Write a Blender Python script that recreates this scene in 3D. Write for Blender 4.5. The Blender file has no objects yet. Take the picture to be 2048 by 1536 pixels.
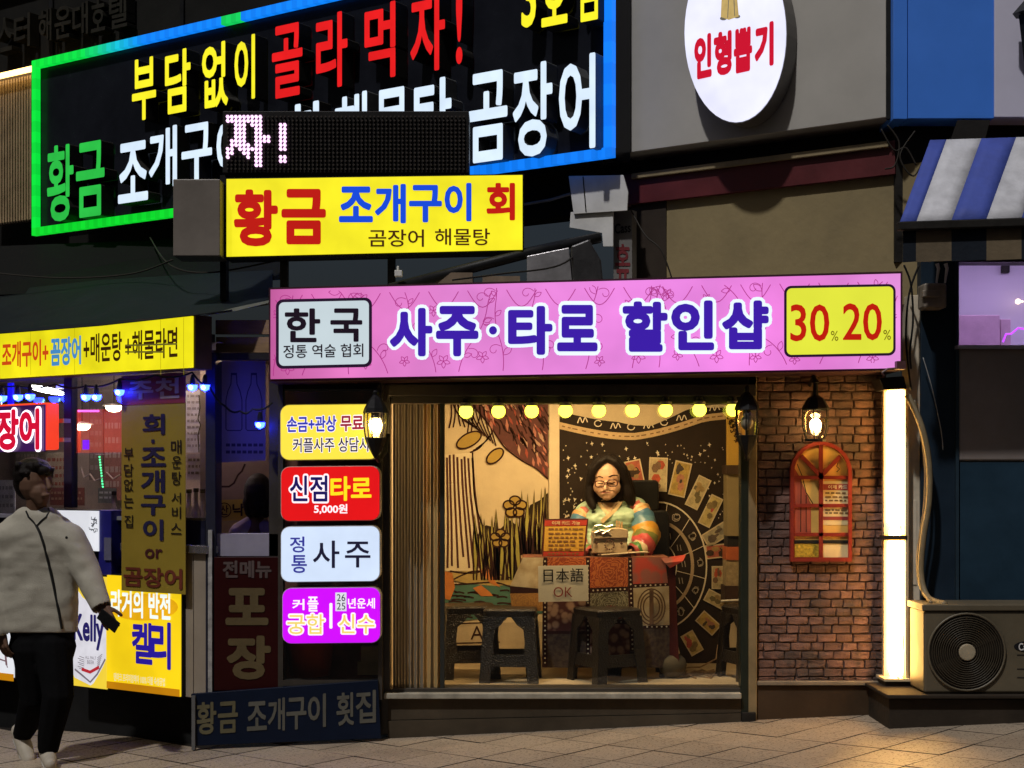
import bpy, bmesh, math, random
from mathutils import Vector, Matrix, Euler, geometry, noise
from mathutils.bvhtree import BVHTree
R = math.radians
rnd = random.Random(7)
SC = bpy.context.scene
COL = SC.collection

# ------------------------------------------------------------------ camera, sky, light
F = 3000.0                      # focal length in photograph pixels (2048 wide)
CAMZ = 1.5
cam = bpy.data.cameras.new('camera')
cam.sensor_width = 36.0
cam.lens = 36.0 * F / 2048
cam.shift_y = (960 - 768) / 2048
cam.clip_start = 0.1
cam.clip_end = 400
camo = bpy.data.objects.new('camera', cam)
COL.objects.link(camo)
camo.location = (0, 0, CAMZ)
camo.rotation_euler = (R(90), 0, 0)
SC.camera = camo

SUN = Vector((0.36, 0.62, -1.1)).normalized()      # street light falls from the upper left behind the camera
w = bpy.data.worlds.new('World')
SC.world = w
w.use_nodes = True
wn = w.node_tree
bg = wn.nodes['Background']
sky = wn.nodes.new('ShaderNodeTexSky')
sky.sky_type = 'NISHITA'
sky.sun_disc = False
sky.sun_elevation = math.asin(-SUN.z)
sky.sun_rotation = math.atan2(-SUN.x, -SUN.y)
sky.dust_density = 6.0
sky.ozone_density = 0.5
wn.links.new(sky.outputs[0], bg.inputs[0])
bg.inputs[1].default_value = 0.011
sl = bpy.data.lights.new('sun', 'SUN')
sl.energy = 2.0
sl.angle = R(2.0)
sl.color = (1.0, 0.98, 0.95)
so = bpy.data.objects.new('sun', sl)
COL.objects.link(so)
so.rotation_euler = SUN.to_track_quat('-Z', 'Y').to_euler()

vs = SC.view_settings
vs.view_transform = 'Standard'
vs.look = 'None'
vs.exposure = 0.0
vs.gamma = 1.0
vs.use_curve_mapping = False
cy = SC.cycles
cy.use_denoising = True
cy.max_bounces = 7
cy.diffuse_bounces = 3
cy.glossy_bounces = 3
cy.transparent_max_bounces = 12
cy.sample_clamp_indirect = 4.0
cy.caustics_reflective = False
cy.caustics_refractive = False

# ------------------------------------------------------------------ geometry helpers
def P(px, py, Y):
    return Vector(((px - 1024) / F * Y, Y, CAMZ + (960 - py) / F * Y))

class Pl:
    """an upright plane: passes (Xc, Yc) and recedes r metres per metre to the left"""
    def __init__(s, Yc, Xc=0.0, r=0.0):
        s.Yc, s.Xc, s.r = Yc, Xc, r
        L = math.hypot(r, 1)
        s.n = Vector((-r / L, -1 / L, 0))
    def Y(s, px):
        a = (px - 1024) / F
        return (s.Yc + s.r * s.Xc) / (1 + s.r * a)
    def at(s, px, py):
        return P(px, py, s.Y(px))
    def off(s, d):
        return Pl(s.Yc + s.n.y * d, s.Xc + s.n.x * d, s.r)
    def rect(s, x0, yt, yb, x1):
        """upright rectangle; heights read at its left edge -> bl, br, tr, tl"""
        a, b = s.at(x0, yb), s.at(x0, yt)
        c = s.at(x1, 900)
        return [a, Vector((c.x, c.y, a.z)), Vector((c.x, c.y, b.z)), b]
    def q(s, *pts):
        return [s.at(x, y) for x, y in pts]

FY = 8.85                                  # front of the fortune telling booth
BO = Pl(FY)
U = Pl(8.72, (1785 - 1024) / F * 8.72, 0.66)    # upper facade of the corner building
L = Pl(FY, (390 - 1024) / F * FY, 0.70)         # front of the seafood restaurant
def zg(x, y=0):
    return 0.019 + 0.048 * x

class MB:
    def __init__(s):
        s.v, s.f, s.m = [], [], []
    def add(s, vs_, fs, mi=0):
        o = len(s.v)
        s.v += [Vector(v) for v in vs_]
        for f in fs:
            s.f.append([i + o for i in f]); s.m.append(mi)
        return s
    def poly(s, pts, mi=0):
        return s.add(pts, [list(range(len(pts)))], mi)
    def prism(s, pts, n, depth, mi=0, back=True):
        k = len(pts)
        b = [p - n * depth for p in pts]
        fs = [list(range(k))]
        if back: fs.append(list(range(2 * k - 1, k - 1, -1)))
        for i in range(k):
            j = (i + 1) % k
            fs.append([i, i + k, j + k, j])
        return s.add(list(pts) + b, fs, mi)
    def box(s, a, b, mi=0):
        (x0, y0, z0), (x1, y1, z1) = a, b
        v = [(x0, y0, z0), (x1, y0, z0), (x1, y1, z0), (x0, y1, z0), (x0, y0, z1), (x1, y0, z1), (x1, y1, z1), (x0, y1, z1)]
        return s.add(v, [(0, 3, 2, 1), (4, 5, 6, 7), (0, 1, 5, 4), (1, 2, 6, 5), (2, 3, 7, 6), (3, 0, 4, 7)], mi)
    def pbox(s, x0, y0, x1, y1, Ya, Yb, mi=0):
        """box whose front face fills a pixel rectangle at depth Ya"""
        a, b = P(x0, y1, Ya), P(x1, y0, Ya)
        return s.box((a.x, Ya, a.z), (b.x, Yb, b.z), mi)
    def tube(s, pts, r, k=8, mi=0, cap=True):
        pts = [Vector(p) for p in pts]
        rs = r if isinstance(r, (list, tuple)) else [r] * len(pts)
        t = (pts[1] - pts[0]).normalized()
        up = Vector((0, 0, 1)) if abs(t.z) < 0.9 else Vector((0, 1, 0))
        a = t.cross(up).normalized()
        vs_, fs = [], []
        for i, p in enumerate(pts):
            if i == 0: t = (pts[1] - pts[0])
            elif i == len(pts) - 1: t = (pts[-1] - pts[-2])
            else: t = (pts[i + 1] - pts[i - 1])
            t.normalize()
            a = (a - t * a.dot(t)).normalized()
            b = t.cross(a)
            for j in range(k):
                an = 2 * math.pi * j / k
                vs_.append(p + (a * math.cos(an) + b * math.sin(an)) * rs[i])
        for i in range(len(pts) - 1):
            for j in range(k):
                j2 = (j + 1) % k
                fs.append((i * k + j, i * k + j2, (i + 1) * k + j2, (i + 1) * k + j))
        if cap:
            fs.append(tuple(range(k - 1, -1, -1)))
            fs.append(tuple(range((len(pts) - 1) * k, len(pts) * k)))
        return s.add(vs_, fs, mi)
    def lathe(s, prof, c, k=16, mi=0, axis='z'):
        c = Vector(c); vs_, fs = [], []
        for r, h in prof:
            for j in range(k):
                an = 2 * math.pi * j / k
                if axis == 'z': vs_.append(c + Vector((r * math.cos(an), r * math.sin(an), h)))
                elif axis == 'y': vs_.append(c + Vector((r * math.cos(an), h, r * math.sin(an))))
                else: vs_.append(c + Vector((h, r * math.cos(an), r * math.sin(an))))
        n = len(prof)
        for i in range(n - 1):
            for j in range(k):
                j2 = (j + 1) % k
                fs.append((i * k + j, i * k + j2, (i + 1) * k + j2, (i + 1) * k + j))
        fs.append(tuple(range(k - 1, -1, -1)))
        fs.append(tuple(range((n - 1) * k, n * k)))
        return s.add(vs_, fs, mi)
    def ball(s, c, r, k=12, mi=0, sc=(1, 1, 1)):
        n = max(5, k // 2)
        pr = [(max(1e-4, r * math.sin(math.pi * i / n)), -r * math.cos(math.pi * i / n)) for i in range(n + 1)]
        o = len(s.v)
        s.lathe(pr, (0, 0, 0), k, mi)
        c = Vector(c)
        for i in range(o, len(s.v)):
            v = s.v[i]
            s.v[i] = Vector((v.x * sc[0], v.y * sc[1], v.z * sc[2])) + c
        return s
    def stroke(s, pts, n, wd, mi=0, lift=0.0):
        """flat printed line of width wd along points lying in a plane of normal n"""
        pts = [Vector(p) + n * lift for p in pts]
        vs_, fs = [], []
        for i, p in enumerate(pts):
            t = pts[min(i + 1, len(pts) - 1)] - pts[max(i - 1, 0)]
            if t.length < 1e-9: t = Vector((1, 0, 0))
            t.normalize()
            sd = n.cross(t) * wd * 0.5
            vs_ += [p - sd, p + sd]
        for i in range(len(pts) - 1):
            fs.append((2 * i, 2 * i + 2, 2 * i + 3, 2 * i + 1))
        return s.add(vs_, fs, mi)
    def build(s, name, mat, parent=None, smooth=False, bevel=0.0, origin=None, kind=None):
        if origin is None:
            origin = parent_loc(parent) if parent else s.base()
        origin = Vector(origin)
        me = bpy.data.meshes.new(name)
        me.from_pydata([tuple(v - origin) for v in s.v], [], s.f)
        mats = mat if isinstance(mat, (list, tuple)) else [mat]
        for m_ in mats: me.materials.append(m_)
        for p, mi in zip(me.polygons, s.m):
            p.material_index = mi
            p.use_smooth = smooth
        me.update()
        o = bpy.data.objects.new(name, me)
        COL.objects.link(o)
        if parent is not None:
            o.parent = parent
            o.location = origin - parent_loc(parent)
        else:
            o.location = origin
        if bevel:
            b = o.modifiers.new('bevel', 'BEVEL'); b.width = bevel; b.segments = 2; b.limit_method = 'ANGLE'
        if kind: o['kind'] = kind
        return o
    def base(s):
        xs = [v.x for v in s.v]; ys = [v.y for v in s.v]; zs = [v.z for v in s.v]
        return Vector(((min(xs) + max(xs)) / 2, (min(ys) + max(ys)) / 2, min(zs)))

def parent_loc(o):
    v = Vector((0, 0, 0))
    while o is not None:
        v = v + Vector(o.location); o = o.parent
    return v

def tag(o, label=None, cat=None, group=None, kind=None):
    if label: o['label'] = label
    if cat: o['category'] = cat
    if group: o['group'] = group
    if kind: o['kind'] = kind
    return o
def thing(name, label, cat, loc, group=None):
    o = bpy.data.objects.new(name, None)
    o.empty_display_size = 0.1
    COL.objects.link(o)
    o.location = loc
    return tag(o, label, cat, group)
def dup(root, loc, label=None):
    r = root.copy(); COL.objects.link(r); r.location = loc
    if label: r['label'] = label
    def rec(a, b):
        for ch in [c for c in a.children]:
            d = ch.copy(); COL.objects.link(d); d.parent = b
            rec(ch, d)
    rec(root, r)
    return r
def newthing(name, label, cat, mb, mat, group=None, **kw):
    return tag(mb.build(name, mat, **kw), label, cat, group)

# ---- lettering: the built-in font, filled and mapped on to a flat quad
_tc = {}
def _fontmesh(s, off):
    key = (s, 'raw', off)
    if key in _tc: return _tc[key]
    c = bpy.data.curves.new('lettering', 'FONT')
    c.body = s; c.offset = off; c.resolution_u = 3
    o = bpy.data.objects.new('lettering', c)
    COL.objects.link(o)
    dg = bpy.context.evaluated_depsgraph_get()
    me = bpy.data.meshes.new_from_object(o.evaluated_get(dg))
    vv = [(v.co.x, v.co.y) for v in me.vertices]
    ff = [list(p.vertices) for p in me.polygons]
    bpy.data.meshes.remove(me); bpy.data.objects.remove(o); bpy.data.curves.remove(c)
    mp, nv, idx = {}, [], []
    for x, y in vv:
        k = (round(x, 5), round(y, 5))
        if k not in mp: mp[k] = len(nv); nv.append((x, y))
        idx.append(mp[k])
    ff = [[idx[i] for i in f] for f in ff]
    ff = [f for f in ff if len(set(f)) == len(f)]
    _tc[key] = (nv, ff)
    return _tc[key]
def glyphs(s, bold):
    """filled outline of s; bold > 0 fattens it with round joins (union by constrained Delaunay)"""
    key = (s, round(bold, 4))
    if key in _tc: return _tc[key]
    nv, ff = _fontmesh(s, min(0.0, bold))
    if bold > 0.0005:
        es = {}
        for f in ff:
            for i in range(len(f)): es[(f[i], f[(i + 1) % len(f)])] = 1
        V = [Vector(v) for v in nv]; FF = [list(f) for f in ff]
        def area(f): return sum(V[f[i]].x * V[f[(i + 1) % len(f)]].y - V[f[(i + 1) % len(f)]].x * V[f[i]].y for i in range(len(f)))
        used = set()
        for (i, j) in list(es):
            if (j, i) in es: continue
            a, b = V[i], V[j]; d = b - a
            if d.length < 1e-6: continue
            nn = Vector((-d.y, d.x)).normalized() * bold
            k = len(V); V += [a - nn, b - nn, b + nn, a + nn]; FF.append([k, k + 1, k + 2, k + 3])
            for q_ in (i, j):
                if q_ in used: continue
                used.add(q_); k = len(V)
                V += [V[q_] + Vector((math.cos(t * math.pi / 4 + .39), math.sin(t * math.pi / 4 + .39))) * bold for t in range(8)]
                FF.append(list(range(k, k + 8)))
        FF = [f if area(f) > 0 else f[::-1] for f in FF if abs(area(f)) > 1e-6]
        rv_ = geometry.delaunay_2d_cdt(V, [], FF, 0, 1e-5, True)
        nv = [(v.x, v.y) for v in rv_[0]]; ff = [list(f) for f, of in zip(rv_[2], rv_[5]) if of]
        keep = sorted({i for f in ff for i in f}); mp = {i: k for k, i in enumerate(keep)}
        nv = [nv[i] for i in keep]; ff = [[mp[i] for i in f] for f in ff]
        mid = [sum(nv[i][0] * nv[(j)][1] - nv[j][0] * nv[i][1] for i, j in zip(f, f[1:] + f[:1])) for f in ff]
        ff = [f if m > 0 else f[::-1] for f, m in zip(ff, mid)]
    xs = [v[0] for v in nv]; ys = [v[1] for v in nv]
    _tc[key] = (nv, ff, (min(xs), max(xs), min(ys), max(ys)))
    return _tc[key]
def text(mb, s, quad, n, lift=0.004, depth=0.0, bold=0.0, grow=0.0, mi=0, mi_side=None):
    """quad = bl, br, tr, tl; the glyph box of s (at weight bold) fills it; grow fattens beyond that"""
    _, _, (a, b, c, d) = glyphs(s, bold)
    nv, ff, _ = glyphs(s, bold + grow)
    bl, br, tr, tl = quad
    o = len(mb.v)
    for x, y in nv:
        u = (x - a) / max(1e-6, b - a); v = (y - c) / max(1e-6, d - c)
        p = (bl * (1 - u) + br * u) * (1 - v) + (tl * (1 - u) + tr * u) * v
        mb.v.append(p + n * (lift + depth))
    edges = {}
    for f in ff:
        mb.f.append([i + o for i in f]); mb.m.append(mi)
        for i in range(len(f)):
            e = (f[i], f[(i + 1) % len(f)])
            edges[e] = edges.get(e, 0) + 1
    if depth > 0:
        o2 = len(mb.v)
        for i in range(len(nv)): mb.v.append(mb.v[o + i] - n * depth)
        for (i, j) in edges:
            if (j, i) not in edges:
                mb.f.append([o + i, o2 + i, o2 + j, o + j]); mb.m.append(mi if mi_side is None else mi_side)
    return mb
def px4(pl, x0, y0, x1, y1, dl=0.0):
    """pixel box on a plane, dl = how much the right edge sits higher than the left"""
    return pl.q((x0, y1), (x1, y1 - dl), (x1, y0 - dl), (x0, y0))
def rrect(pl, x0, y0, x1, y1, r, dl=0.0, k=5):
    pts = []
    for cx, cy_, a0 in ((x1 - r, y1 - r, 0), (x0 + r, y1 - r, 90), (x0 + r, y0 + r, 180), (x1 - r, y0 + r, 270)):
        for i in range(k + 1):
            a = R(a0 + 90 * i / k)
            x, y = cx + r * math.cos(a), cy_ + r * math.sin(a)
            pts.append(pl.at(x, y - dl * (x - x0) / (x1 - x0)))
    return pts[::-1]
def ell(pl, cx, cy_, rx, ry, k=20, rot=0.0):
    o = []
    for i in range(k):
        a = -2 * math.pi * i / k
        x, y = rx * math.cos(a), ry * math.sin(a)
        c, s_ = math.cos(rot), math.sin(rot)
        o.append(pl.at(cx + x * c - y * s_, cy_ + x * s_ + y * c))
    return o

# ------------------------------------------------------------------ materials
def lin(c):
    return tuple(((v / 255) / 12.92 if v / 255 <= 0.04045 else ((v / 255 + 0.055) / 1.055) ** 2.4) for v in c)
_mc = {}
def nodes(name):
    m = bpy.data.materials.new(name); m.use_nodes = True
    nt = m.node_tree
    return m, nt, nt.nodes['Principled BSDF']
def M(name, rgb, rough=0.6, var=0.2, scale=6.0, bump=0.15, metal=0.0, rand=0.0, bscale=None, spec=None, stretch=None):
    """painted / cloth / stone: two noises for tone and wear, bump for grain, optional per-object tone"""
    if ('M', name) in _mc: return _mc['M', name]
    m, nt, b = nodes(name)
    N = nt.nodes.new; lk = nt.links.new
    tc = N('ShaderNodeTexCoord'); src = tc.outputs['Object']
    if stretch:
        mp = N('ShaderNodeMapping'); mp.inputs['Scale'].default_value = stretch
        lk(src, mp.inputs[0]); src = mp.outputs[0]
    n1 = N('ShaderNodeTexNoise'); n1.inputs['Scale'].default_value = scale; n1.inputs['Detail'].default_value = 6; n1.inputs['Roughness'].default_value = 0.65
    lk(src, n1.inputs['Vector'])
    mr = N('ShaderNodeMapRange'); mr.inputs[1].default_value = 0.3; mr.inputs[2].default_value = 0.7
    mr.inputs[3].default_value = 1 - var; mr.inputs[4].default_value = 1 + var
    lk(n1.outputs['Fac'], mr.inputs[0])
    fac = mr.outputs[0]
    if rand:
        oi = N('ShaderNodeObjectInfo')
        m2 = N('ShaderNodeMapRange'); m2.inputs[3].default_value = 1 - rand; m2.inputs[4].default_value = 1 + rand
        lk(oi.outputs['Random'], m2.inputs[0])
        mu = N('ShaderNodeMath'); mu.operation = 'MULTIPLY'
        lk(fac, mu.inputs[0]); lk(m2.outputs[0], mu.inputs[1]); fac = mu.outputs[0]
    vm = N('ShaderNodeVectorMath'); vm.operation = 'SCALE'
    vm.inputs[0].default_value = rgb
    lk(fac, vm.inputs['Scale'])
    lk(vm.outputs[0], b.inputs['Base Color'])
    b.inputs['Metallic'].default_value = metal
    if spec is None and metal == 0 and max(rgb) < 0.06: spec = 0.15
    if spec is not None: b.inputs['Specular IOR Level'].default_value = spec
    m3 = N('ShaderNodeMapRange'); m3.inputs[3].default_value = max(0.05, rough - 0.12); m3.inputs[4].default_value = min(1, rough + 0.12)
    lk(n1.outputs['Fac'], m3.inputs[0]); lk(m3.outputs[0], b.inputs['Roughness'])
    if bump:
        n2 = N('ShaderNodeTexNoise'); n2.inputs['Scale'].default_value = bscale or scale * 9; n2.inputs['Detail'].default_value = 4
        lk(src, n2.inputs['Vector'])
        bu = N('ShaderNodeBump'); bu.inputs['Strength'].default_value = bump; bu.inputs['Distance'].default_value = 0.01
        lk(n2.outputs['Fac'], bu.inputs['Height']); lk(bu.outputs[0], b.inputs['Normal'])
    _mc['M', name] = m
    return m
def E(name, rgb, strength=1.0, var=0.08, scale=2.5):
    """back-lit acrylic or a lamp: glows with slight unevenness of the tubes behind it"""
    if ('E', name) in _mc: return _mc['E', name]
    m, nt, b = nodes(name)
    N = nt.nodes.new; lk = nt.links.new
    c = lin(rgb)
    b.inputs['Base Color'].default_value = (*[v * 0.25 for v in c], 1)
    b.inputs['Roughness'].default_value = 0.35
    b.inputs['Emission Color'].default_value = (*c, 1)
    if var:
        tc = N('ShaderNodeTexCoord')
        n1 = N('ShaderNodeTexNoise'); n1.inputs['Scale'].default_value = scale; n1.inputs['Detail'].default_value = 3
        lk(tc.outputs['Object'], n1.inputs['Vector'])
        mr = N('ShaderNodeMapRange'); mr.inputs[1].default_value = 0.3; mr.inputs[2].default_value = 0.7
        mr.inputs[3].default_value = strength * (1 - var); mr.inputs[4].default_value = strength * (1 + var)
        lk(n1.outputs['Fac'], mr.inputs[0]); lk(mr.outputs[0], b.inputs['Emission Strength'])
    else:
        b.inputs['Emission Strength'].default_value = strength
    _mc['E', name] = m
    return m
def glass_mat(name, tint=(1, 1, 1), refl=0.08, rough=0.02):
    m = bpy.data.materials.new(name); m.use_nodes = True
    nt = m.node_tree; nt.nodes.clear()
    out = nt.nodes.new('ShaderNodeOutputMaterial'); mix = nt.nodes.new('ShaderNodeMixShader')
    t = nt.nodes.new('ShaderNodeBsdfTransparent'); t.inputs[0].default_value = (*tint, 1)
    g = nt.nodes.new('ShaderNodeBsdfGlossy'); g.inputs['Roughness'].default_value = rough
    lw = nt.nodes.new('ShaderNodeLayerWeight'); lw.inputs[0].default_value = 0.25
    mr = nt.nodes.new('ShaderNodeMapRange'); mr.inputs[3].default_value = refl; mr.inputs[4].default_value = 0.7
    nt.links.new(lw.outputs['Facing'], mr.inputs[0]); nt.links.new(mr.outputs[0], mix.inputs[0])
    nt.links.new(t.outputs[0], mix.inputs[1]); nt.links.new(g.outputs[0], mix.inputs[2]); nt.links.new(mix.outputs[0], out.inputs[0])
    return m
GLASS = glass_mat('window glass', (0.93, 0.95, 0.95), 0.04)
LGLASS = glass_mat('lantern glass', (1.0, 0.96, 0.88), 0.10)
BLACK = M('black painted metal', (0.012, 0.012, 0.013), 0.45, 0.3, 8, 0.1)
DARK = M('dark grimy metal', (0.02, 0.018, 0.016), 0.55, 0.4, 5, 0.2)
GREYM = M('grey sheet metal', (0.22, 0.21, 0.20), 0.5, 0.25, 4, 0.1)
BROWNM = M('brown bronze aluminium', (0.075, 0.062, 0.048), 0.42, 0.25, 5, 0.08, metal=0.4)
WHITEP = M('white painted sheet', (0.62, 0.61, 0.60), 0.5, 0.15, 4, 0.08)
CREAM = M('cream painted timber', (0.58, 0.50, 0.38), 0.6, 0.2, 5, 0.15)
CABLE = M('black rubber cable', (0.012, 0.012, 0.012), 0.55, 0.2, 20, 0.05)
SOCKET = M('grey bulb socket', (0.25, 0.22, 0.2), 0.5, 0.1, 10, 0.05)

# ------------------------------------------------------------------ the pavement
def tile_mat():
    m = M('beige granite paver', (0.35, 0.28, 0.21), 0.29, 0.12, 60, 0.4, rand=0.10, bscale=240)
    nt = m.node_tree; b = nt.nodes['Principled BSDF']; N = nt.nodes.new; lk = nt.links.new
    src = b.inputs['Base Color'].links[0].from_socket
    ge = N('ShaderNodeNewGeometry'); n = N('ShaderNodeTexNoise'); n.inputs['Scale'].default_value = 1.6; n.inputs['Detail'].default_value = 8; n.inputs['Roughness'].default_value = 0.72
    lk(ge.outputs['Position'], n.inputs['Vector'])
    r = N('ShaderNodeMapRange'); r.inputs[1].default_value = 0.5; r.inputs[2].default_value = 0.75; r.inputs[4].default_value = 0.6
    lk(n.outputs['Fac'], r.inputs[0])
    v = N('ShaderNodeTexVoronoi'); v.inputs['Scale'].default_value = 7.0; lk(ge.outputs['Position'], v.inputs['Vector'])
    r2 = N('ShaderNodeMapRange'); r2.inputs[1].default_value = 0.05; r2.inputs[2].default_value = 0.085; r2.inputs[3].default_value = 0.55; r2.inputs[4].default_value = 0.0
    lk(v.outputs['Distance'], r2.inputs[0])
    ad = N('ShaderNodeMath'); ad.operation = 'MAXIMUM'; lk(r.outputs[0], ad.inputs[0]); lk(r2.outputs[0], ad.inputs[1])
    mx = N('ShaderNodeMix'); mx.data_type = 'RGBA'
    lk(ad.outputs[0], mx.inputs['Factor']); lk(src, mx.inputs[6]); mx.inputs[7].default_value = (0.12, 0.095, 0.075, 1)
    lk(mx.outputs[2], b.inputs['Base Color'])
    return m
TILE = tile_mat()
PAVE = M('dark paving joint', (0.014, 0.011, 0.009), 0.9, 0.3, 12, 0.3)
mb = MB()
xs = [-60, -8, 8, 60]; ys = [-40, 6, 12, 60]
vs_ = [(x, y, zg(max(-9, min(9, x))) - 0.012) for y in ys for x in xs]
mb.add(vs_, [(j * 4 + i, j * 4 + i + 1, j * 4 + i + 5, j * 4 + i + 4) for j in range(3) for i in range(3)])
pave = tag(mb.build('pavement', PAVE, origin=(0, 0, 0)), kind='structure')
TS = 0.33
tile_me = None
cnt = 0
for i in range(-40, 60):
    for j in range(-40, 60):
        ang = R(44)
        u, v = (i + 0.5 * 0) * TS, (j + 0.37) * TS
        x = u * math.cos(ang) - v * math.sin(ang)
        y = u * math.sin(ang) + v * math.cos(ang)
        if not 6.7 < y < 10.2: continue
        px = 1024 + F * x / y
        if not -70 < px < 2118: continue
        # stops at the shop fronts
        lim = FY + 0.12 if px > 390 else L.Y(px) + 0.15
        if y > lim: continue
        py = 960 + F * (CAMZ - zg(x)) / y
        if py > 1680: continue
        if tile_me is None:
            t = MB(); h = TS / 2 - 0.0028
            cs = [(-h, -h), (h, -h), (h, h), (-h, h)]
            def rt(a, b, z):
                X = a * math.cos(ang) - b * math.sin(ang); Y_ = a * math.sin(ang) + b * math.cos(ang)
                return Vector((X, Y_, z + 0.048 * X))
            e = 0.002
            top = [rt(a * (1 - e / h), b * (1 - e / h), 0) for a, b in cs]
            sd = [rt(a, b, -0.003) for a, b in cs]
            bt = [rt(a, b, -0.02) for a, b in cs]
            t.add(top + sd + bt, [(0, 1, 2, 3)] + [(4 + k, 4 + (k + 1) % 4, (k + 1) % 4, k) for k in range(4)] + [(8 + k, 8 + (k + 1) % 4, 4 + (k + 1) % 4, 4 + k) for k in range(4)])
            t.m[1:] = [1] * (len(t.m) - 1)          # joint sides are caked with dark dirt
            o = t.build('paving_tile', [TILE, PAVE], pave, origin=(0, 0, 0))
            tile_me = o.data
        else:
            o = bpy.data.objects.new('paving_tile', tile_me); COL.objects.link(o); o.parent = pave
        o.location = (x, y, zg(x) + rnd.uniform(-0.0012, 0.0012))
        o.rotation_euler = (rnd.uniform(-0.004, 0.004), rnd.uniform(-0.004, 0.004), 0)
        cnt += 1
# far ground and night backdrop behind the houses
# ------------------------------------------------------------------ corner building (upper floors)
WALLG = M('grey composite cladding', (0.41, 0.39, 0.36), 0.5, 0.12, 1.2, 0.03)
WALLD = M('dark stone facade', (0.009, 0.0085, 0.0075), 0.8, 0.4, 2, 0.2)
BEIGE = M('stained beige plaster', (0.24, 0.185, 0.09), 0.85, 0.18, 2.2, 0.25)
REDB = M('dark red signboard band', (0.085, 0.007, 0.010), 0.5, 0.3, 3, 0.1)
bld = thing('corner_building', 'corner building with grey cladding, beige lower wall and dark stone floors behind the signs', 'building', U.at(1785, 600))
def zat(pl, px, py): return pl.at(px, py).z
# grey cladding
q = U.rect(1236, -350, 308, 1772)
MB().prism(q, U.n, 0.25).build('cladding', WALLG, bld, bevel=0.004)
MB().prism(U.off(0.004).rect(1772, -350, 238, 1786), U.n, 0.25).build('corner_trim', BLACK, bld)
MB().prism(U.off(-0.25).rect(1225, 240, 400, 1800), U.n, 0.2).build('soffit', DARK, bld)
MB().prism(U.off(-0.12).rect(1246, 350, 410, 1790), U.n, 0.1).build('red_band', REDB, bld)
MB().prism(U.off(-0.09).rect(1262, 347, 358, 1776), U.n, 0.025).build('light_bar', M('tan steel bar', (0.26, 0.2, 0.11), 0.5, 0.2, 8, 0.1), bld, bevel=0.004)
MB().prism(U.off(-0.16).rect(1332, 385, 640, 1846), U.n, 0.2).build('wall', BEIGE, bld)
MB().prism(U.off(-0.15).rect(1262, 400, 640, 1332), U.n, 0.2).build('service_door', M('dark brown door', (0.035, 0.026, 0.02), 0.6, 0.3, 3, 0.1), bld, bevel=0.004)
q = U.off(-0.35).rect(-700, -300, 640, 1262)
MB().prism(q, U.n, 0.2).build('stone_wall', WALLD, bld)
for px_ in (98, 360, 655, 900):                    # vertical joints and ledges of the stone floor
    MB().prism(U.off(-0.33).rect(px_, -300, 180, px_ + 7), U.n, 0.03).build('pilaster', BLACK, bld)
MB().prism(U.off(-0.25).rect(-200, 20, 32, 300), U.n, 0.1).build('ledge', DARK, bld)
# hidden lower part behind the booth roof so that nothing is open to the street
# hotel name in dark metal letters
hot = thing('hotel_sign', 'dark unlit metal hotel lettering on the stone wall at the top left', 'sign', U.off(-0.3).at(140, 100))
hm = MB()
for ch, x0, x1, yt, yb in (('스', 12, 42, 44, 112), ('터', 46, 78, 38, 104), ('해', 95, 121, 27, 92), ('운', 127, 160, 22, 86), ('대', 163, 194, 15, 80), ('호', 200, 228, 9, 72), ('텔', 236, 272, 2, 66)):
    g = MB(); text(g, ch, U.off(-0.33).rect(x0, yt, yb, x1), U.n, 0.0, 0.10, 0.015)
    g.build('letter', M('dull bronze letter', (0.022, 0.02, 0.016), 0.5, 0.3, 8, 0.1), hot)
# ribbed timber screen lit from above, far left
scr = thing('ribbed_screen', 'ribbed brown screen wall washed by a golden strip light, left of the green LED frame', 'wall panel', U.at(40, 440))
mbr = MB()
pl = U.off(0.02)
k = 0
x = -60
while x < 74:
    mbr.prism(pl.rect(x, 163 - (x + 0) * 0.21, 446 - x * 0.13, x + 3.2), U.n, 0.04)
    x += 5.4
mbr.build('rib', M('brown timber ribs', (0.30, 0.21, 0.12), 0.5, 0.25, 5, 0.1), scr, kind='stuff')
MB().prism(U.rect(-60, 170, 458, 76), U.n, 0.05).build('backing', M('brown timber', (0.06, 0.042, 0.025), 0.6, 0.3, 5, 0.1), scr)
MB().prism(U.off(0.10).rect(-60, 160, 169, 74), U.n, 0.03).build('strip_light', E('golden strip', (255, 205, 120), 5.0, 0.05), scr)

# ------------------------------------------------------------------ the big LED framed sign
BS = U.off(0.22)
big = thing('framed_sign', 'huge black sign of coloured channel letters inside a green to blue LED frame', 'sign', BS.at(650, 420))
MB().prism(BS.rect(78, 128, 470, 1230), BS.n, 0.2).build('board', M('black gloss board', (0.010, 0.011, 0.016), 0.25, 0.3, 3, 0.03), big)
LEDC = []
def ledmat(c, s): return E('led %d %d %d' % c, c, s, 0.0)
def led_color(t):
    stops = [(0, (10, 225, 60)), (0.10, (10, 220, 70)), (0.14, (20, 205, 130)), (0.18, (20, 190, 215)), (0.24, (15, 130, 250)), (1.0, (15, 125, 255))]
    if 0.385 < t < 0.42: return (20, 205, 90)
    for (a, ca), (b, cb) in zip(stops, stops[1:]):
        if a <= t <= b:
            k_ = round((t - a) / (b - a) * 6) / 6
            return tuple(int(round((ca[i] * (1 - k_) + cb[i] * k_) / 5) * 5) for i in range(3))
    return stops[-1][1]
tl = BS.at(75, 125); bl_ = BS.at(75, 473); c_ = BS.at(1233, 900)
ex = (Vector((c_.x, c_.y, 0)) - Vector((tl.x, tl.y, 0))); W_ = ex.length; ex.normalize()
H_ = tl.z - bl_.z
BWD = 0.062
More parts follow.
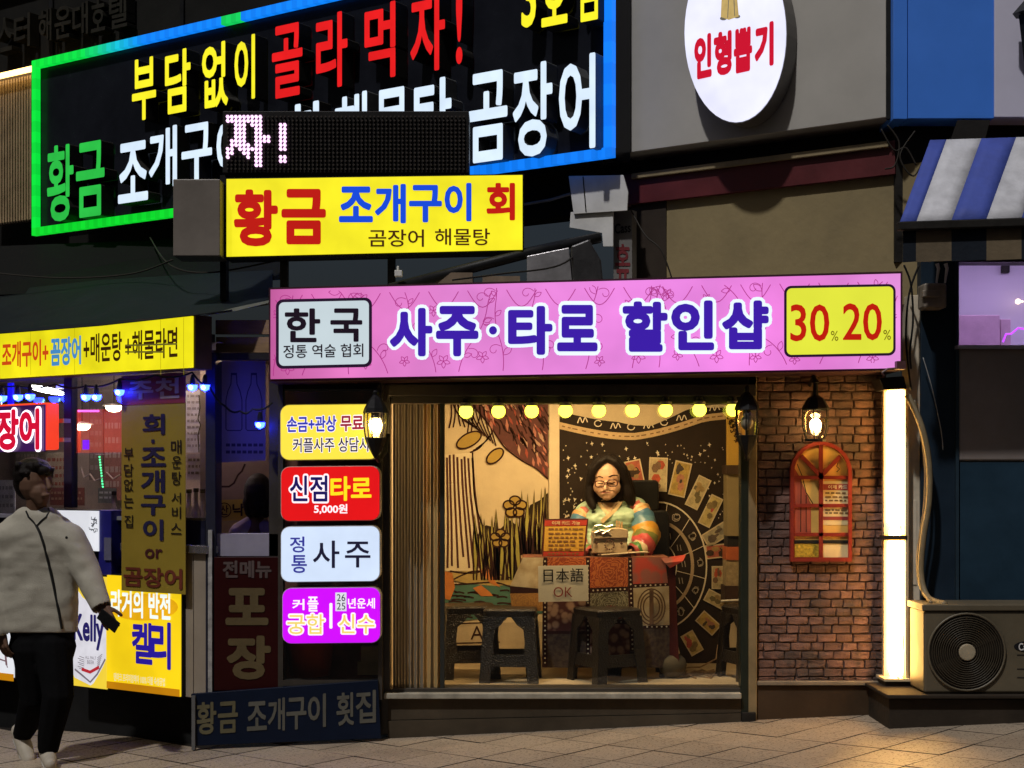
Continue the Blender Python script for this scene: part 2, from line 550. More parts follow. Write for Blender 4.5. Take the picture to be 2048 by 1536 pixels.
def led_side(name, segs):
    m_ = MB(); mats = []
    for (u0, v0, u1, v1, c, st) in segs:
        mt = ledmat(c, st)
        if mt not in mats: mats.append(mt)
        o_ = bl_ + BS.n * 0.06
        z = Vector((0, 0, 1))
        m_.prism([o_ + ex * u0 + z * v0, o_ + ex * u1 + z * v0, o_ + ex * u1 + z * v1, o_ + ex * u0 + z * v1], BS.n, 0.05, mats.index(mt))
    return m_.build(name, mats, big)
def wob(c, i):
    f_ = (1.0, 0.93)[i % 2]
    return tuple(int(v * f_) for v in c)
nm = 110
led_side('led_strip', [(W_ * i / nm, H_ - BWD, W_ * (i + 1) / nm - 0.001, H_, wob(led_color(i / nm), i), 1.05) for i in range(nm)])
led_side('led_strip', [(0, BWD + (H_ - 2 * BWD) * i / 30, 0.05, BWD + (H_ - 2 * BWD) * (i + 1) / 30, wob((10, 228, 62), i // 2), 1.0) for i in range(30)])
led_side('led_strip', [(W_ * i / nm, 0, W_ * (i + 1) / nm - 0.001, BWD, wob((12, 218, 45) if i < 40 else (15, 125, 250), i), 1.0) for i in range(nm)])
led_side('led_strip', [(W_ - 0.06, BWD + (H_ - 2 * BWD) * i / 30, W_, BWD + (H_ - 2 * BWD) * (i + 1) / 30, wob((15, 125, 255), i // 3), 1.0) for i in range(30)])
YL = E('lit yellow letter', (247, 236, 40), 1.0, 0.08, 6)
RL = E('lit red letter', (228, 26, 28), 0.95, 0.1, 6)
GL = E('lit green letter', (44, 196, 72), 0.85, 0.12, 6)
WL = E('lit white letter', (214, 232, 250), 1.0, 0.08, 6)
SIDE = M('grey letter return', (0.10, 0.105, 0.11), 0.45, 0.2, 6, 0.05)
SIDED = M('dark letter return', (0.03, 0.028, 0.025), 0.45, 0.2, 6, 0.05)
LET = [
 ('부', 263, 121, 244, 311, YL, SIDED), ('담', 329, 105, 230, 380, YL, SIDED), ('없', 403, 91, 219, 455, YL, SIDED), ('이', 468, 76, 204, 509, YL, SIDED),
 ('골', 543, 55, 199, 604, RL, SIDED), ('라', 631, 33, 182, 694, RL, SIDED), ('먹', 728, 14, 164, 790, RL, SIDED), ('자', 820, -9, 150, 889, RL, SIDED), ('!', 911, -28, 129, 924, RL, SIDED),
 ('3', 1042, -70, 57, 1071, YL, SIDED), ('호', 1082, -80, 55, 1134, YL, SIDED), ('점', 1152, -92, 46, 1195, YL, SIDED),
 ('황', 93, 294, 446, 146, GL, SIDED), ('금', 151, 288, 437, 208, GL, SIDED),
 ('조', 235, 289, 408, 295, WL, SIDED), ('개', 297, 259, 380, 353, WL, SIDED), ('구', 362, 252, 372, 423, WL, SIDED), ('이', 432, 238, 366, 484, WL, SIDED),
 ('회', 566, 213, 352, 637, WL, SIDED), ('해', 669, 192, 346, 733, WL, SIDE), ('물', 749, 182, 338, 816, WL, SIDE), ('탕', 827, 164, 340, 902, WL, SIDE),
 ('곰', 936, 150, 328, 1014, WL, SIDE), ('장', 1025, 133, 318, 1104, WL, SIDE), ('어', 1117, 117, 305, 1190, WL, SIDE)]
BSF = BS.off(0.145)
for ch, x0, yt, yb, x1, ma, si in LET:
    g = MB()
    text(g, ch, BSF.rect(x0, yt, yb, x1), BS.n, -0.135, 0.13, 0.022, 0, 0, 1)
    g.build('letter', [ma, si], big)

# ------------------------------------------------------------------ LED message board and yellow sign on the roof
LM = Pl(9.5)
led = thing('message_board', 'black dot matrix message board with a few pink white characters lit at its left end', 'sign', LM.at(690, 346))
MB().pbox(445, 222, 938, 346, 9.52, 9.75).build('case', M('black plastic case', (0.012, 0.011, 0.011), 0.5, 0.2, 6, 0.05), led, bevel=0.005)
rows = ["XXXXXXXXX......", "XXXXXXXXX......", "..XXX.XXX....XX", "..XXX..XX....XX", "..XXX..XX....XX", "..XXX..XXXX..XX", ".XXXX..XXXX..XX", ".XXXXX.XX....XX", "XX.XXXXXX....XX", "XX..XX.XX......", "X....X.XX....XX", ".......XX....XX", ".......XX......"]
on, off = MB(), MB()
for r_ in range(14):
    for c in range(59):
        cx, cy_ = 455 + c * 8.15, 233 + r_ * 8.05
        lit = r_ < len(rows) and c < 15 and rows[r_][c] == 'X'
        m_ = on if lit else off
        rr = 3.6 if lit else 2.0
        m_.prism(ell(LM, cx, cy_, rr, rr, 6), LM.n, 0.018, back=False)
on.build('lit_dot', E('lit dot', (255, 205, 250), 1.6, 0.25, 60), led, kind='stuff')
off.build('unlit_dot', M('unlit dot', (0.05, 0.042, 0.038), 0.35, 0.1, 10, 0), led, kind='stuff')

YS = Pl(9.45)
YPAN = E('yellow acrylic', (246, 234, 36), 0.96, 0.12, 3.5)
ysg = thing('roof_sign', 'bright yellow lit sign on posts with red, blue and brown writing, under the message board', 'sign', YS.at(750, 513))
q = YS.q((453, 513), (1045, 499), (1045, 350), (453, 358))
MB().prism(q, YS.n, 0.012).build('panel', YPAN, ysg)
MB().prism([p - YS.n * 0.013 for p in YS.q((450, 516), (1048, 502), (1048, 347), (450, 355))], YS.n, 0.2).build('case', BLACK, ysg)
for x in (560, 775):
    MB().pbox(x, 500, x + 15, 600, 9.6, 9.66).build('post', DARK, ysg)
RLET = E('red print', (190, 22, 12), 0.9, 0.05); BLET = E('blue print', (18, 72, 215), 0.95, 0.05); KLET = E('brown print', (70, 35, 8), 0.8, 0.05)
def letter_run(mbx, pl, specs, lift=0.004, bold=0.02, grow=0.0, mi=0, dlf=0.0):
    for ch, x0, y0, x1, y1 in specs:
        text(mbx, ch, px4(pl, x0, y0, x1, y1, dlf * (x1 - x0)), pl.n, lift, 0, bold, grow, mi)
    return mbx
g = letter_run(MB(), YS, [('황', 468, 379, 556, 493), ('금', 563, 378, 652, 489)], bold=0.04)
letter_run(MB(), YS, [('회', 973, 366, 1030, 441)], bold=0.035).build('lettering', RLET, ysg)
g.build('lettering', RLET, ysg)
letter_run(MB(), YS, [('조', 678, 373, 746, 445), ('개', 750, 368, 812, 447), ('구', 818, 370, 884, 445), ('이', 889, 366, 943, 443)], bold=0.035).build('lettering', BLET, ysg)
for s_ in (('곰장어', 737, 459, 848, 494), ('해물탕', 870, 457, 980, 491)): letter_run(MB(), YS, [s_], bold=0.012).build('lettering', KLET, ysg)
MB().pbox(345, 358, 440, 512, 9.3, 9.9).build('x', GREYM)  # replaced below
bpy.data.objects.remove(bpy.data.objects['x'])
newthing('sign_end_box', 'plain grey brown metal sign box beside the yellow roof sign', 'sign box', MB().pbox(346, 358, 440, 512, 9.35, 9.6), M('grey brown metal', (0.16, 0.135, 0.115), 0.5, 0.2, 3, 0.05), bevel=0.006)
newthing('mounting_post', 'dark steel post between the grey sign box and the yellow sign', 'post', MB().pbox(440, 350, 452, 600, 9.6, 9.7), BLACK)
# the shelf below: pipes, gutter, sheets and tarpaulin on the roof
def pipe(name, label, pts, r, mat=GREYM):
    newthing(name, label, 'pipe', MB().tube(pts, r, 8), mat, smooth=True)
pipe('roof_pipe', 'thin pale pipe running along the dark wall above the seafood awning', [U.at(-20, 533), U.at(150, 512), U.at(335, 488)], 0.012)
pipe('roof_pipe', 'thin bent rod from the yellow sign to the white metal sheets', [U.at(1030, 412), U.at(1100, 400), U.at(1140, 388)], 0.010)
pipe('awning_beam', 'dark steel beam rising from behind the pink sign towards the white sheets', [P(780, 578, 9.3), P(1060, 505, 9.5), P(1200, 475, 9.6)], 0.035, BLACK)
sh = thing('metal_flashing', 'crumpled white metal sheets hung at the right end of the framed sign', 'metal sheet', U.off(0.1).at(1200, 470))
MB().prism(U.off(0.16).q((1147, 428), (1254, 421), (1256, 385), (1246, 350), (1137, 352)), U.n, 0.01).build('sheet', WHITEP, sh, bevel=0.002)
MB().prism(U.off(0.14).q((1139, 455), (1204, 466), (1206, 493), (1226, 493), (1226, 424), (1141, 424)), U.n, 0.01).build('sheet', WHITEP, sh, bevel=0.002)
MB().stroke([U.off(0.163).at(1166, 353), U.off(0.163).at(1172, 424)], U.n, 0.008).build('seam', DARK, sh)
cs = thing('vertical_sign', 'narrow grey vertical sign with black script and red letters beside the brown door', 'sign', U.at(1245, 560))
MB().prism(U.off(0.05).rect(1227, 424, 640, 1264), U.n, 0.06).build('panel', M('grey vinyl', (0.16, 0.15, 0.145), 0.5, 0.15, 4, 0.05), cs)
text(MB(), 'Cass', U.off(0.05).rect(1230, 448, 468, 1262), U.n, 0.004, 0, 0.02).build('lettering', BLACK, cs)
g = MB(); letter_run(g, U.off(0.05), [('호', 1231, 488, 1261, 532), ('프', 1231, 538, 1261, 585)], bold=0.03); g.build('lettering', M('dull red vinyl', (0.16, 0.02, 0.025), 0.5), cs)
newthing('steel_duct', 'bright folded steel panel standing on the roof behind the pink sign', 'duct', MB().prism(Pl(9.4).q((1054, 600), (1148, 600), (1138, 495), (1054, 512)), Pl(9.4).n, 0.15), M('brushed galvanised steel', (0.5, 0.48, 0.5), 0.35, 0.2, 6, 0.1, metal=0.8), bevel=0.004)
newthing('vent_hood', 'dark curved metal hood beside the steel panel behind the pink sign', 'duct', MB().prism(Pl(9.3).q((1150, 600), (1210, 600), (1202, 520), (1178, 478), (1142, 492)), Pl(9.3).n, 0.25), M('dark galvanised', (0.06, 0.058, 0.06), 0.4, 0.3, 6, 0.1, metal=0.6), bevel=0.01)
newthing('crate_stack', 'low tan boxes stacked on the roof just over the pink sign', 'box', MB().pbox(870, 545, 945, 600, 9.35, 9.6).pbox(965, 552, 1040, 600, 9.4, 9.6), M('tan board', (0.17, 0.12, 0.08), 0.7, 0.3, 6, 0.1))
newthing('floodlight', 'small white floodlight on the beam above the pink sign', 'lamp', MB().pbox(789, 540, 804, 552, 9.2, 9.26).tube([P(796, 540, 9.24), P(796, 532, 9.24)], 0.008), WHITEP, bevel=0.004)

# ------------------------------------------------------------------ oval doll machine sign
OV = U.off(0.17)
ov = thing('oval_sign', 'white lit oval sign with red writing and a tan robe hem above it', 'sign', OV.at(1470, 243))
MB().prism(ell(OV, 1470, 66, 101, 178, 48), OV.n, 0.012).build('face', E('oval white face', (230, 231, 255), 1.04, 0.14, 3.0), ov)
MB().prism([p - OV.n * 0.012 for p in ell(OV, 1470, 66, 102.5, 180, 48)], OV.n, 0.15).build('case', M('grey oval case', (0.14, 0.13, 0.12), 0.45, 0.15, 5, 0.05), ov)
g = letter_run(MB(), OV, [('인', 1389, 73, 1424, 161), ('형', 1428, 67, 1464, 155), ('뽑', 1468, 60, 1505, 149), ('기', 1510, 50, 1548, 139)], bold=0.055, dlf=0.22)
g.build('lettering', E('crimson print', (205, 12, 45), 0.9, 0.04), ov)
g = MB().poly([p + OV.n * 0.003 for p in OV.q((1442, 34), (1458, 40), (1478, 33), (1470, -60), (1446, -60))])
g.build('robe_print', E('tan print', (196, 168, 104), 0.85, 0.15, 20), ov)
g = MB()
for a, b in ((1447, 37), (1474, 33)): g.poly([p + OV.n * 0.002 for p in ell(OV, a, b, 7, 4, 10)])
for a in ((1460, -40, 1456, 36), (1467, -40, 1470, 32)): g.stroke([OV.at(a[0], a[1]), OV.at(a[2], a[3])], OV.n, 0.005, lift=0.005)
g.build('feet_print', E('grey print', (110, 105, 95), 0.8, 0.05), ov)

# ------------------------------------------------------------------ blue building on the right
RB = thing('blue_building', 'blue and white painted shop building at the right edge of the photo', 'building', P(1950, 1430, 8.8))
BLUE = M('blue painted panel', (0.05, 0.21, 0.78), 0.45, 0.08, 1.5, 0.03)
MB().pbox(1787, -400, 1815, 238, 8.66, 9.0).build('panel', BLUE, RB, bevel=0.003)
MB().pbox(1816.5, -400, 1988, 237, 8.66, 9.0).build('panel', BLUE, RB, bevel=0.003)
MB().pbox(1989, -400, 2760, 234, 8.65, 9.0).build('panel', M('white lilac panel', (0.60, 0.58, 0.72), 0.5, 0.08, 1.5, 0.03), RB, bevel=0.003)
MB().pbox(1790, 238, 2760, 524, 8.85, 9.0).build('lintel', DARK, RB)
NAVY = M('navy painted steel', (0.012, 0.022, 0.036), 0.45, 0.25, 3, 0.06)
MB().pbox(1842, 500, 1912, 1420, 8.72, 8.95).build('pilaster', NAVY, RB, bevel=0.004)
MB().pbox(1912, 500, 1918, 1420, 8.69, 8.9).build('door_frame', M('navy trim', (0.02, 0.035, 0.05), 0.4, 0.2, 3, 0.05), RB)
MB().pbox(1918, 697, 2760, 921, 8.70, 8.85).build('shutter_panel', M('grey brown shutter', (0.26, 0.22, 0.205), 0.5, 0.2, 2.5, 0.05), RB, bevel=0.01)
MB().pbox(1920, 924, 2760, 1425, 8.71, 8.9).build('lower_panel', M('navy lower panel', (0.016, 0.036, 0.058), 0.4, 0.3, 2, 0.05), RB, bevel=0.005)
MB().pbox(1915, 690, 2760, 697, 8.66, 8.74).build('sill', M('lilac sill', (0.4, 0.38, 0.45), 0.4), RB)
# room behind the window
MB().pbox(1900, 440, 2760, 720, 9.9, 9.95).build('inner_wall', M('lilac inner wall', (0.62, 0.56, 0.66), 0.7, 0.05, 2, 0.02), RB)
MB().pbox(1880, 440, 1904, 720, 9.05, 9.9).build('inner_wall', M('lilac inner wall', (0.62, 0.56, 0.66)), RB)
MB().pbox(1900, 700, 2760, 712, 8.9, 9.9).build('inner_floor', M('lilac counter', (0.45, 0.4, 0.5), 0.4), RB)
cl = MB().pbox(1930, 440, 2500, 446, 8.87, 9.5).build('ceiling_lamp', E('lilac ceiling lamp', (226, 200, 255), 5.0, 0.0), RB)
MB().pbox(1916, 525, 2760, 690, 8.80, 8.804).build('window_pane', GLASS, RB)
newthing('pink_carton', 'pink cardboard carton standing inside the lilac window', 'box', MB().pbox(1905, 630, 2000, 702, 9.5, 9.75).pbox(2001, 638, 2022, 702, 9.55, 9.75), M('pink carton', (0.55, 0.36, 0.46), 0.7, 0.15, 8, 0.1), bevel=0.004)
newthing('wall_sensor', 'small dark square sensor high on the lilac inner wall', 'sensor', MB().pbox(2005, 530, 2020, 545, 9.86, 9.9), DARK, bevel=0.004)
newthing('neon_wire', 'thin violet neon wire zigzagging inside the lilac window', 'neon', MB().tube([P(2006, 684, 8.95), P(2012, 668, 8.95), P(2022, 668, 8.95), P(2036, 656, 8.95), P(2060, 660, 8.95)], 0.006, 6), E('violet neon', (190, 70, 255), 2.0, 0))
newthing('spark_lamp', 'tiny pale lamp on the inner wall at the right edge of the lilac window', 'lamp', MB().ball(P(2036, 603, 9.8), 0.018).tube([P(2036, 603, 9.82), P(2046, 603, 9.88)], 0.005), E('spark', (255, 225, 190), 4.0, 0))
bw = thing('wall_lantern', 'black coach lantern on the white panel cut off by the right photo edge', 'lantern', P(2056, 120, 8.5))
MB().lathe([(0.10, 0), (0.03, 0.08), (0.012, 0.12)], P(2060, 28, 8.5), 6).build('cap', BLACK, bw)
MB().lathe([(0.035, 0), (0.065, 0.26)], P(2060, 122, 8.5), 6).build('body', BLACK, bw)
# striped awning
aw = thing('striped_awning', 'blue and white striped awning with a shaded valance at the right', 'awning', P(1930, 525, 8.2))
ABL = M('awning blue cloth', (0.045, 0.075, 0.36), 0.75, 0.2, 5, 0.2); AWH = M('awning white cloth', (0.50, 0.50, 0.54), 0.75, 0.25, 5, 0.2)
ys_t, ys_b = 8.62, 8.10
topx = [1860, 1893] + [1893 + 69.5 * k for k in range(1, 12)]; botx = [1800, 1833] + [1833 + 70 * k for k in range(1, 12)]
for i in range(12):
    g = MB(); pts = []
    for k in range(7):
        t = k / 6
        for j in range(4):
            s_ = j / 3
            x = (topx[i] * (1 - t) + botx[i] * t) * (1 - s_) + (topx[i + 1] * (1 - t) + botx[i + 1] * t) * s_
            pts.append(P(x, 283 * (1 - t) + 444 * t - 0.032 * (x - 1800), ys_t * (1 - t) + ys_b * t + 0.01 * math.sin(t * 3.1)))
    g.add(pts, [(k * 4 + j, k * 4 + j + 1, k * 4 + j + 5, k * 4 + j + 4) for k in range(6) for j in range(3)])
    o = g.build('canopy_stripe', ABL if i % 2 == 0 else AWH, aw, smooth=True)
    sm = o.modifiers.new('thick', 'SOLIDIFY'); sm.thickness = 0.004
MB().prism(Pl(8.07).q((1797, 460), (2600, 436), (2600, 419), (1797, 443)), Pl(8).n, 0.05).build('front_bar', DARK, aw, bevel=0.006)
vx = [1806, 1832] + [1833 + 70 * k for k in range(1, 12)]
VD = M('shaded blue valance cloth', (0.012, 0.016, 0.024), 0.8, 0.2, 5, 0.2); VT = M('shaded white valance cloth', (0.13, 0.095, 0.055), 0.8, 0.25, 5, 0.2)  # shade on the valance is put into these darker stripe colours
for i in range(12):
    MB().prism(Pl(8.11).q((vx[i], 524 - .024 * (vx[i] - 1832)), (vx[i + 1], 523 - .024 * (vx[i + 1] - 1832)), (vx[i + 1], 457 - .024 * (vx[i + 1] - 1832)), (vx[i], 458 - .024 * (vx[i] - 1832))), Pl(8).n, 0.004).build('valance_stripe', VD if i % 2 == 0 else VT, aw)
ux = [1893, 1962, 2032]
MB().prism(Pl(8.64).q((1900, 283), (1970, 281), (1980, 240), (1915, 240)), Pl(8).n, 0.004).build('upper_stripe', M('shaded awning cloth', (0.018, 0.016, 0.015), 0.8), aw)  # shade under the eave is put into this cloth colour
for x in (1833, 1878): pass
# junction box, cables
jb = thing('junction_box', 'beige junction box with taped cables high on the navy pilaster', 'junction box', P(1872, 615, 8.65))
MB().pbox(1848, 566, 1894, 616, 8.58, 8.72).build('housing', M('aged beige plastic', (0.24, 0.2, 0.16), 0.5, 0.3, 8, 0.1), jb, bevel=0.012)
MB().pbox(1846, 580, 1880, 594, 8.56, 8.60).build('cover', M('aged beige plastic', (0.24, 0.2, 0.16), 0.5), jb, bevel=0.005)
for dx in (0, 17): MB().tube([P(1874 + dx, 527, 8.6), P(1877 + dx, 537, 8.6), P(1873 + dx, 566, 8.62)], [0.012, 0.01, 0.006], 6).build('tape_knot', WHITEP, jb)
def cable(label, pts, r=0.006, mat=CABLE, n=8, name='cable'):
    pp = []
    pts = [Vector(p) for p in pts]
    for i in range(len(pts) - 1):
        a = pts[max(0, i - 1)]; b = pts[i]; c = pts[i + 1]; d = pts[min(len(pts) - 1, i + 2)]
        for k in range(n):
            t = k / n
            pp.append(0.5 * ((2 * b) + (c - a) * t + (2 * a - 5 * b + 4 * c - d) * t * t + (-a + 3 * b - 3 * c + d) * t ** 3))
    pp.append(pts[-1])
    return newthing(name, label, 'cable', MB().tube(pp, r, 6), mat, smooth=True)
CY = 8.62
cable('black cable hanging in a loop from the awning corner past the pink sign end', [P(1808, 530, CY), P(1822, 570, CY), P(1826, 640, CY), P(1820, 700, CY), P(1822, 738, CY)], 0.006)
cable('second black cable dropping behind the pink sign end towards the lamp', [P(1838, 530, CY), P(1818, 590, CY), P(1812, 680, CY), P(1822, 780, CY)], 0.006)
cable('pale grey wire slanting down the navy pilaster', [P(1846, 715, 8.66), P(1865, 780, 8.66), P(1882, 860, 8.66), P(1886, 900, 8.68)], 0.003, M('pale wire', (0.3, 0.3, 0.3)))
cable('thick tan hose curving from the lamp post down to the outdoor unit', [P(1815, 790, 8.6), P(1842, 850, 8.56), P(1857, 920, 8.56), P(1858, 1000, 8.56), P(1846, 1080, 8.56), P(1842, 1150, 8.56), P(1856, 1195, 8.5), P(1890, 1209, 8.35)], 0.019, M('tan hose tape', (0.20, 0.15, 0.08), 0.6, 0.2, 20, 0.2), name='hose')
cable('second slim hose running beside the thick tan one', [P(1828, 800, 8.62), P(1848, 900, 8.6), P(1850, 1000, 8.6), P(1836, 1110, 8.6), P(1840, 1170, 8.58), P(1862, 1206, 8.4)], 0.009, M('dark tan hose', (0.16, 0.12, 0.07), 0.6), name='hose')

# ------------------------------------------------------------------ the fortune telling booth
booth = thing('fortune_booth', 'small lit fortune telling booth with an open front window and a brick end wall', 'shop', (0.4, FY, zg(0.4)))
FR = M('dark bronze window frame', (0.05, 0.042, 0.034), 0.4, 0.25, 5, 0.06, metal=0.3)
STEPM = M('grimy brown step board', (0.05, 0.038, 0.025), 0.7, 0.35, 3, 0.15)
MB().pbox(770, 738, 1512, 768, 8.80, 9.0).build('fascia', DARK, booth)
MB().pbox(775, 768, 1512, 792, 8.78, 8.98).build('header', FR, booth, bevel=0.004)
MB().pbox(782, 792, 1492, 807, 8.83, 8.96).build('header_track', FR, booth, bevel=0.003)
MB().pbox(560, 762, 775, 780, 8.84, 8.98).build('side_header', FR, booth, bevel=0.003)
MB().pbox(762, 770, 780, 1470, 8.82, 8.95).build('jamb', FR, booth, bevel=0.003)
MB().pbox(1497, 745, 1514, 1448, 8.80, 8.95).build('jamb', M('worn tan jamb', (0.20, 0.145, 0.07), 0.5, 0.3, 6, 0.1), booth, bevel=0.004)
MB().pbox(1482, 880, 1497, 1444, 8.80, 8.9).build('jamb', M('black green steel jamb', (0.018, 0.022, 0.016), 0.35, 0.2, 5, 0.05), booth, bevel=0.006)
MB().pbox(780, 1377, 1483, 1387, 8.82, 9.0).build('window_track', FR, booth, bevel=0.002)
MB().pbox(768, 1387, 1483, 1398, 8.76, 8.98).build('sill', M('worn pale sill', (0.28, 0.26, 0.21), 0.45, 0.35, 9, 0.1), booth, bevel=0.004)
pts = Pl(8.80).q((776, 1474), (1482, 1442), (1482, 1398), (776, 1398))
MB().prism(Pl(8.80).q((776, 1440), (1482, 1425), (1482, 1398), (776, 1398)), Pl(8).n, 0.1).build('step_panel', STEPM, booth)
MB().prism(Pl(8.79).q((776, 1490), (1482, 1460), (1482, 1427), (776, 1442)), Pl(8).n, 0.1).build('step_panel', STEPM, booth)
MB().pbox(1484, 1425, 1512, 1470, 8.78, 8.9).build('post_shoe', DARK, booth, bevel=0.004)
# brick end wall: mortar backing and single bricks
def brick_mat():
    m = M('weathered red brick', (0.135, 0.068, 0.050), 0.8, 0.4, 16, 0.55, rand=0.30, bscale=70)
    nt = m.node_tree; b = nt.nodes['Principled BSDF']; N = nt.nodes.new; lk = nt.links.new
    src = b.inputs['Base Color'].links[0].from_socket
    ge = N('ShaderNodeNewGeometry'); n = N('ShaderNodeTexNoise'); n.inputs['Scale'].default_value = 4.5; n.inputs['Detail'].default_value = 5; n.inputs['Roughness'].default_value = 0.7
    lk(ge.outputs['Position'], n.inputs['Vector'])
    r = N('ShaderNodeMapRange'); r.inputs[1].default_value = 0.46; r.inputs[2].default_value = 0.62
    lk(n.outputs['Fac'], r.inputs[0])
    mx = N('ShaderNodeMix'); mx.data_type = 'RGBA'
    lk(r.outputs[0], mx.inputs['Factor']); lk(src, mx.inputs[6]); mx.inputs[7].default_value = (0.062, 0.04, 0.033, 1)
    lk(mx.outputs[2], b.inputs['Base Color'])
    return m
MORT = M('dark mortar', (0.075, 0.045, 0.036), 0.9, 0.3, 12, 0.3)
BRICKM = brick_mat()
wallp = MB().pbox(1514, 742, 1772, 1364, 8.85, 8.99).build('brick_wall', MORT, booth)
wloc = parent_loc(wallp)
bm_cache = {}
row_h = 17.3
y = 748
r_ = 0
while y < 1362:
    x = 1516 - rnd.uniform(0, 26)
    h = min(row_h, 1362 - y)
    while x < 1768:
        wd = rnd.choice((24, 30, 34, 38, 42))
        x0, x1 = max(1515, x), min(1771, x + wd)
        x += wd
        if x1 - x0 < 7: continue
        hidden = 1588 < x0 and x1 < 1696 and 915 < y and y + h < 1115
        if hidden: continue
        key = (round((x1 - x0) / 2), round(h), rnd.randrange(3))
        if key not in bm_cache:
            rr = random.Random(hash(key) % 999)
            sx, sz = key[0] * 2 / F * FY / 2 - 0.0035, key[1] / F * FY / 2 - 0.0032
            m_ = MB()
            base = [(-sx, -sz), (0, -sz), (sx, -sz), (sx, 0), (sx, sz), (0, sz), (-sx, sz), (-sx, 0)]
            base = [(a + rr.uniform(-.004, .004), b + rr.uniform(-.0025, .0025)) for a, b in base]
            fr = [Vector((a * 0.94, -0.012 + rr.uniform(-.003, .003), b * 0.86)) for a, b in base]
            md = [Vector((a, -0.005, b)) for a, b in base]
            bk = [Vector((a, 0.01, b)) for a, b in base]
            n8 = 8
            m_.add(fr + md + bk, [list(range(8))] + [(8 + i, 8 + (i + 1) % 8, (i + 1) % 8, i) for i in range(8)] + [(16 + i, 16 + (i + 1) % 8, 8 + (i + 1) % 8, 8 + i) for i in range(8)])
            o = m_.build('brick', BRICKM, wallp, origin=(0, 0, 0))
            bm_cache[key] = o.data
        else:
            o = bpy.data.objects.new('brick', bm_cache[key]); COL.objects.link(o); o.parent = wallp
        c = P((x0 + x1) / 2, y + h / 2, FY)
        o.location = Vector((c.x, FY, c.z)) - wloc
        o.rotation_euler = (0, rnd.uniform(-0.02, 0.02), 0)
    y += row_h; r_ += 1
CONC = M('stained concrete', (0.13, 0.11, 0.085), 0.8, 0.3, 3, 0.3)
MB().pbox(1515, 1363, 1770, 1371, 8.80, 9.0).build('plinth', M('pale plinth cap', (0.18, 0.14, 0.095), 0.7, 0.3, 6, 0.2), booth, bevel=0.004)
MB().pbox(1514, 1371, 1772, 1460, 8.82, 9.0).build('plinth', M('painted plinth', (0.05, 0.03, 0.016), 0.65, 0.25, 3, 0.15), booth, bevel=0.004)
# inside of the booth
FLZ = P(0, 1378, FY).z
BACK = 10.12
bx0, bx1 = P(778, 0, FY).x, P(1497, 0, FY).x
INW = M('warm cream wall', (0.60, 0.50, 0.36), 0.8, 0.08, 2, 0.05)
MB().box((bx0 - 0.05, BACK, FLZ - 0.05), (bx1 + 0.55, BACK + 0.08, 2.45)).build('back_wall', INW, booth)
MB().box((bx0 - 0.06, FY + 0.13, FLZ), (bx0, BACK, 2.45)).build('side_wall', INW, booth)
MB().box((bx1 + 0.25, FY + 0.15, FLZ), (bx1 + 0.31, BACK, 2.45)).build('side_wall', INW, booth)
MB().box((bx0 - 0.05, 8.86, FLZ - 0.06), (bx1 + 0.3, BACK, FLZ)).build('floor', M('worn pale vinyl floor', (0.42, 0.33, 0.21), 0.5, 0.25, 5, 0.1), booth)
MB().box((P(540, 0, 8.9).x, 8.86, 2.30), (P(1775, 0, 8.9).x, BACK + 0.08, 2.42)).build('roof', M('booth ceiling', (0.45, 0.4, 0.32), 0.8, 0.1), booth)
MB().pbox(885, 806, 1484, 1378, 8.868, 8.872).build('window_pane', GLASS, booth)
MB().pbox(880, 806, 889, 1378, 8.84, 8.90).build('door_edge', M('dark sliding edge', (0.03, 0.03, 0.026), 0.35, 0.2, 6, 0.05), booth, bevel=0.002)
# folded concertina shutter
def trans_mat(name, rgb):
    m, nt, b = nodes(name)
    b.inputs['Base Color'].default_value = (*rgb, 1); b.inputs['Roughness'].default_value = 0.35
    out = nt.nodes['Material Output']
    t = nt.nodes.new('ShaderNodeBsdfTranslucent'); t.inputs[0].default_value = (*rgb, 1)
    a = nt.nodes.new('ShaderNodeMixShader'); a.inputs[0].default_value = 0.45
    nt.links.new(b.outputs[0], a.inputs[1]); nt.links.new(t.outputs[0], a.inputs[2]); nt.links.new(a.outputs[0], out.inputs[0])
    return m
PLEAT = M('brown grey pleats', (0.19, 0.155, 0.11), 0.45, 0.12, 6, 0.05)
PLEAT2 = trans_mat('backlit amber pleats', (0.62, 0.45, 0.2))  # warm light through the right-hand pleats is put into this amber colour
conc = thing('folding_shutter', 'folded concertina shutter of narrow vertical pleats at the left of the open window', 'shutter', P(830, 1378, 8.87))
x = 786
i = 0
while x < 878:
    wd = 6.0 if x < 838 else 7.0
    m_ = MB()
    ya, yb = (8.845, 8.875) if i % 2 == 0 else (8.875, 8.845)
    a, b = P(x, 1378, ya), P(x + wd - 0.6, 1378, yb)
    zt = P(0, 808, FY).z
    m_.prism([Vector((a.x, ya, a.z)), Vector((b.x, yb, a.z)), Vector((b.x, yb, zt)), Vector((a.x, ya, zt))], Vector((0, -1, 0)), 0.004)
    m_.build('pleat', PLEAT if x < 838 or i % 3 == 0 else PLEAT2, conc)
    x += wd; i += 1
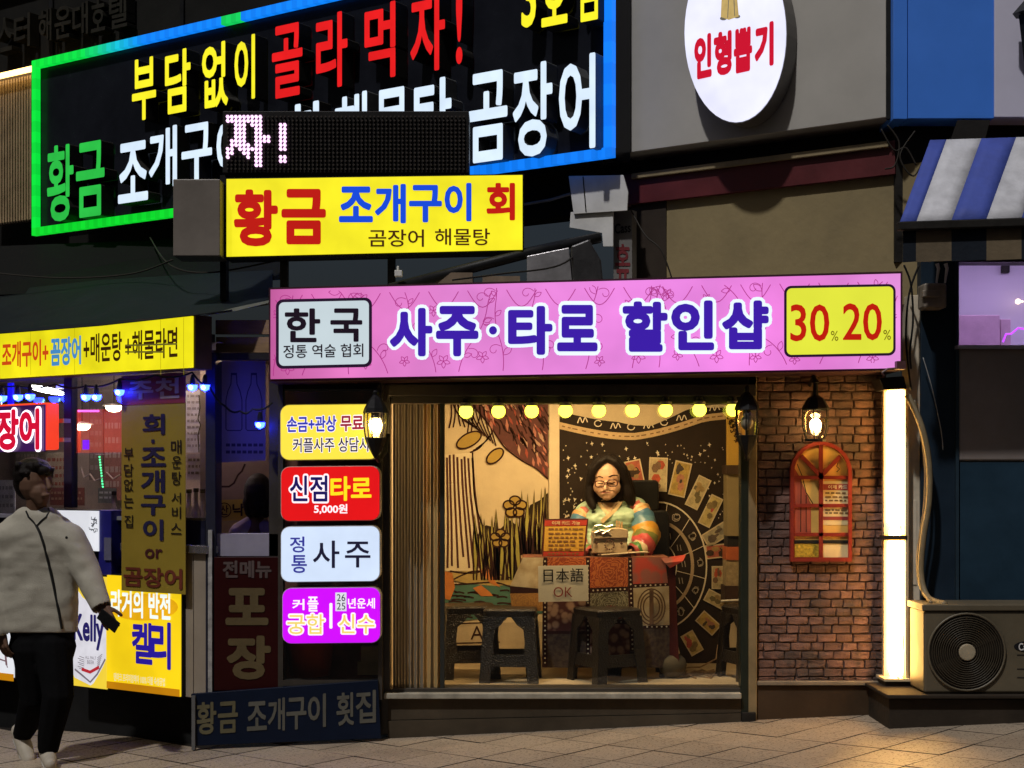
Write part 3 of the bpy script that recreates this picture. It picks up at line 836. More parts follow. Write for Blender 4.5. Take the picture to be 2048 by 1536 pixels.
# the lamp that lights the room, fixed under the ceiling behind the header
cl = thing('ceiling_lamp', 'warm ceiling lamp hidden under the booth roof', 'lamp', (0.3, 9.02, 2.16))
MB().box((-0.25, 8.985, 2.13), (0.85, 9.06, 2.19)).build('lamp_body', E('warm ceiling diffuser', (255, 205, 120), 6.0, 0), cl)
al = bpy.data.lights.new('ceiling_light', 'AREA'); al.shape = 'RECTANGLE'; al.size = 1.15; al.size_y = 0.07; al.energy = 40; al.color = (1.0, 0.66, 0.30)
ao = bpy.data.objects.new('ceiling_light', al); COL.objects.link(ao); ao.parent = cl; ao.location = (0, 0.03, -0.04); ao.rotation_euler = (R(18), 0, 0)
# row of globe bulbs
BULB = E('yellow globe', (248, 236, 70), 4.0, 0.0)
bx = [932, 997, 1063.5, 1131, 1198, 1265, 1331.5, 1399, 1466]
names = ['first globe bulb of the row, at the shutter', 'second globe bulb from the shutter', 'third globe bulb, over the yellow iris drawing', 'fourth globe bulb, at the left edge of the star cloth',
         'fifth globe bulb, over the left of the seated woman', 'sixth globe bulb, over the office chair', 'seventh globe bulb, third from the dark lantern', 'eighth globe bulb, second from the dark lantern', 'last globe bulb, half behind the dark unlit lantern']
for i, x in enumerate(bx):
    yb = 823 - (x - 932) * 0.007
    c = P(x, yb, 8.80)
    if i == 0:
        gb0 = thing('globe_bulb', names[0], 'light bulb', c, 'yellow globe bulbs in a row under the header')
        MB().ball(c, 0.041, 16).build('globe', BULB, gb0, smooth=True)
        MB().lathe([(0.036, 0.030), (0.036, 0.048), (0.028, 0.052)], c, 16).build('socket', SOCKET, gb0, smooth=False)
        MB().lathe([(0.022, 0.05), (0.022, 0.075)], c, 12).build('holder', DARK, gb0)
    else:
        dup(gb0, c, names[i])

# ------------------------------------------------------------------ pink sign
PK = Pl(8.45)
pk = thing('pink_sign', 'long pink lit sign with blue lettering and a yellow discount box', 'sign', PK.at(1170, 750))
def pk_mat():
    m = E('pink back lit vinyl', (206, 112, 200), 1.1, 0.2, 1.8)
    nt = m.node_tree; b = nt.nodes['Principled BSDF']
    tc = nt.nodes.new('ShaderNodeTexCoord')
    sp = nt.nodes.new('ShaderNodeSeparateXYZ'); nt.links.new(tc.outputs['Object'], sp.inputs[0])
    rp = nt.nodes.new('ShaderNodeValToRGB')
    mr = nt.nodes.new('ShaderNodeMapRange'); mr.inputs[1].default_value = -1.8; mr.inputs[2].default_value = 1.8
    nt.links.new(sp.outputs[0], mr.inputs[0]); nt.links.new(mr.outputs[0], rp.inputs[0])
    e = rp.color_ramp.elements
    e[0].color = (*lin((176, 80, 138)), 1); e[1].color = (*lin((212, 136, 205)), 1)
    for pos, c in ((0.12, (204, 108, 174)), (0.30, (216, 126, 200)), (0.65, (222, 128, 214)), (0.85, (216, 116, 200))):
        n_ = e.new(pos); n_.color = (*lin(c), 1)
    nt.links.new(rp.outputs[0], b.inputs['Emission Color'])
    return m
fq = PK.q((541, 758), (1801, 736), (1801, 547), (541, 579))
MB().prism(fq, PK.n, 0.01).build('panel', pk_mat(), pk)
MB().prism([p - PK.n * 0.011 for p in PK.q((537, 763), (1806, 740), (1806, 542), (537, 575))], PK.n, 0.38).build('case', M('dark maroon sign case', (0.05, 0.022, 0.03), 0.4, 0.2, 4, 0.05), pk)
# printed vines
def dlx(x): return -0.0222 * (x - 541)
vin = MB()
n = PK.n
def pv(x, y): return PK.at(x, y + dlx(x))
def vst(pts, wd=1.6):
    run = []
    for p in list(pts) + [None]:
        if p is not None and 546 < p[0] < 1796 and 584 < p[1] < 753: run.append(p)
        else:
            if len(run) > 1: vst0(run, wd)
            run = []
def vst0(pts, wd): vin.stroke([pv(*p) for p in pts], n, wd / F * 8.45, lift=0.002)
rv = random.Random(3)
def leaf(x, y, a, l):
    for sgn in (-1, 1):
        vst([(x + l * t * math.cos(a) - sgn * l * 0.26 * math.sin(math.pi * t) * math.sin(a), y + l * t * math.sin(a) + sgn * l * 0.26 * math.sin(math.pi * t) * math.cos(a)) for t in [k / 6 for k in range(7)]], 1.3)
def flower(x, y, r):
    for k in range(5): leaf(x, y, k * 2 * math.pi / 5 + 0.3, r)
for x0 in range(545, 1800, 78):
    a = rv.uniform(0.6, 1.2)
    x_, y_, d = x0 + rv.uniform(-20, 20), 752.0, rv.uniform(-1.9, -1.2)
    pts = [(x_, y_)]
    cv = rv.choice((-1, 1)) * rv.uniform(0.05, 0.09)
    for k in range(26):
        d += cv
        if k % 9 == 8: cv = -cv
        x_ += 8 * math.cos(d); y_ += 8 * math.sin(d)
        if not (586 < y_ < 754 and 546 < x_ < 1794): break
        pts.append((x_, y_))
        if k % 5 == 3:
            sg = rv.choice((-1, 1)); leaf(x_, y_, d + sg * 0.9, rv.uniform(14, 24))
        if k % 7 == 5:
            sg = rv.choice((-1, 1)); cp = []
            r0 = rv.uniform(10, 16); an = d + sg * 0.8; X, Y_ = x_, y_
            for t in range(16):
                X += 3.2 * math.cos(an); Y_ += 3.2 * math.sin(an); an += sg * (0.10 + 0.035 * t); cp.append((X, Y_))
            vst(cp, 1.3)
    if len(pts) > 2: vst(pts)
    if rv.random() < 0.75: flower(x0 + 30, rv.uniform(720, 742), rv.uniform(10, 16))
    if rv.random() < 0.4: flower(x0 + 10, rv.uniform(600, 640), rv.uniform(9, 13))
    vst([(x0 + 60 * t, 590 + 34 * math.sin(t * 3.1) * 1) for t in [k / 10 for k in range(11)]])
vin.build('vine_print', E('dark rose print', (170, 52, 132), 0.95, 0.1, 4), pk)
NAV = E('indigo print', (58, 26, 165), 0.95, 0.04); WHT = E('white print glow', (232, 246, 255), 1.0, 0.03)
CHS = [('사', 780, 616, 865, 713), ('주', 872, 612, 957, 713), ('타', 1016, 612, 1105, 710), ('로', 1114, 610, 1195, 703), ('할', 1245, 603, 1335, 704), ('인', 1342, 601, 1428, 701), ('샵', 1444, 601, 1537, 699)]
wo, bo_ = MB(), MB()
for ch, x0, y0, x1, y1 in CHS:
    qd = px4(PK, x0, y0, x1, y1)
    text(wo, ch, qd, n, 0.004, 0, 0.045, 0.07)
    text(bo_, ch, qd, n, 0.0075, 0, 0.045)
wo.poly([p + n * 0.004 for p in ell(PK, 986, 661, 14, 14, 16)])
bo_.poly([p + n * 0.0075 for p in ell(PK, 986, 661, 8, 8.5, 16)])
wo.build('letter_outline', WHT, pk)
bo_.build('lettering', NAV, pk)
DKP = E('dark plum print', (38, 14, 44), 0.8, 0.03)
wb = MB().poly([p + n * 0.003 for p in rrect(PK, 552, 599, 744, 738, 14, 4)], 0)
wb.poly([p + n * 0.006 for p in rrect(PK, 558, 605, 738, 732, 10, 4)], 1)
wb.build('name_box', [DKP, E('pale grey box', (192, 206, 212), 1.0, 0.05)], pk)
g = letter_run(MB(), PK, [('한', 570, 617, 641, 685), ('국', 661, 617, 725, 684)], 0.009, 0.03)
text(g, '정통 역술 협회', px4(PK, 567, 690, 727, 717, 3), n, 0.009, 0, 0.012)
g.build('lettering', E('near black print', (26, 12, 28), 0.8, 0.02), pk)
yb_ = MB().poly([p + n * 0.003 for p in rrect(PK, 1568, 572, 1791, 715, 14, 4)], 0)
yb_.poly([p + n * 0.006 for p in rrect(PK, 1573, 577, 1786, 710, 10, 4)], 1)
yb_.build('discount_box', [DKP, E('lime yellow box', (218, 222, 60), 1.0, 0.06)], pk)
g = letter_run(MB(), PK, [('30', 1580, 609, 1658, 683), ('20', 1685, 607, 1763, 681)], 0.009, 0.012)
g.build('lettering', E('red digits', (186, 24, 8), 0.95, 0.02), pk)
for b4 in ((1661, 662, 1676, 682), (1766, 660, 1781, 680)):
    letter_run(MB(), PK, [('%', *b4)], 0.009, 0.0).build('percent_sign', E('olive sign', (110, 95, 10), 0.8, 0.02), pk)
newthing('cable_clip', 'dark cable clip with a white hook under the right end of the pink sign', 'clip', MB().pbox(1794, 722, 1812, 738, 8.40, 8.46).tube([P(1768, 752, 8.42), P(1764, 745, 8.42), P(1775, 738, 8.42), P(1798, 736, 8.42)], 0.006, 6), M('maroon plastic', (0.08, 0.03, 0.03), 0.5))

# ------------------------------------------------------------------ four small lit signs on the side window
SW = Pl(8.60)
def small_sign(label, x0, y0, x1, y1, rgb, case=True):
    t = thing('small_sign', label, 'sign', SW.at((x0 + x1) / 2, y1), 'rounded lit signs stacked beside the window')
    MB().prism(rrect(SW, x0 + 1.5, y0 + 1.5, x1 - 1.5, y1 - 1.5, 17, 2), SW.n, 0.01).build('face', E('small sign %d %d %d' % rgb, rgb, 1.0, 0.05, 6), t)
    MB().prism([p - SW.n * 0.008 for p in rrect(SW, x0, y0, x1, y1, 18, 2)], SW.n, 0.10).build('case', M('pale plastic sign case', (0.5, 0.48, 0.46), 0.4), t)
    return t
sn = SW.n
BLP = E('royal blue print', (52, 60, 190), 0.9, 0); CRP = E('crimson small print', (150, 20, 50), 0.9, 0); BKP = E('navy black print', (28, 26, 52), 0.8, 0)
WHP = E('white small print', (255, 244, 250), 1.0, 0); YLP = E('yellow small print', (255, 222, 30), 1.0, 0)
t = small_sign('yellow rounded sign with blue and crimson writing, top of the stack by the lantern', 560, 809, 758, 921, (252, 226, 72))
g = MB(); g2 = MB()
for s_, b4 in (('손금+관상', (574, 833, 673, 865)), ('무료', (681, 832, 727, 863))):
    text(g2, s_, px4(SW, *b4, 2), sn, 0.003, 0, 0.028, 0.05)
text(g2, '커플사주 상담시', px4(SW, 586, 876, 737, 905, 2), sn, 0.003, 0, 0.012, 0.05)
g2.build('letter_outline', WHP, t)
text(MB(), '손금+관상', px4(SW, 574, 833, 673, 865, 2), sn, 0.006, 0, 0.028).build('lettering', BLP, t)
text(MB(), '무료', px4(SW, 681, 832, 727, 863, 1), sn, 0.006, 0, 0.028).build('lettering', CRP, t)
text(MB(), '커플사주 상담시', px4(SW, 586, 876, 737, 905, 2), sn, 0.006, 0, 0.012).build('lettering', BKP, t)
text(g, '!', px4(SW, 745, 880, 749, 904), sn, 0.004, 0, 0.02).build('lettering', CRP, t)
t = small_sign('red rounded sign with navy and yellow writing and a price, second in the stack', 561, 933, 760, 1043, (222, 18, 22))
text(MB(), '신점', px4(SW, 580, 951, 655, 1003, 0), sn, 0.003, 0, 0.02, 0.07).build('letter_outline', WHP, t)
text(MB(), '신점', px4(SW, 580, 951, 655, 1003, 0), sn, 0.006, 0, 0.02).build('lettering', E('deep navy print', (26, 16, 92), 0.9, 0), t)
text(MB(), '타로', px4(SW, 661, 953, 743, 1002, 1), sn, 0.004, 0, 0.03).build('lettering', YLP, t)
text(MB(), '5,000원', px4(SW, 628, 1008, 695, 1028, 0), sn, 0.004, 0, 0.025).build('lettering', WHP, t)
t = small_sign('white rounded sign with blue and black writing, third in the stack', 561, 1053, 760, 1165, (206, 222, 246))
letter_run(MB(), SW, [('정', 580, 1073, 609, 1105), ('통', 583, 1110, 614, 1146)], 0.004, 0.015).build('lettering', E('blue brush print', (48, 52, 150), 0.9, 0), t)
letter_run(MB(), SW, [('사', 626, 1081, 679, 1136), ('주', 690, 1083, 741, 1135)], 0.004, 0.012).build('lettering', BKP, t)
t = small_sign('magenta rounded sign with cream writing and a white number tag, lowest in the stack', 564, 1176, 761, 1288, (206, 10, 250))
letter_run(MB(), SW, [('커', 585, 1198, 609, 1220), ('플', 615, 1193, 637, 1223), ('년운세', 696, 1196, 750, 1217)], 0.004, 0.02).poly([p + sn * 0.004 for p in rrect(SW, 659, 1206, 665, 1257, 2)]).build('lettering', WHP, t)
letter_run(MB(), SW, [('궁합', 574, 1227, 650, 1269), ('신수', 677, 1227, 750, 1268)], 0.003, 0.03, 0.05).build('letter_outline', WHP, t)
for s_ in (('궁합', 574, 1227, 650, 1269), ('신수', 677, 1227, 750, 1268)): letter_run(MB(), SW, [s_], 0.006, 0.03, -0.02).build('lettering', E('cream gold print', (240, 214, 110), 0.95, 0), t)
MB().prism([p + sn * 0.006 for p in px4(SW, 671, 1185, 693, 1222)], sn, 0.003).build('number_tag', E('white tag', (225, 225, 235), 0.9, 0), t)
for s_, b4 in (('26', (674, 1188, 691, 1202)), ('25', (674, 1205, 691, 1219))): letter_run(MB(), SW, [(s_, *b4)], 0.0095, 0.0).build('lettering', BKP, t)
# side window behind them
sw = thing('side_window', 'dark side window behind the stack of rounded signs', 'window', P(665, 1365, 8.84))
MB().pbox(563, 778, 760, 1362, 8.74, 8.744).build('pane', GLASS, sw)
MB().pbox(556, 765, 566, 1375, 8.72, 8.80).build('frame', FR, sw)
MB().pbox(756, 765, 764, 1400, 8.72, 8.80).build('frame', FR, sw)
MB().pbox(566, 1360, 756, 1372, 8.72, 8.80).build('sill', FR, sw)
MB().pbox(540, 770, 775, 1390, 9.15, 9.2).build('inner_board', M('dim red brown board', (0.16, 0.055, 0.035), 0.6, 0.5, 2.5, 0.1), sw)
newthing('red_tub', 'dim red plastic tub inside the side window under the magenta sign', 'tub', MB().lathe([(0.12, 0), (0.15, 0.28), (0.155, 0.28), (0.155, 0.30)], P(620, 1350, 9.0), 16), M('red tub plastic', (0.30, 0.035, 0.02), 0.4, 0.2, 5, 0.05), smooth=True)
newthing('cream_box', 'small cream carton inside the side window beside the red tub', 'box', MB().pbox(722, 1293, 765, 1324, 9.0, 9.1).pbox(715, 1324, 765, 1350, 9.02, 9.12), M('cream carton', (0.5, 0.34, 0.16), 0.6))

# ------------------------------------------------------------------ coach lanterns
LBULB = E('warm lantern bulb', (255, 216, 140), 45.0, 0.0)
LB2 = M('unlit bulb glass', (0.3, 0.28, 0.24), 0.2, 0.05, 5, 0)
def lantern(label, c, lit, style, sc=1.0):
    t = thing('coach_lantern', label, 'lantern', c)
    def S(pr): return [(a * sc, b * sc) for a, b in pr]
    if style == 'cup':
        MB().lathe(S([(0.058, 0.055), (0.052, 0.075), (0.03, 0.115), (0.012, 0.135), (0.014, 0.15), (0.004, 0.165)]), c, 8).build('cap', BLACK, t)
        MB().lathe(S([(0.028, -0.095), (0.045, -0.05), (0.052, 0.0), (0.05, 0.055)]), c, 12).build('glass', LGLASS, t, smooth=True)
        g = MB()
        for k in range(6):
            an = k * math.pi / 3 + 0.3
            g.tube([c + Vector((r * math.cos(an), r * math.sin(an), h)) * sc for r, h in ((0.03, -0.095), (0.047, -0.05), (0.054, 0.0), (0.052, 0.055))], 0.0035 * sc, 5)
        g.build('cage', BLACK, t)
        MB().lathe(S([(0.006, -0.15), (0.02, -0.125), (0.036, -0.095), (0.05, -0.058), (0.046, -0.056), (0.03, -0.09)]), c, 8).build('cup', BLACK, t)
        side = 1
        MB().tube([c + Vector((0.0, 0.0, -0.13)) * sc, c + Vector((0.01, 0.05, -0.16)) * sc, c + Vector((0.03, 0.12, -0.12)) * sc, c + Vector((0.04, 0.20, -0.04)) * sc], 0.012 * sc, 8).build('bracket', BLACK, t, smooth=True)
        MB().lathe(S([(0.018, 0.0), (0.018, 0.03)]), c + Vector((0, 0, 0.03)) * sc, 8).build('bulb_holder', BLACK, t)
    else:
        MB().lathe(S([(0.068, 0.075), (0.072, 0.082), (0.04, 0.135), (0.014, 0.15), (0.012, 0.21), (0.02, 0.215), (0.012, 0.23)]), c, 8).build('cap', BLACK, t)
        MB().lathe(S([(0.048, -0.075), (0.064, -0.02), (0.068, 0.03), (0.066, 0.075)]), c, 12).build('glass', LGLASS, t, smooth=True)
        g = MB()
        for k in range(6):
            an = k * math.pi / 3 + 0.2
            g.tube([c + Vector((r * math.cos(an), r * math.sin(an), h)) * sc for r, h in ((0.05, -0.075), (0.066, -0.02), (0.07, 0.03), (0.068, 0.075))], 0.0032 * sc, 5)
        g.lathe(S([(0.052, -0.083), (0.054, -0.072)]), c, 12)
        g.build('cage', BLACK, t)
        MB().tube([c + Vector((0, 0, 0.22)) * sc, c + Vector((0, 0.05, 0.245)) * sc, c + Vector((0, 0.14, 0.21)) * sc], 0.011 * sc, 8).build('bracket', BLACK, t, smooth=True)
    MB().ball(c + Vector((0, 0, 0.0)), 0.030 * sc, 12, 0, (1, 1, 1.15)).build('bulb', LBULB if lit else LB2, t, smooth=True)
    return t
lantern('lit black coach lantern overlapping the yellow rounded sign', P(751, 850, 8.50), True, 'cup', 1.25)
lantern('unlit black coach lantern at the right edge of the open window', P(1494, 845, 8.62), False, 'cup', 1.3)
lantern('lit black coach lantern hanging on the brick wall above the red arched window', P(1631, 850, 8.68), True, 'hang', 1.15)

# ------------------------------------------------------------------ red arched window
AW = Pl(8.795)
arch = thing('arched_window', 'red arched window frame on the brick wall under the lit lantern', 'window', AW.at(1641, 1122))
def arch_pts(x0, x1, ytop, yspring, ybot, k=14):
    cx = (x0 + x1) / 2; rx = (x1 - x0) / 2; ry = yspring - ytop
    top = [(cx + rx * math.cos(math.pi * i / k), yspring - ry * math.sin(math.pi * i / k)) for i in range(k + 1)]
    return [(x0, ybot), (x1, ybot)] + top
out = [(1581, 1123), (1704, 1123)] + [(1642.5 + 61.5 * math.cos(math.pi * i / 14), 945 - 62 * math.sin(math.pi * i / 14)) for i in range(15)]
inn = [(1588, 1115), (1697, 1115)] + [(1642.5 + 54 * math.cos(math.pi * i / 14), 945 - 55 * math.sin(math.pi * i / 14)) for i in range(15)]
REDW = M('red painted wood', (0.23, 0.022, 0.012), 0.45, 0.15, 6, 0.08)
def ring(outp, inp, pl, depth, mat, name, par):
    k = len(outp); m_ = MB()
    A = pl.q(*outp); B = pl.q(*inp); A2 = [p - pl.n * depth for p in A]; B2 = [p - pl.n * depth for p in B]
    fs = []
    for i in range(k):
        j = (i + 1) % k
        fs += [(i, j, k + j, k + i), (2 * k + j, 2 * k + i, i, j)[::-1], (k + i, k + j, 3 * k + j, 3 * k + i)]
    m_.add(A + B + A2 + B2, fs)
    return m_.build(name, mat, par)
ring(out, inn, AW, 0.04, REDW, 'frame', arch)
def bar(x0, y0, x1, y1, wd, d=0.035):
    dx, dy = x1 - x0, y1 - y0; l = math.hypot(dx, dy); ox, oy = -dy / l * wd / 2, dx / l * wd / 2
    MB().prism(AW.off(-0.006).q((x0 + ox, y0 + oy), (x1 + ox, y1 + oy), (x1 - ox, y1 - oy), (x0 - ox, y0 - oy)), AW.n, d).build('glazing_bar', REDW, arch)
bar(1642, 890, 1642, 1116, 8); bar(1586, 955, 1699, 955, 7); bar(1586, 1011, 1699, 1011, 7); bar(1586, 1069, 1699, 1069, 7)
bar(1642, 953, 1603, 912, 8); bar(1642, 953, 1681, 912, 8)
# what is seen behind its panes: lit printed card, red curtain, menu card
BP = Pl(8.812)
pb = MB().poly(BP.q(*[(x, y) for x, y in inn]), 0)
yc = M('ochre printed board', (0.80, 0.46, 0.10), 0.6, 0.12, 6, 0.05)
pb.build('backing_board', yc, arch)
def art(name, mat, polys, lift, par, pl):
    m_ = MB()
    for p in polys: m_.poly([v + pl.n * lift for v in pl.q(*p)])
    return m_.build(name, mat, par)
art('curtain_print', M('terracotta print', (0.36, 0.07, 0.035), 0.7, 0.2, 8, 0.05), [[(1588, 1066), (1622, 1066), (1622, 1008), (1612, 985), (1600, 955), (1588, 935)]], 0.002, arch, BP)
g = MB()
for pts in ([(1602, 958), (1601, 1064)], [(1612, 990), (1612, 1064)], [(1594, 928), (1604, 952), (1612, 985), (1626, 1008), (1641, 1016)], [(1676, 925), (1673, 933), (1679, 938), (1673, 944)]):
    g.stroke(BP.q(*pts), BP.n, 0.005, lift=0.004)
g.build('line_print', BLACK, arch)
art('card_print', M('cream print', (0.80, 0.62, 0.3), 0.7, 0.1, 8, 0.02), [[(1646, 1050), (1700, 1050), (1700, 962), (1646, 962)], [(1646, 1116), (1700, 1116), (1700, 1080), (1646, 1080)]], 0.002, arch, BP)
art('card_header', M('red brown print', (0.30, 0.04, 0.03), 0.7, 0.1), [[(1646, 980), (1700, 980), (1700, 968), (1646, 968)], [(1646, 1040), (1700, 1040), (1700, 1033), (1646, 1033)]], 0.004, arch, BP)
g = MB(); text(g, '이제 카드', px4(BP, 1656, 970, 1694, 978), BP.n, 0.006, 0, 0.02); g.build('lettering', M('cream letter', (0.7, 0.6, 0.4), 0.6), arch)
g = MB()
for yy in (986, 994, 1001, 1020, 1026):
    xx = 1650
    while xx < 1694:
        l = rnd.uniform(4, 12); g.stroke(BP.q((xx, yy), (min(1696, xx + l), yy)), BP.n, 0.009, lift=0.005); xx += l + 3
g.build('line_print', M('brown print', (0.14, 0.07, 0.02), 0.7), arch)
art('gold_print', M('gold mottled print', (0.52, 0.34, 0.03), 0.4, 0.6, 60, 0.3), [[(1589, 1114), (1637, 1114), (1637, 1088), (1589, 1088)]], 0.004, arch, BP)
art('dark_bar_print', DARK, [[(1588, 1087), (1697, 1087), (1697, 1080), (1588, 1080)]], 0.006, arch, BP)

# ------------------------------------------------------------------ upright tube lamp in its box
tl_ = thing('tube_lamp', 'tall dazzling tube lamp in an upright cream box beside the brick wall', 'lamp', P(1790, 1362, 8.72))
TUBE = E('dazzling tube', (255, 194, 104), 36.0, 0.0)
a, b = P(1789, 1070, 8.74), P(1787, 778, 8.74)
MB().tube([P(1790, 1071, 8.73), P(1790, 1062, 8.73), P(1790, 1054, 8.73), P(1790, 1045, 8.73), P(1790, 780, 8.73)], [0.036, 0.034, 0.022, 0.046, 0.046], 14).build('tube', TUBE, tl_, smooth=True)
MB().tube([P(1792, 1082, 8.73), P(1792, 1340, 8.73), P(1792, 1352, 8.73)], [0.046, 0.044, 0.03], 14).build('tube', TUBE, tl_, smooth=True)
LBOX = M('cream lamp box', (0.60, 0.48, 0.29), 0.45, 0.12, 5, 0.05)
MB().pbox(1770, 776, 1815, 1362, 8.79, 8.82).build('back_plate', LBOX, tl_)
MB().pbox(1768, 776, 1772, 1362, 8.755, 8.80).build('side_plate', LBOX, tl_)
MB().pbox(1811, 776, 1817, 1362, 8.66, 8.80).build('side_plate', LBOX, tl_)
MB().pbox(1769, 1071, 1815, 1080, 8.66, 8.78).build('clamp', BROWNM, tl_)
MB().prism(Pl(8.60).q((1768, 780), (1814, 778), (1808, 752), (1758, 756)), Pl(8).n, 0.2).build('cap', BLACK, tl_, bevel=0.006)
MB().pbox(1769, 1358, 1846, 1363, 8.62, 8.82).build('base_plate', LBOX, tl_)
newthing('door_post', 'cream post beside the tube lamp with an inset blue grey strip', 'post', MB().pbox(1817, 590, 1846, 1425, 8.75, 8.9).pbox(1826, 1000, 1834, 1170, 8.745, 8.75), CREAM, bevel=0.003)
cable('thin black wire looping at the foot of the tube lamp', [P(1806, 1270, 8.64), P(1808, 1330, 8.64), P(1806, 1362, 8.64), P(1790, 1345, 8.64), P(1788, 1318, 8.64)], 0.003)
newthing('lamp_step', 'low brown concrete block under the tube lamp', 'block', MB().pbox(1770, 1364, 1846, 1390, 8.66, 8.85), CONC, bevel=0.005)

# ------------------------------------------------------------------ outdoor air conditioner
AY = 8.32
newthing('concrete_step', 'low dark concrete step carrying the outdoor unit', 'step', MB().pbox(1774, 1390, 2700, 1398, 8.28, 8.8).pbox(1778, 1398, 2700, 1470, 8.32, 8.8), M('dark stained concrete', (0.028, 0.021, 0.015), 0.8, 0.3, 3, 0.3), bevel=0.006)
ac = thing('outdoor_unit', 'cream outdoor air conditioner with a round dark fan grille at the lower right', 'air conditioner', P(1960, 1388, AY + 0.15))
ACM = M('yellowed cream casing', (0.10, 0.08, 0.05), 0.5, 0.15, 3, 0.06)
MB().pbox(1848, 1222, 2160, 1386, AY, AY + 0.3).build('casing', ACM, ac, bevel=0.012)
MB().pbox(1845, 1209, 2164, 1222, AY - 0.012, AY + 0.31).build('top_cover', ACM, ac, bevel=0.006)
fc = P(1933, 1304, AY - 0.004)
rf = 79 / F * AY
MB().lathe([(rf, 0.0), (rf, -0.008), (rf * 0.95, -0.010), (rf * 0.94, 0.002)], fc, 40, 0, 'y').build('fan_ring', ACM, ac, smooth=True)
MB().lathe([(rf * 0.945, -0.0045), (0.001, -0.0035)], fc, 32, 0, 'y').build('fan_opening', M('black fan cavity', (0.012, 0.009, 0.006), 0.8), ac)
g = MB()
for k in range(1, 13):
    r0 = rf * (0.22 + 0.72 * k / 13)
    g.tube([fc + Vector((r0 * math.cos(2 * math.pi * i / 40), -0.010, r0 * math.sin(2 * math.pi * i / 40))) for i in range(41)], 0.0022, 4, 0, False)
g.build('grille', M('dark grille wire', (0.05, 0.04, 0.026), 0.5, 0.1), ac)
for k in range(4):
    an = k * math.pi / 2 + 0.5
    MB().prism([fc + Vector((r * math.cos(an + o), -0.0062, r * math.sin(an + o))) for r, o in ((rf * .2, 0), (rf * .85, -0.1), (rf * .85, 0.7), (rf * .2, 0.5))], Vector((0, -1, 0)), 0.001).build('fan_blade', M('fan blade', (0.028, 0.022, 0.015), 0.5), ac)
MB().lathe([(rf * 0.21, 0.0), (rf * 0.21, -0.016), (rf * 0.19, -0.018)], fc, 20, 0, 'y').build('fan_hub', M('hub plastic', (0.30, 0.25, 0.17), 0.5), ac)
lg = MB().prism(ell(Pl(AY - 0.003), 2058, 1293, 30, 11, 24), Pl(8).n, 0.003)
lg.build('badge', BLACK, ac)
text(MB(), 'Carrier', px4(Pl(AY - 0.003), 2037, 1286, 2080, 1301), Pl(8).n, 0.002, 0, 0.02).build('lettering', WHITEP, ac)
g = MB()
for yy in (1310, 1338, 1355): g.stroke(Pl(AY - 0.001).q((2034, yy), (2090, yy)), Pl(8).n, 0.006, lift=0.001)
g.build('label_print', DARK, ac)

# ------------------------------------------------------------------ cloths on the booth's back wall
TP = Pl(10.09)
tn = TP.n
w1 = 1 / F * 10.09
def smooth_line(pts, k=6):
    o = []
    for i in range(len(pts) - 1):
        a = Vector(pts[max(0, i - 1)]).to_2d() if False else Vector((*pts[max(0, i - 1)], 0)); b = Vector((*pts[i], 0)); c = Vector((*pts[i + 1], 0)); d = Vector((*pts[min(len(pts) - 1, i + 2)], 0))
        for t in [j / k for j in range(k)]:
            v = 0.5 * ((2 * b) + (c - a) * t + (2 * a - 5 * b + 4 * c - d) * t * t + (-a + 3 * b - 3 * c + d) * t ** 3)
            o.append((v.x, v.y))
    o.append(pts[-1])
    return o
gc = thing('garden_cloth', 'cream wall cloth printed with pale drapery, yellow irises, red foliage and a teal pond', 'wall hanging', TP.at(995, 1325))
m_ = MB()
nx, nz = 12, 12
def wavy(pl, x0, y0, x1, y1, nx, nz, amp, mbx, ph=0.0):
    vv = []
    for j in range(nz + 1):
        for i in range(nx + 1):
            x = x0 + (x1 - x0) * i / nx; y = y0 + (y1 - y0) * j / nz
            p = pl.at(x, y); p = p + pl.n * amp * (math.sin(i * 1.1 + j * 0.35 + ph) - 1)
            vv.append(p)
    mbx.add(vv, [(j * (nx + 1) + i, j * (nx + 1) + i + 1, (j + 1) * (nx + 1) + i + 1, (j + 1) * (nx + 1) + i) for j in range(nz) for i in range(nx)])
    return mbx
CLOTH = M('cream printed cloth', (0.60, 0.48, 0.31), 0.85, 0.1, 4, 0.1)
wavy(TP, 884, 795, 1097, 1328, 8, 16, 0.002, m_).build('cloth', CLOTH, gc, smooth=True)
INK = M('dark brown ink', (0.035, 0.012, 0.008), 0.8, 0.1, 10, 0)
def ink(par, lines, wd, mat=INK, lift=0.006, name='line_print', sm=True):
    g = MB()
    for l in lines: g.stroke(TP.q(*(smooth_line(l) if sm else l)), tn, wd * w1, lift=lift)
    return g.build(name, mat, par)
rp = random.Random(11)
art('pale_print', M('pale cream print', (0.68, 0.57, 0.39), 0.85, 0.08, 5, 0.05), [[(884, 910), (944, 905), (950, 1000), (968, 1060), (986, 1112), (962, 1142), (884, 1142)]], 0.004, gc, TP)
art('foliage_print', M('deep maroon print', (0.10, 0.03, 0.025), 0.85, 0.3, 12, 0.05), [[(935, 795), (1096, 795), (1096, 958), (1072, 935), (1045, 920), (1015, 898), (1000, 880), (980, 850), (955, 820)]], 0.004, gc, TP)
art('pond_print', M('teal print', (0.06, 0.15, 0.115), 0.85, 0.15, 8, 0.05), [[(884, 1170), (930, 1168), (990, 1165), (1030, 1175), (1096, 1178), (1096, 1225), (884, 1245)]], 0.004, gc, TP)
art('caption_print', M('light caption print', (0.45, 0.36, 0.24), 0.85), [[(884, 1248), (1096, 1243), (1096, 1318), (884, 1320)]], 0.004, gc, TP)
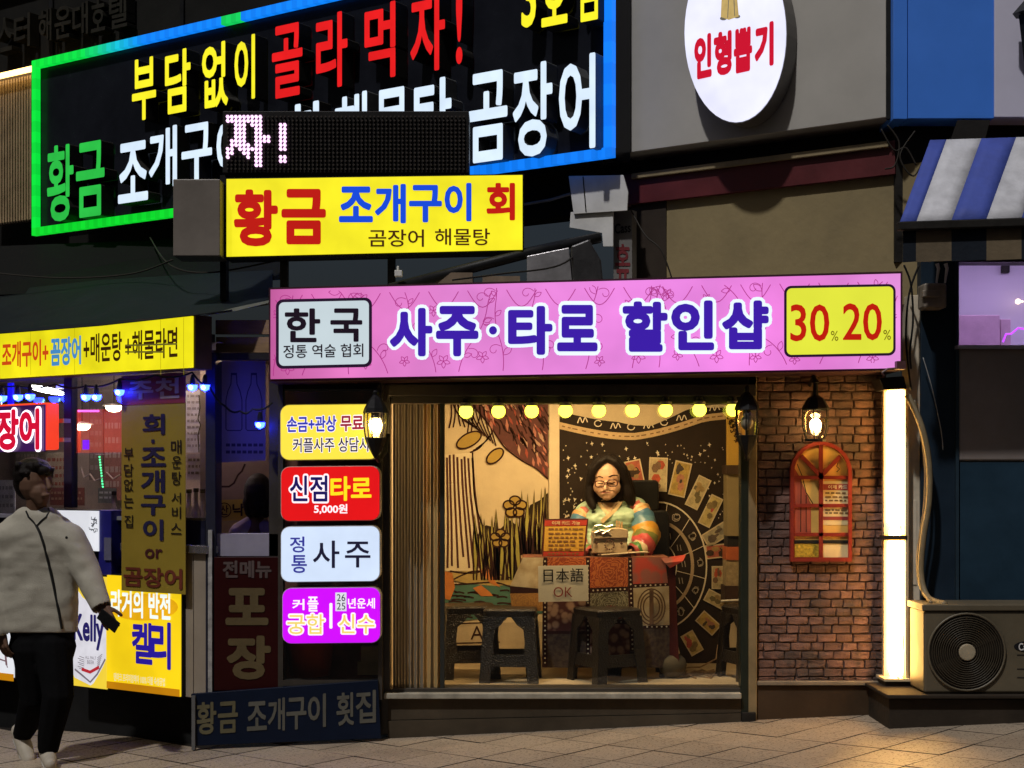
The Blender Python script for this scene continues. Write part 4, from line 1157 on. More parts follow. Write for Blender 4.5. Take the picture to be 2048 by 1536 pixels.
art('shore_print', M('ochre shore print', (0.42, 0.30, 0.10), 0.85, 0.2, 12), [[(905, 1145), (955, 1140), (1010, 1150), (1040, 1168), (990, 1172), (930, 1166), (905, 1160)]], 0.005, gc, TP)
red = []
for k in range(110):
    x = rp.uniform(950, 1088); y = rp.uniform(800, 935)
    if y > 800 + (x - 935) * 0.88: continue
    l = rp.uniform(10, 26); a = rp.uniform(0.7, 1.5)
    dx, dy = math.cos(a) * l, math.sin(a) * l; ox, oy = -dy * 0.13, dx * 0.13
    red.append([(x, y), (x + dx * .5 + ox, y + dy * .5 + oy), (x + dx, y + dy), (x + dx * .5 - ox, y + dy * .5 - oy)])
g = MB()
for i, p in enumerate(red): g.poly([v + tn * (0.0055 + 0.0002 * (i % 5)) for v in TP.q(*p)], i % 3)
g.build('leaf_print', [M('brick red print', (0.30, 0.055, 0.035), 0.85), M('rose print', (0.42, 0.16, 0.12), 0.85), M('pinkish tan print', (0.45, 0.27, 0.19), 0.85)], gc)
lines = []
for k in range(120):
    x = rp.uniform(945, 1092); y = rp.uniform(798, 940)
    if y > 795 + (x - 935) * 0.85: continue
    lines.append([(x, y), (x + rp.uniform(2, 8), y + 10), (x + rp.uniform(6, 14), y + rp.uniform(16, 26))])
lines += [[(945, 905), (950, 1000), (968, 1060), (986, 1112), (962, 1142), (930, 1146), (900, 1142)], [(935, 797), (955, 822), (980, 852), (1000, 882), (1015, 900), (1045, 922), (1072, 937), (1096, 958)],
          [(884, 1170), (930, 1168), (990, 1165), (1030, 1175), (1096, 1178)], [(905, 1160), (925, 1150), (955, 1142), (1010, 1152), (1042, 1168)]]
for k in range(30):
    x = rp.uniform(890, 1010); y = rp.uniform(1176, 1236); lines.append([(x, y), (x + rp.uniform(8, 14), y - 1.5), (x + rp.uniform(16, 30), y + 1)])
for k in range(8):
    x = 902 + k * 8; lines.append([(x, 800), (x + rp.uniform(-5, 5), 830), (x + rp.uniform(-9, 9), 860 + rp.uniform(-15, 15))])
ink(gc, lines, 3.0)
cols = []
for k in range(8):
    x = 893 + k * 7.3 + rp.uniform(-1.5, 1.5)
    cols.append([(x, 910 + rp.uniform(-2, 10)), (x + 1 + k * 0.5, 980), (x + 2 + k * 1.8, 1060), (x + 2 + k * 3.4 - (k < 2), 1136 - rp.uniform(0, 34) * (k % 2))])
fold_ = []
for k in range(9):
    fold_.append([(905 + k * 9, 806 + k), (915 + k * 8, 826 + k * 2), (930 + k * 7, 842 + k * 3.5), (948 + k * 5.5, 852 + k * 5)])
for k in range(5):
    fold_.append([(940 + k * 6, 905 - k * 4), (956 + k * 5, 898 - k * 5), (968 + k * 4, 886 - k * 5)])
ink(gc, fold_, 2.6)
ink(gc, cols, 4.2, M('maroon ink', (0.06, 0.012, 0.008), 0.8, 0.1, 10, 0))
art('thicket_print', M('black brown print', (0.03, 0.02, 0.010), 0.85, 0.3, 12, 0.05), [[(962, 1160), (950, 1075), (972, 1050), (1000, 1058), (1020, 1040), (1045, 1060), (1060, 1010), (1080, 1000), (1096, 985), (1096, 1160)]], 0.0052, gc, TP)
# blades and irises
bl, ol, fl = [], [], []
for k in range(24):
    x = 956 + (k % 12) * 12 + (k // 12) * 6 + rp.uniform(-3, 3); top = rp.uniform(972, 1030) if (k % 12) > 5 else rp.uniform(1010, 1066); bx_ = x + rp.uniform(-9, 9); wd = rp.uniform(4, 6.5)
    my = top * .55 + 1160 * .45; ln_ = rp.uniform(-5, 5)
    b_ = [(bx_ - wd * .5, 1160), (x - wd + ln_ * .4, my), (x + ln_, top), (x + wd + ln_ * .4, my), (bx_ + wd * .5, 1160)]
    bl.append(b_); ol.append(b_)
g = MB()
for i, p in enumerate(bl): g.poly([v + tn * (0.006 + 0.0001 * (i % 4)) for v in TP.q(*p)], i % 2)
g.build('blade_print', [M('olive print', (0.34, 0.29, 0.06), 0.85), M('dark olive print', (0.24, 0.20, 0.05), 0.85)], gc)
ink(gc, ol, 3.0, lift=0.0075, sm=False)
g = MB(); ol = []
def petals(cx, cy_, r):
    for k in range(5):
        a = k * 1.256 - 1.57
        e = [(cx + r * .62 * math.cos(a) + r * .52 * math.cos(t), cy_ + r * .62 * math.sin(a) + r * .42 * math.sin(t)) for t in [-i * 0.5236 for i in range(12)]]
        g.poly([v + tn * (0.0085 + 0.0003 * k) for v in TP.q(*e)]); ol.append(e + [e[0]])
petals(1030, 1014, 21); petals(1001, 1077, 18)
for (cx, cy_, rx, ry, ro) in ((938, 880, 27, 13, -0.5), (990, 912, 20, 11, -0.7)):
    e = [(cx + rx * math.cos(t) * math.cos(ro) - ry * math.sin(t) * math.sin(ro), cy_ + rx * math.cos(t) * math.sin(ro) + ry * math.sin(t) * math.cos(ro)) for t in [-i * 0.3927 for i in range(16)]]
    g.poly([v + tn * 0.0085 for v in TP.q(*e)]); ol.append(e + [e[0]])
g.build('iris_print', M('golden yellow print', (0.38, 0.25, 0.05), 0.85, 0.1), gc)
ink(gc, ol, 3.2, lift=0.0105)
art('rock_print', M('orange print', (0.50, 0.17, 0.035), 0.85, 0.15, 8), [[(884, 1140), (905, 1146), (910, 1175), (900, 1200), (884, 1196)], [(946, 1176), (962, 1170), (980, 1184), (986, 1192), (962, 1192)], [(958, 1140), (975, 1135), (992, 1165), (1002, 1175), (980, 1166)]], 0.0065, gc, TP)
g = letter_run(MB(), TP, [('E', 888, 1254, 902, 1281), ('A', 941, 1252, 967, 1279)], 0.006, 0.0); g.build('lettering', INK, gc)
ink(gc, [[(884, 1287), (1000, 1284)], [(884, 1248), (1000, 1244)]], 2.4, sm=False)

wl = newthing('wall_batten', 'pale upright wooden batten between the two wall cloths', 'batten', MB().pbox(1098, 795, 1119, 1330, 10.07, 10.11), M('pale timber', (0.62, 0.50, 0.34), 0.7, 0.1, 6, 0.08), bevel=0.003)
sc_ = thing('star_cloth', 'dark wall cloth printed with white stars and a wheel of picture cards', 'wall hanging', TP.at(1285, 1325))
wavy(TP, 1119, 815, 1453, 1328, 12, 14, 0.004, MB(), 0.5).build('cloth', M('dark brown cloth', (0.026, 0.017, 0.012), 0.8, 0.25, 4, 0.1), sc_, smooth=True)
CRM = M('cream star print', (0.72, 0.62, 0.46), 0.8, 0.1)
def hem(t): return 850 + 22 * math.sin(math.pi * min(1, t * 1.15)) - 24 * max(0, t - .45) * 1.5
hp = [(1119 + 334 * t, hem(t)) for t in [i / 20 for i in range(21)]]
band = [(x, y + 8) for x, y in hp] + [(x, y - 7) for x, y in hp[::-1]]
g = MB()
for i in range(20):
    g.poly([v + tn * 0.004 for v in TP.q((hp[i][0], hp[i][1] + 8), (hp[i + 1][0], hp[i + 1][1] + 8), (hp[i + 1][0], hp[i + 1][1] - 6), (hp[i][0], hp[i][1] - 6))])
g.build('border_print', M('tan border print', (0.52, 0.36, 0.19), 0.8, 0.15, 20), sc_)
g = MB()
for i in range(20):
    g.poly([v + tn * 0.012 for v in TP.q((hp[i][0], hp[i][1] - 27 + 12 * max(0, 1 - abs(i - 11) / 4)), (hp[i + 1][0], hp[i + 1][1] - 27 + 12 * max(0, 1 - abs(i - 10) / 4)), (hp[i + 1][0], 800), (hp[i][0], 800))])
g.build('folded_lining', M('cream lining', (0.55, 0.43, 0.27), 0.8, 0.1), sc_)
lines = []
for i in range(1, 10):
    x = 1122 + i * 33; y = hem((x - 1119) / 334) - 18
    if i % 2: lines.append([(x, y + 6), (x + 5, y - 5), (x + 10, y + 5), (x + 15, y - 5), (x + 20, y + 4)])
    else: lines.append([(x + 8 + 7 * math.cos(a), y + 6 * math.sin(a)) for a in [k * .7 for k in range(9)]])
ink(sc_, lines, 2.0, CRM, 0.006)
lines = []
x = 1124
while x < 1446:
    y = hem((x - 1119) / 334) + 1; l = rp.uniform(4, 11); lines.append([(x, y), (x + l, hem((x + l - 1119) / 334) + 1)]); x += l + rp.uniform(3, 9)
ink(sc_, lines, 2.6, M('sepia print', (0.20, 0.11, 0.05), 0.8), 0.006, sm=False)
g = MB()
def star(x, y, r, k=4):
    p = []
    a0 = rp.uniform(-.4, .4)
    for i in range(2 * k):
        a = -math.pi * i / k + a0; q_ = r if i % 2 == 0 else r * 0.36
        p.append((x + q_ * math.cos(a) * 0.75, y + q_ * math.sin(a)))
    g.poly([v + tn * 0.005 for v in TP.q(*p)])
for k in range(330):
    x, y = rp.uniform(1124, 1448), rp.uniform(884, 1120)
    if y < hem((x - 1119) / 334) + 18: continue
    if ((x - 1315) / 130) ** 2 + ((y - 1130) / 205) ** 2 < 1: continue
    star(x, y, rp.choice((1.8, 2.2, 2.6, 3.4, 5.2)), rp.choice((3, 4, 4, 5)))
g.build('star_print', CRM, sc_)
# wheel
def oval(cx, cy_, rx, ry, a0=0, a1=2 * math.pi, k=48): return [(cx + rx * math.cos(a0 + (a1 - a0) * i / k), cy_ + ry * math.sin(a0 + (a1 - a0) * i / k)) for i in range(k + 1)]
wc = (1315, 1132)
ink(sc_, [oval(*wc, 98, 128)], 3.0, CRM, 0.005, sm=False)
ink(sc_, [oval(*wc, 70, 88)], 6.5, M('tan ring print', (0.42, 0.31, 0.19), 0.8, 0.2, 30), 0.005, sm=False)
ink(sc_, [oval(*wc, 38, 48)], 2.0, CRM, 0.005, sm=False)
lines = []
for k in range(12):
    a = k * math.pi / 6 + 0.2; lines.append([(wc[0] + 73 * math.cos(a), wc[1] + 92 * math.sin(a)), (wc[0] + 98 * math.cos(a), wc[1] + 128 * math.sin(a))])
    lines.append([(wc[0] + 38 * math.cos(a), wc[1] + 48 * math.sin(a)), (wc[0] + 67 * math.cos(a), wc[1] + 84 * math.sin(a))])
ink(sc_, lines, 1.3, CRM, 0.005, sm=False)
lines = []
for k in range(12):
    a = k * math.pi / 6 + 0.46; cx, cy_ = wc[0] + 85 * math.cos(a), wc[1] + 109 * math.sin(a)
    for j in range(4):
        b_ = rp.uniform(0, 6); l = [(cx + 9 * math.cos(b_ + t * 1.3) * rp.uniform(.4, 1), cy_ + 10 * math.sin(b_ + t * 1.3) * rp.uniform(.4, 1)) for t in range(4)]; lines.append(l)
    cx, cy_ = wc[0] + 53 * math.cos(a), wc[1] + 66 * math.sin(a); lines += [[(cx - 5, cy_ - 6), (cx - 3, cy_ + 6)], [(cx + 1, cy_ - 6), (cx + 3, cy_ + 6)]]
ink(sc_, lines, 1.4, M('dim cream print', (0.42, 0.35, 0.25), 0.8), 0.005)
cards = [(1270, 950, 33, 60, -12, 0), (1316, 949, 37, 68, 2, 1), (1360, 958, 34, 70, 13, 2), (1396, 985, 28, 66, 26, 3), (1421, 1022, 26, 64, 26, 4), (1434, 1068, 30, 58, 58, 5), (1437, 1102, 28, 52, 84, 0), (1436, 1155, 26, 46, 0, 1), (1434, 1200, 26, 50, 118, 3), (1416, 1246, 28, 46, 132, 2), (1384, 1286, 28, 46, 150, 4), (1345, 1306, 28, 46, 168, 5)]
PC = [[(0.36, .09, .05), (.30, .18, .06), (.05, .03, .02)], [(.45, .36, .2), (.42, .07, .03), (.16, .09, .05)], [(.40, .27, .07), (.40, .17, .10), (.06, .04, .03)], [(.42, .34, .18), (.14, .11, .05), (.3, .2, .08)], [(.46, .36, .14), (.40, .07, .06), (.2, .14, .06)], [(.36, .31, .2), (.2, .18, .13), (.1, .07, .05)]]
for cx, cy_, wd, ht, ro, pi_ in cards:
    a = R(ro); ca, sa = math.cos(a), math.sin(a)
    def cp(u, v): return (cx + u * ca - v * sa, cy_ + u * sa + v * ca)
    g = MB()
    def cq(pts, mi, lf): g.poly([p + tn * lf for p in TP.q(*[cp(*q_) for q_ in pts])], mi)
    h_, v_ = wd / 2, ht / 2
    cq([(-h_, v_), (h_, v_), (h_, -v_), (-h_, -v_)], 0, 0.006)
    cq([(-h_ + 2.5, v_ - 2.5), (h_ - 2.5, v_ - 2.5), (h_ - 2.5, -v_ + 2.5), (-h_ + 2.5, -v_ + 2.5)], 1, 0.0065)
    for k in range(6):
        x, y = rp.uniform(-h_ * .55, h_ * .55), rp.uniform(-v_ * .6, v_ * .7); r1, r2 = rp.uniform(2.5, h_ * .55), rp.uniform(3, v_ * .35)
        n_ = rp.choice((5, 6, 7))
        cq([(x + r1 * math.cos(-t * 6.283 / n_), y + r2 * math.sin(-t * 6.283 / n_)) for t in range(n_)], 2 + k % 2, 0.007 + 0.0003 * k)
    cs_ = PC[pi_]
    g.build('card_print', [M('cream card edge', (0.55, 0.44, 0.28), 0.8)] + [M('card tone %d %d' % (pi_, i), c, 0.8, 0.35, 30, 0) for i, c in enumerate(cs_)], sc_)
# right hand strip: yellow board, cabinet
newthing('yellow_board', 'mustard yellow board with a black ink blossom sketch beside the dark lantern', 'board', MB().pbox(1454, 820, 1530, 935, 10.04, 10.08), M('mustard board', (0.55, 0.33, 0.05), 0.7, 0.1, 6, 0.05))
g = MB()
for k in range(26):
    x, y = 1462 + k * .6 + rp.uniform(-5, 5), 838 + k * 1.6; a = rp.uniform(0, 6)
    g.stroke(Pl(10.035).q(*smooth_line([(x, y), (x + 5 * math.cos(a), y + 5 * math.sin(a)), (x + 6 * math.cos(a + 1), y + 7 * math.sin(a + 1))])), tn, 0.006, lift=0.001)
newthing('ink_sketch', 'black ink blossom sketch on the mustard board', 'drawing', g, INK)
cab = thing('side_cabinet', 'narrow olive grey cabinet with a dark top at the right end of the booth', 'cabinet', P(1475, 1180, 9.9))
MB().pbox(1455, 948, 1520, 1072, 9.86, 10.05).build('body', M('olive grey laminate', (0.22, 0.17, 0.085), 0.6, 0.12, 4, 0.05), cab)
MB().pbox(1453, 930, 1524, 948, 9.83, 10.05).build('top', M('dark cabinet top', (0.05, 0.03, 0.02), 0.5), cab)
MB().pbox(1455, 1072, 1520, 1094, 9.88, 10.05).build('niche', DARK, cab)
MB().pbox(1453, 1094, 1520, 1120, 9.86, 10.05).build('drawer', M('orange red laminate', (0.38, 0.09, 0.03), 0.5), cab)
MB().pbox(1453, 1120, 1520, 1172, 9.87, 10.05).build('door', M('dim tan print', (0.25, 0.19, 0.11), 0.7, 0.4, 30), cab)
MB().pbox(1450, 1172, 1524, 1204, 9.85, 10.05).build('base', M('dark cabinet base', (0.04, 0.022, 0.015), 0.6), cab)
g = MB().tube([P(1442, 1202, 9.8), P(1484, 1200, 9.8)], 0.008, 6); newthing('shelf_rail', 'thin pale rail in front of the cabinet base', 'rail', g, WHITEP)
g = MB()
def floorpt(px, py):
    Y = F * (CAMZ - FLZ) / (py - 960); return P(px, py, Y) + Vector((0, 0, 0.006))
for k in range(9):
    pts = [floorpt(rp.uniform(1360, 1450), rp.uniform(1340, 1358)) for _ in range(4)]
    g.tube(pts, 0.005, 5)
g.tube([floorpt(1362, 1338), P(1400, 1334, 9.7), P(1432, 1318, 9.8), P(1436, 1290, 9.9)], 0.005, 5)
newthing('power_cords', 'tangle of thin cords on the booth floor at the right', 'cord', g, M('cord plastic', (0.25, 0.16, 0.09), 0.5))

# ------------------------------------------------------------------ office chair
CHB = M('black leatherette', (0.012, 0.011, 0.010), 0.42, 0.25, 8, 0.12)
ch = thing('office_chair', 'black high backed office chair behind the seated woman', 'chair', P(1290, 1345, 9.95))
CHY = 9.95
def rbox(mbx, x0, y0, x1, y1, Ya, Yb, r):
    mbx.prism(rrect(Pl(Ya), x0, y0, x1, y1, r), Pl(8).n, Yb - Ya); return mbx
rbox(MB(), 1256, 960, 1318, 1022, CHY, CHY + 0.07, 9).build('headrest', CHB, ch, bevel=0.012)
rbox(MB(), 1225, 1020, 1339, 1160, CHY, CHY + 0.08, 14).build('backrest', CHB, ch, bevel=0.014)
rbox(MB(), 1215, 1165, 1340, 1190, CHY - 0.42, CHY + 0.05, 8).build('seat', CHB, ch, bevel=0.012)
MB().tube([P(1280, 1190, CHY - .15), P(1280, 1318, CHY - .15)], 0.03, 10).build('gas_column', BLACK, ch)
for k in range(5):
    a = k * 1.2566 + .3; c = Vector((P(1280, 0, CHY - .15).x, CHY - .15, FLZ))
    e = c + Vector((.26 * math.cos(a), .2 * math.sin(a), .05))
    g = MB().tube([c + Vector((0, 0, .1)), e], [0.022, 0.014], 6); lg_ = g.build('leg', BLACK, ch)
    MB().ball(e + Vector((0, 0, -.022)), 0.028, 10).build('caster', BLACK, lg_)

# ------------------------------------------------------------------ table, cloth and what stands on it
TY0, TY1 = 9.32, 9.68
tb = thing('reading_table', 'small reading table hidden under a patchwork cloth', 'table', P(1195, 1362, 9.4))
zt = P(0, 1115, TY0).z
xa, xb = P(1042, 0, TY0).x, P(1342, 0, TY0).x
MB().box((xa, TY0, zt - 0.03), (xb, TY1, zt - 0.004)).build('tabletop', M('table board', (0.2, 0.12, 0.06), 0.6), tb)
for sx in (xa + 0.05, xb - 0.05):
    for sy in (TY0 + .06, TY1 - .05):
        MB().tube([(sx, sy, FLZ), (sx, sy, zt - 0.03)], 0.018, 8).build('leg', BLACK, tb)
tc_ = thing('patchwork_cloth', 'orange and cream patchwork cloth with dark dotted bands draped over the table', 'tablecloth', P(1195, 1340, TY0))
MB().box((xa + .012, TY0 - .012, zt - .004), (xb - .012, TY1 + .01, zt + .002)).build('top_cloth', M('dark wine patch cloth', (0.16, 0.05, 0.025), 0.8, 0.5, 14, 0.1), tc_)
def patch_mat(name, base, ink_, scale, kind):
    m, nt, b = nodes(name)
    N = nt.nodes.new; lk = nt.links.new
    tc = N('ShaderNodeTexCoord')
    if kind == 'ring':
        t = N('ShaderNodeTexWave'); t.wave_type = 'RINGS'; t.rings_direction = 'SPHERICAL'; t.inputs['Scale'].default_value = scale * 1.6; t.inputs['Distortion'].default_value = 13.0; t.inputs['Detail'].default_value = 3.0; t.inputs['Detail Scale'].default_value = 2.0
        lk(tc.outputs['Object'], t.inputs['Vector']); f_ = t.outputs['Fac']
    elif kind == 'petal':
        t = N('ShaderNodeTexVoronoi'); t.inputs['Scale'].default_value = scale; lk(tc.outputs['Object'], t.inputs['Vector']); f_ = t.outputs['Distance']
    else:
        t = N('ShaderNodeTexNoise'); t.inputs['Scale'].default_value = scale; t.inputs['Detail'].default_value = 3; lk(tc.outputs['Object'], t.inputs['Vector']); f_ = t.outputs['Fac']
    r = N('ShaderNodeValToRGB'); r.color_ramp.elements[0].position = 0.36; r.color_ramp.elements[1].position = 0.62
    r.color_ramp.elements[0].color = (*ink_, 1); r.color_ramp.elements[1].color = (*base, 1)
    lk(f_, r.inputs[0]); lk(r.outputs[0], b.inputs['Base Color']); b.inputs['Roughness'].default_value = 0.8
    return m
PM = {'o': patch_mat('orange patch', (0.55, 0.15, 0.035), (0.30, 0.05, 0.015), 9, 'ring'), 'r': patch_mat('red petal patch', (0.50, 0.06, 0.04), (0.30, 0.10, 0.08), 13, 'petal'),
      'c': patch_mat('cream patch', (0.62, 0.52, 0.36), (0.40, 0.30, 0.17), 10, 'noise'), 'g': patch_mat('grey green patch', (0.30, 0.28, 0.19), (0.10, 0.08, 0.05), 12, 'ring'),
      'm': patch_mat('maroon flower patch', (0.07, 0.013, 0.012), (0.34, 0.21, 0.15), 22, 'petal'), 'd': patch_mat('dark speckled patch', (0.075, 0.045, 0.022), (0.03, 0.012, 0.01), 40, 'noise'),
      'y': patch_mat('amber patch', (0.50, 0.25, 0.06), (0.36, 0.17, 0.05), 14, 'ring')}
BAND = M('dark dotted band', (0.035, 0.012, 0.012), 0.8, 0.2)
def fold(x, y):
    t = (y - 1115) / 220
    return TY0 - 0.015 - 0.022 * t * (1 + math.sin(x * 0.055)) - 0.008 * t * math.sin(x * 0.13 + 1)
def draped(x0, y0, x1, y1, nx=6, ny=6, lift=0.0, corners=None):
    g = MB(); vv = []
    cs_ = corners or [(x0, y0), (x1, y0), (x1, y1), (x0, y1)]
    for j in range(ny + 1):
        for i in range(nx + 1):
            u, v = i / nx, j / ny
            x = (cs_[0][0] * (1 - u) + cs_[1][0] * u) * (1 - v) + (cs_[3][0] * (1 - u) + cs_[2][0] * u) * v
            y = (cs_[0][1] * (1 - u) + cs_[1][1] * u) * (1 - v) + (cs_[3][1] * (1 - u) + cs_[2][1] * u) * v
            vv.append(P(x, y, fold(x, y) - lift))
    g.add(vv, [((j + 1) * (nx + 1) + i, (j + 1) * (nx + 1) + i + 1, j * (nx + 1) + i + 1, j * (nx + 1) + i) for j in range(ny) for i in range(nx)])
    return g
def patch(kind, corners, name='patch'):
    g = draped(0, 0, 0, 0, 6, 6, 0.0, corners); c = sum((v for v in g.v), Vector()) / len(g.v)
    return g.build(name, PM[kind] if kind in PM else BAND, tc_, smooth=True, origin=c)
patch('c', [(1046, 1115), (1087, 1115), (1086, 1178), (1020, 1172)]); patch('y', [(1020, 1187), (1086, 1186), (1086, 1222), (1024, 1222)])
patch('o', [(1095, 1115), (1172, 1115), (1172, 1180), (1095, 1180)]); patch('m', [(1095, 1190), (1172, 1190), (1172, 1262), (1095, 1262)]); patch('d', [(1095, 1268), (1172, 1268), (1172, 1335), (1095, 1335)])
patch('o', [(1180, 1115), (1256, 1115), (1256, 1173), (1180, 1176)]); patch('g', [(1180, 1186), (1256, 1182), (1258, 1240), (1180, 1240)]); patch('m', [(1180, 1248), (1258, 1248), (1262, 1335), (1180, 1335)])
patch('r', [(1264, 1115), (1330, 1115), (1336, 1166), (1264, 1168)]); patch('c', [(1266, 1176), (1338, 1172), (1339, 1250), (1269, 1252)]); patch('d', [(1270, 1258), (1339, 1256), (1339, 1335), (1272, 1335)])
for c in ([(1020, 1172), (1086, 1178), (1086, 1186), (1020, 1187)], [(1086, 1115), (1095, 1115), (1095, 1335), (1084, 1335)], [(1172, 1115), (1180, 1115), (1180, 1335), (1172, 1335)], [(1256, 1115), (1264, 1115), (1272, 1335), (1260, 1335)],
          [(1095, 1180), (1172, 1180), (1172, 1190), (1095, 1190)], [(1180, 1176), (1256, 1173), (1256, 1182), (1180, 1186)], [(1264, 1168), (1336, 1166), (1338, 1172), (1266, 1176)], [(1095, 1262), (1172, 1262), (1172, 1268), (1095, 1268)], [(1180, 1240), (1258, 1240), (1258, 1248), (1180, 1248)], [(1268, 1252), (1339, 1250), (1339, 1256), (1270, 1258)]):
    patch('band', c, 'band')
draped(0, 0, 0, 0, 4, 6, 0.0, [(1336, 1128), (1350, 1128), (1358, 1325), (1339, 1335)]).build('side_fall', M('maroon side cloth', (0.055, 0.009, 0.007), 0.8, 0.2), tc_, smooth=True)
g = MB().add([P(1322, 1116, TY0 - .02), P(1372, 1109, TY0 + .02), P(1366, 1122, TY0 - .02), P(1340, 1136, TY0 - .03), P(1330, 1126, TY0 - .035)], [(0, 4, 3, 2, 1)])
o = g.build('corner_point', PM['r'], tc_); sm = o.modifiers.new('thick', 'SOLIDIFY'); sm.thickness = 0.004
g = MB()
for (x0, y0, x1, y1) in ((1176, 1118, 1176, 1330), (1260, 1118, 1266, 1330), (1090, 1118, 1090, 1330), (1098, 1185, 1170, 1185), (1182, 1181, 1254, 1178), (1266, 1172, 1336, 1169), (1182, 1244, 1256, 1244), (1270, 1254, 1338, 1253)):
    k = int(math.hypot(x1 - x0, y1 - y0) / 9)
    for i in range(k):
        t = (i + .5) / k; x, y = x0 + (x1 - x0) * t, y0 + (y1 - y0) * t
        g.poly([P(x + 2 * math.cos(-a), y + 2 * math.sin(-a), fold(x, y) - 0.004) for a in [j * 1.257 for j in range(5)]])
g.build('dot_print', CRM, tc_, kind='stuff')
# fan and medallion prints
g = MB()
for k in range(11):
    a = math.pi * (k + .5) / 11; x0, y0 = 1222, 1238
    g.stroke([P(x0 + 6 * math.cos(a), y0 - 6 * math.sin(a), fold(x0, y0) - .006), P(x0 + 25 * math.cos(a), y0 - 27 * math.sin(a), fold(x0, y0) - .006)], Vector((0, -1, 0)), 0.012)
g.build('fan_print', M('maroon print', (0.30, 0.04, 0.03), 0.8), tc_)
g = MB()
for rx, ry in ((30, 36), (24, 29), (18, 22)):
    g.stroke([P(1303 + rx * math.cos(a) * .9, 1214 + ry * math.sin(a), fold(1303, 1214) - .016) for a in [i * .2618 for i in range(25)]], Vector((0, -1, 0)), 0.009)
g.stroke([P(1303, 1180, fold(1303, 1180) - .016), P(1303, 1248, fold(1303, 1248) - .012)], Vector((0, -1, 0)), 0.026)
g.build('medallion_print', M('dark brown print', (0.12, 0.06, 0.03), 0.8), tc_)
# white sheet
shp = Pl(9.242)
ps = thing('language_sheet', 'white paper sheet with black characters and red OK hung on the front of the tablecloth', 'notice', shp.at(1127, 1204))
MB().prism(shp.q((1077, 1204), (1177, 1202), (1176, 1130), (1076, 1132)), shp.n, 0.002).build('paper', M('white paper', (0.78, 0.74, 0.64), 0.7, 0.05, 5, 0.02), ps)
text(MB(), '日本語', px4(shp, 1087, 1137, 1167, 1165, 1), shp.n, 0.003, 0, 0.004).build('lettering', M('black print', (0.02, 0.018, 0.016), 0.6), ps)
text(MB(), 'OK', px4(shp, 1107, 1174, 1145, 1194, 0), shp.n, 0.003, 0, -0.004).build('lettering', M('red print flat', (0.30, 0.03, 0.02), 0.6), ps)
# menu stand
MP = Pl(9.40)
ms = thing('price_stand', 'orange price card with red header and footer on the table', 'sign', MP.at(1130, 1114))
def mq(*p): return MP.q(*p)
MB().prism(mq((1084, 1113), (1170, 1113), (1177, 1037), (1088, 1038)), MP.n, 0.012).build('board', M('dark red card edge', (0.10, 0.02, 0.015), 0.5), ms)
def fl_(pts, lf): return [p + MP.n * lf for p in mq(*pts)]
MB().poly(fl_([(1087, 1102), (1167, 1102), (1172, 1052), (1090, 1053)], 0.002)).build('card_print', M('amber card', (0.62, 0.36, 0.05), 0.6, 0.08, 5), ms)
MB().poly(fl_([(1089, 1052), (1173, 1051), (1174, 1040), (1090, 1041)], 0.003)).poly(fl_([(1086, 1112), (1167, 1112), (1168, 1103), (1087, 1103)], 0.003)).build('band_print', M('red card band', (0.42, 0.035, 0.02), 0.6), ms)
text(MB(), '이제 카드 가능', px4(MP, 1104, 1042, 1160, 1050, 0), MP.n, 0.005, 0, 0.02).build('lettering', M('pale yellow letter', (0.72, 0.55, 0.3), 0.6), ms)
g = MB()
for yy in (1058, 1067, 1075, 1082.5, 1090, 1098):
    xx = 1097
    while xx < 1152 - (yy > 1090) * 20:
        l = rnd.uniform(4, 12); g.stroke(MP.q((xx, yy), (xx + l, yy)), MP.n, 0.011, lift=0.004); xx += l + 3
    g.stroke(MP.q((1158, yy), (1166, yy)), MP.n, 0.008, lift=0.004)
xx = 1096
while xx < 1158: g.stroke(MP.q((xx, 1107.5), (xx + 5, 1107.5)), MP.n, 0.011, lift=0.005); xx += 8
g.build('line_print', M('brown small print', (0.22, 0.10, 0.03), 0.7), ms)
# printed box with sticks and film
bxp = Pl(9.370)
pbx = thing('floral_box', 'tan fabric box with a printed wreath, wooden sticks and clear film on the table', 'box', bxp.at(1220, 1107))
MB().pbox(1185, 1074, 1255, 1107, 9.370, 9.520).build('body', M('tan linen', (0.52, 0.39, 0.25), 0.8, 0.12, 14, 0.1), pbx, bevel=0.006)
MB().prism(Pl(9.360).q((1183, 1078), (1257, 1076), (1256, 1060), (1238, 1056), (1186, 1064)), Pl(8).n, 0.17).build('lid', M('tan linen lid', (0.48, 0.36, 0.23), 0.8, 0.12, 14, 0.1), pbx, bevel=0.004)
g = MB()
for k in range(12):
    a = k * .5236; g.ball(P(1219 + 9 * math.cos(a), 1090 + 9 * math.sin(a), 9.363), 0.006, 6, 0, (1, .3, 1))
for x in (1193, 1243): g.ball(P(x, 1086, 9.363), 0.008, 6, 0, (1, .3, 1.2))
g.build('wreath_print', M('brown wreath print', (0.11, 0.05, 0.03), 0.8), pbx)
for k, x in enumerate((1232, 1237, 1242)): newthing('wooden_stick', 'light wooden stick in the floral box, ' + ('nearest the wreath print', 'middle of three', 'outermost of three')[k], 'stick', MB().pbox(x, 1041 + k * 1.5, x + 3.5, 1066, 9.400, 9.410), M('pale stick', (0.5, 0.32, 0.15), 0.7), 'wooden sticks in the box')
g = MB()
for pts in ([(1184, 1062), (1190, 1052), (1200, 1050), (1214, 1054), (1226, 1050)], [(1190, 1066), (1200, 1060), (1216, 1064), (1222, 1070)], [(1184, 1098), (1187, 1080), (1184, 1066)], [(1196, 1056), (1204, 1068), (1220, 1060)]):
    g.tube([P(x, y, 9.355) for x, y in pts], 0.0045, 5)
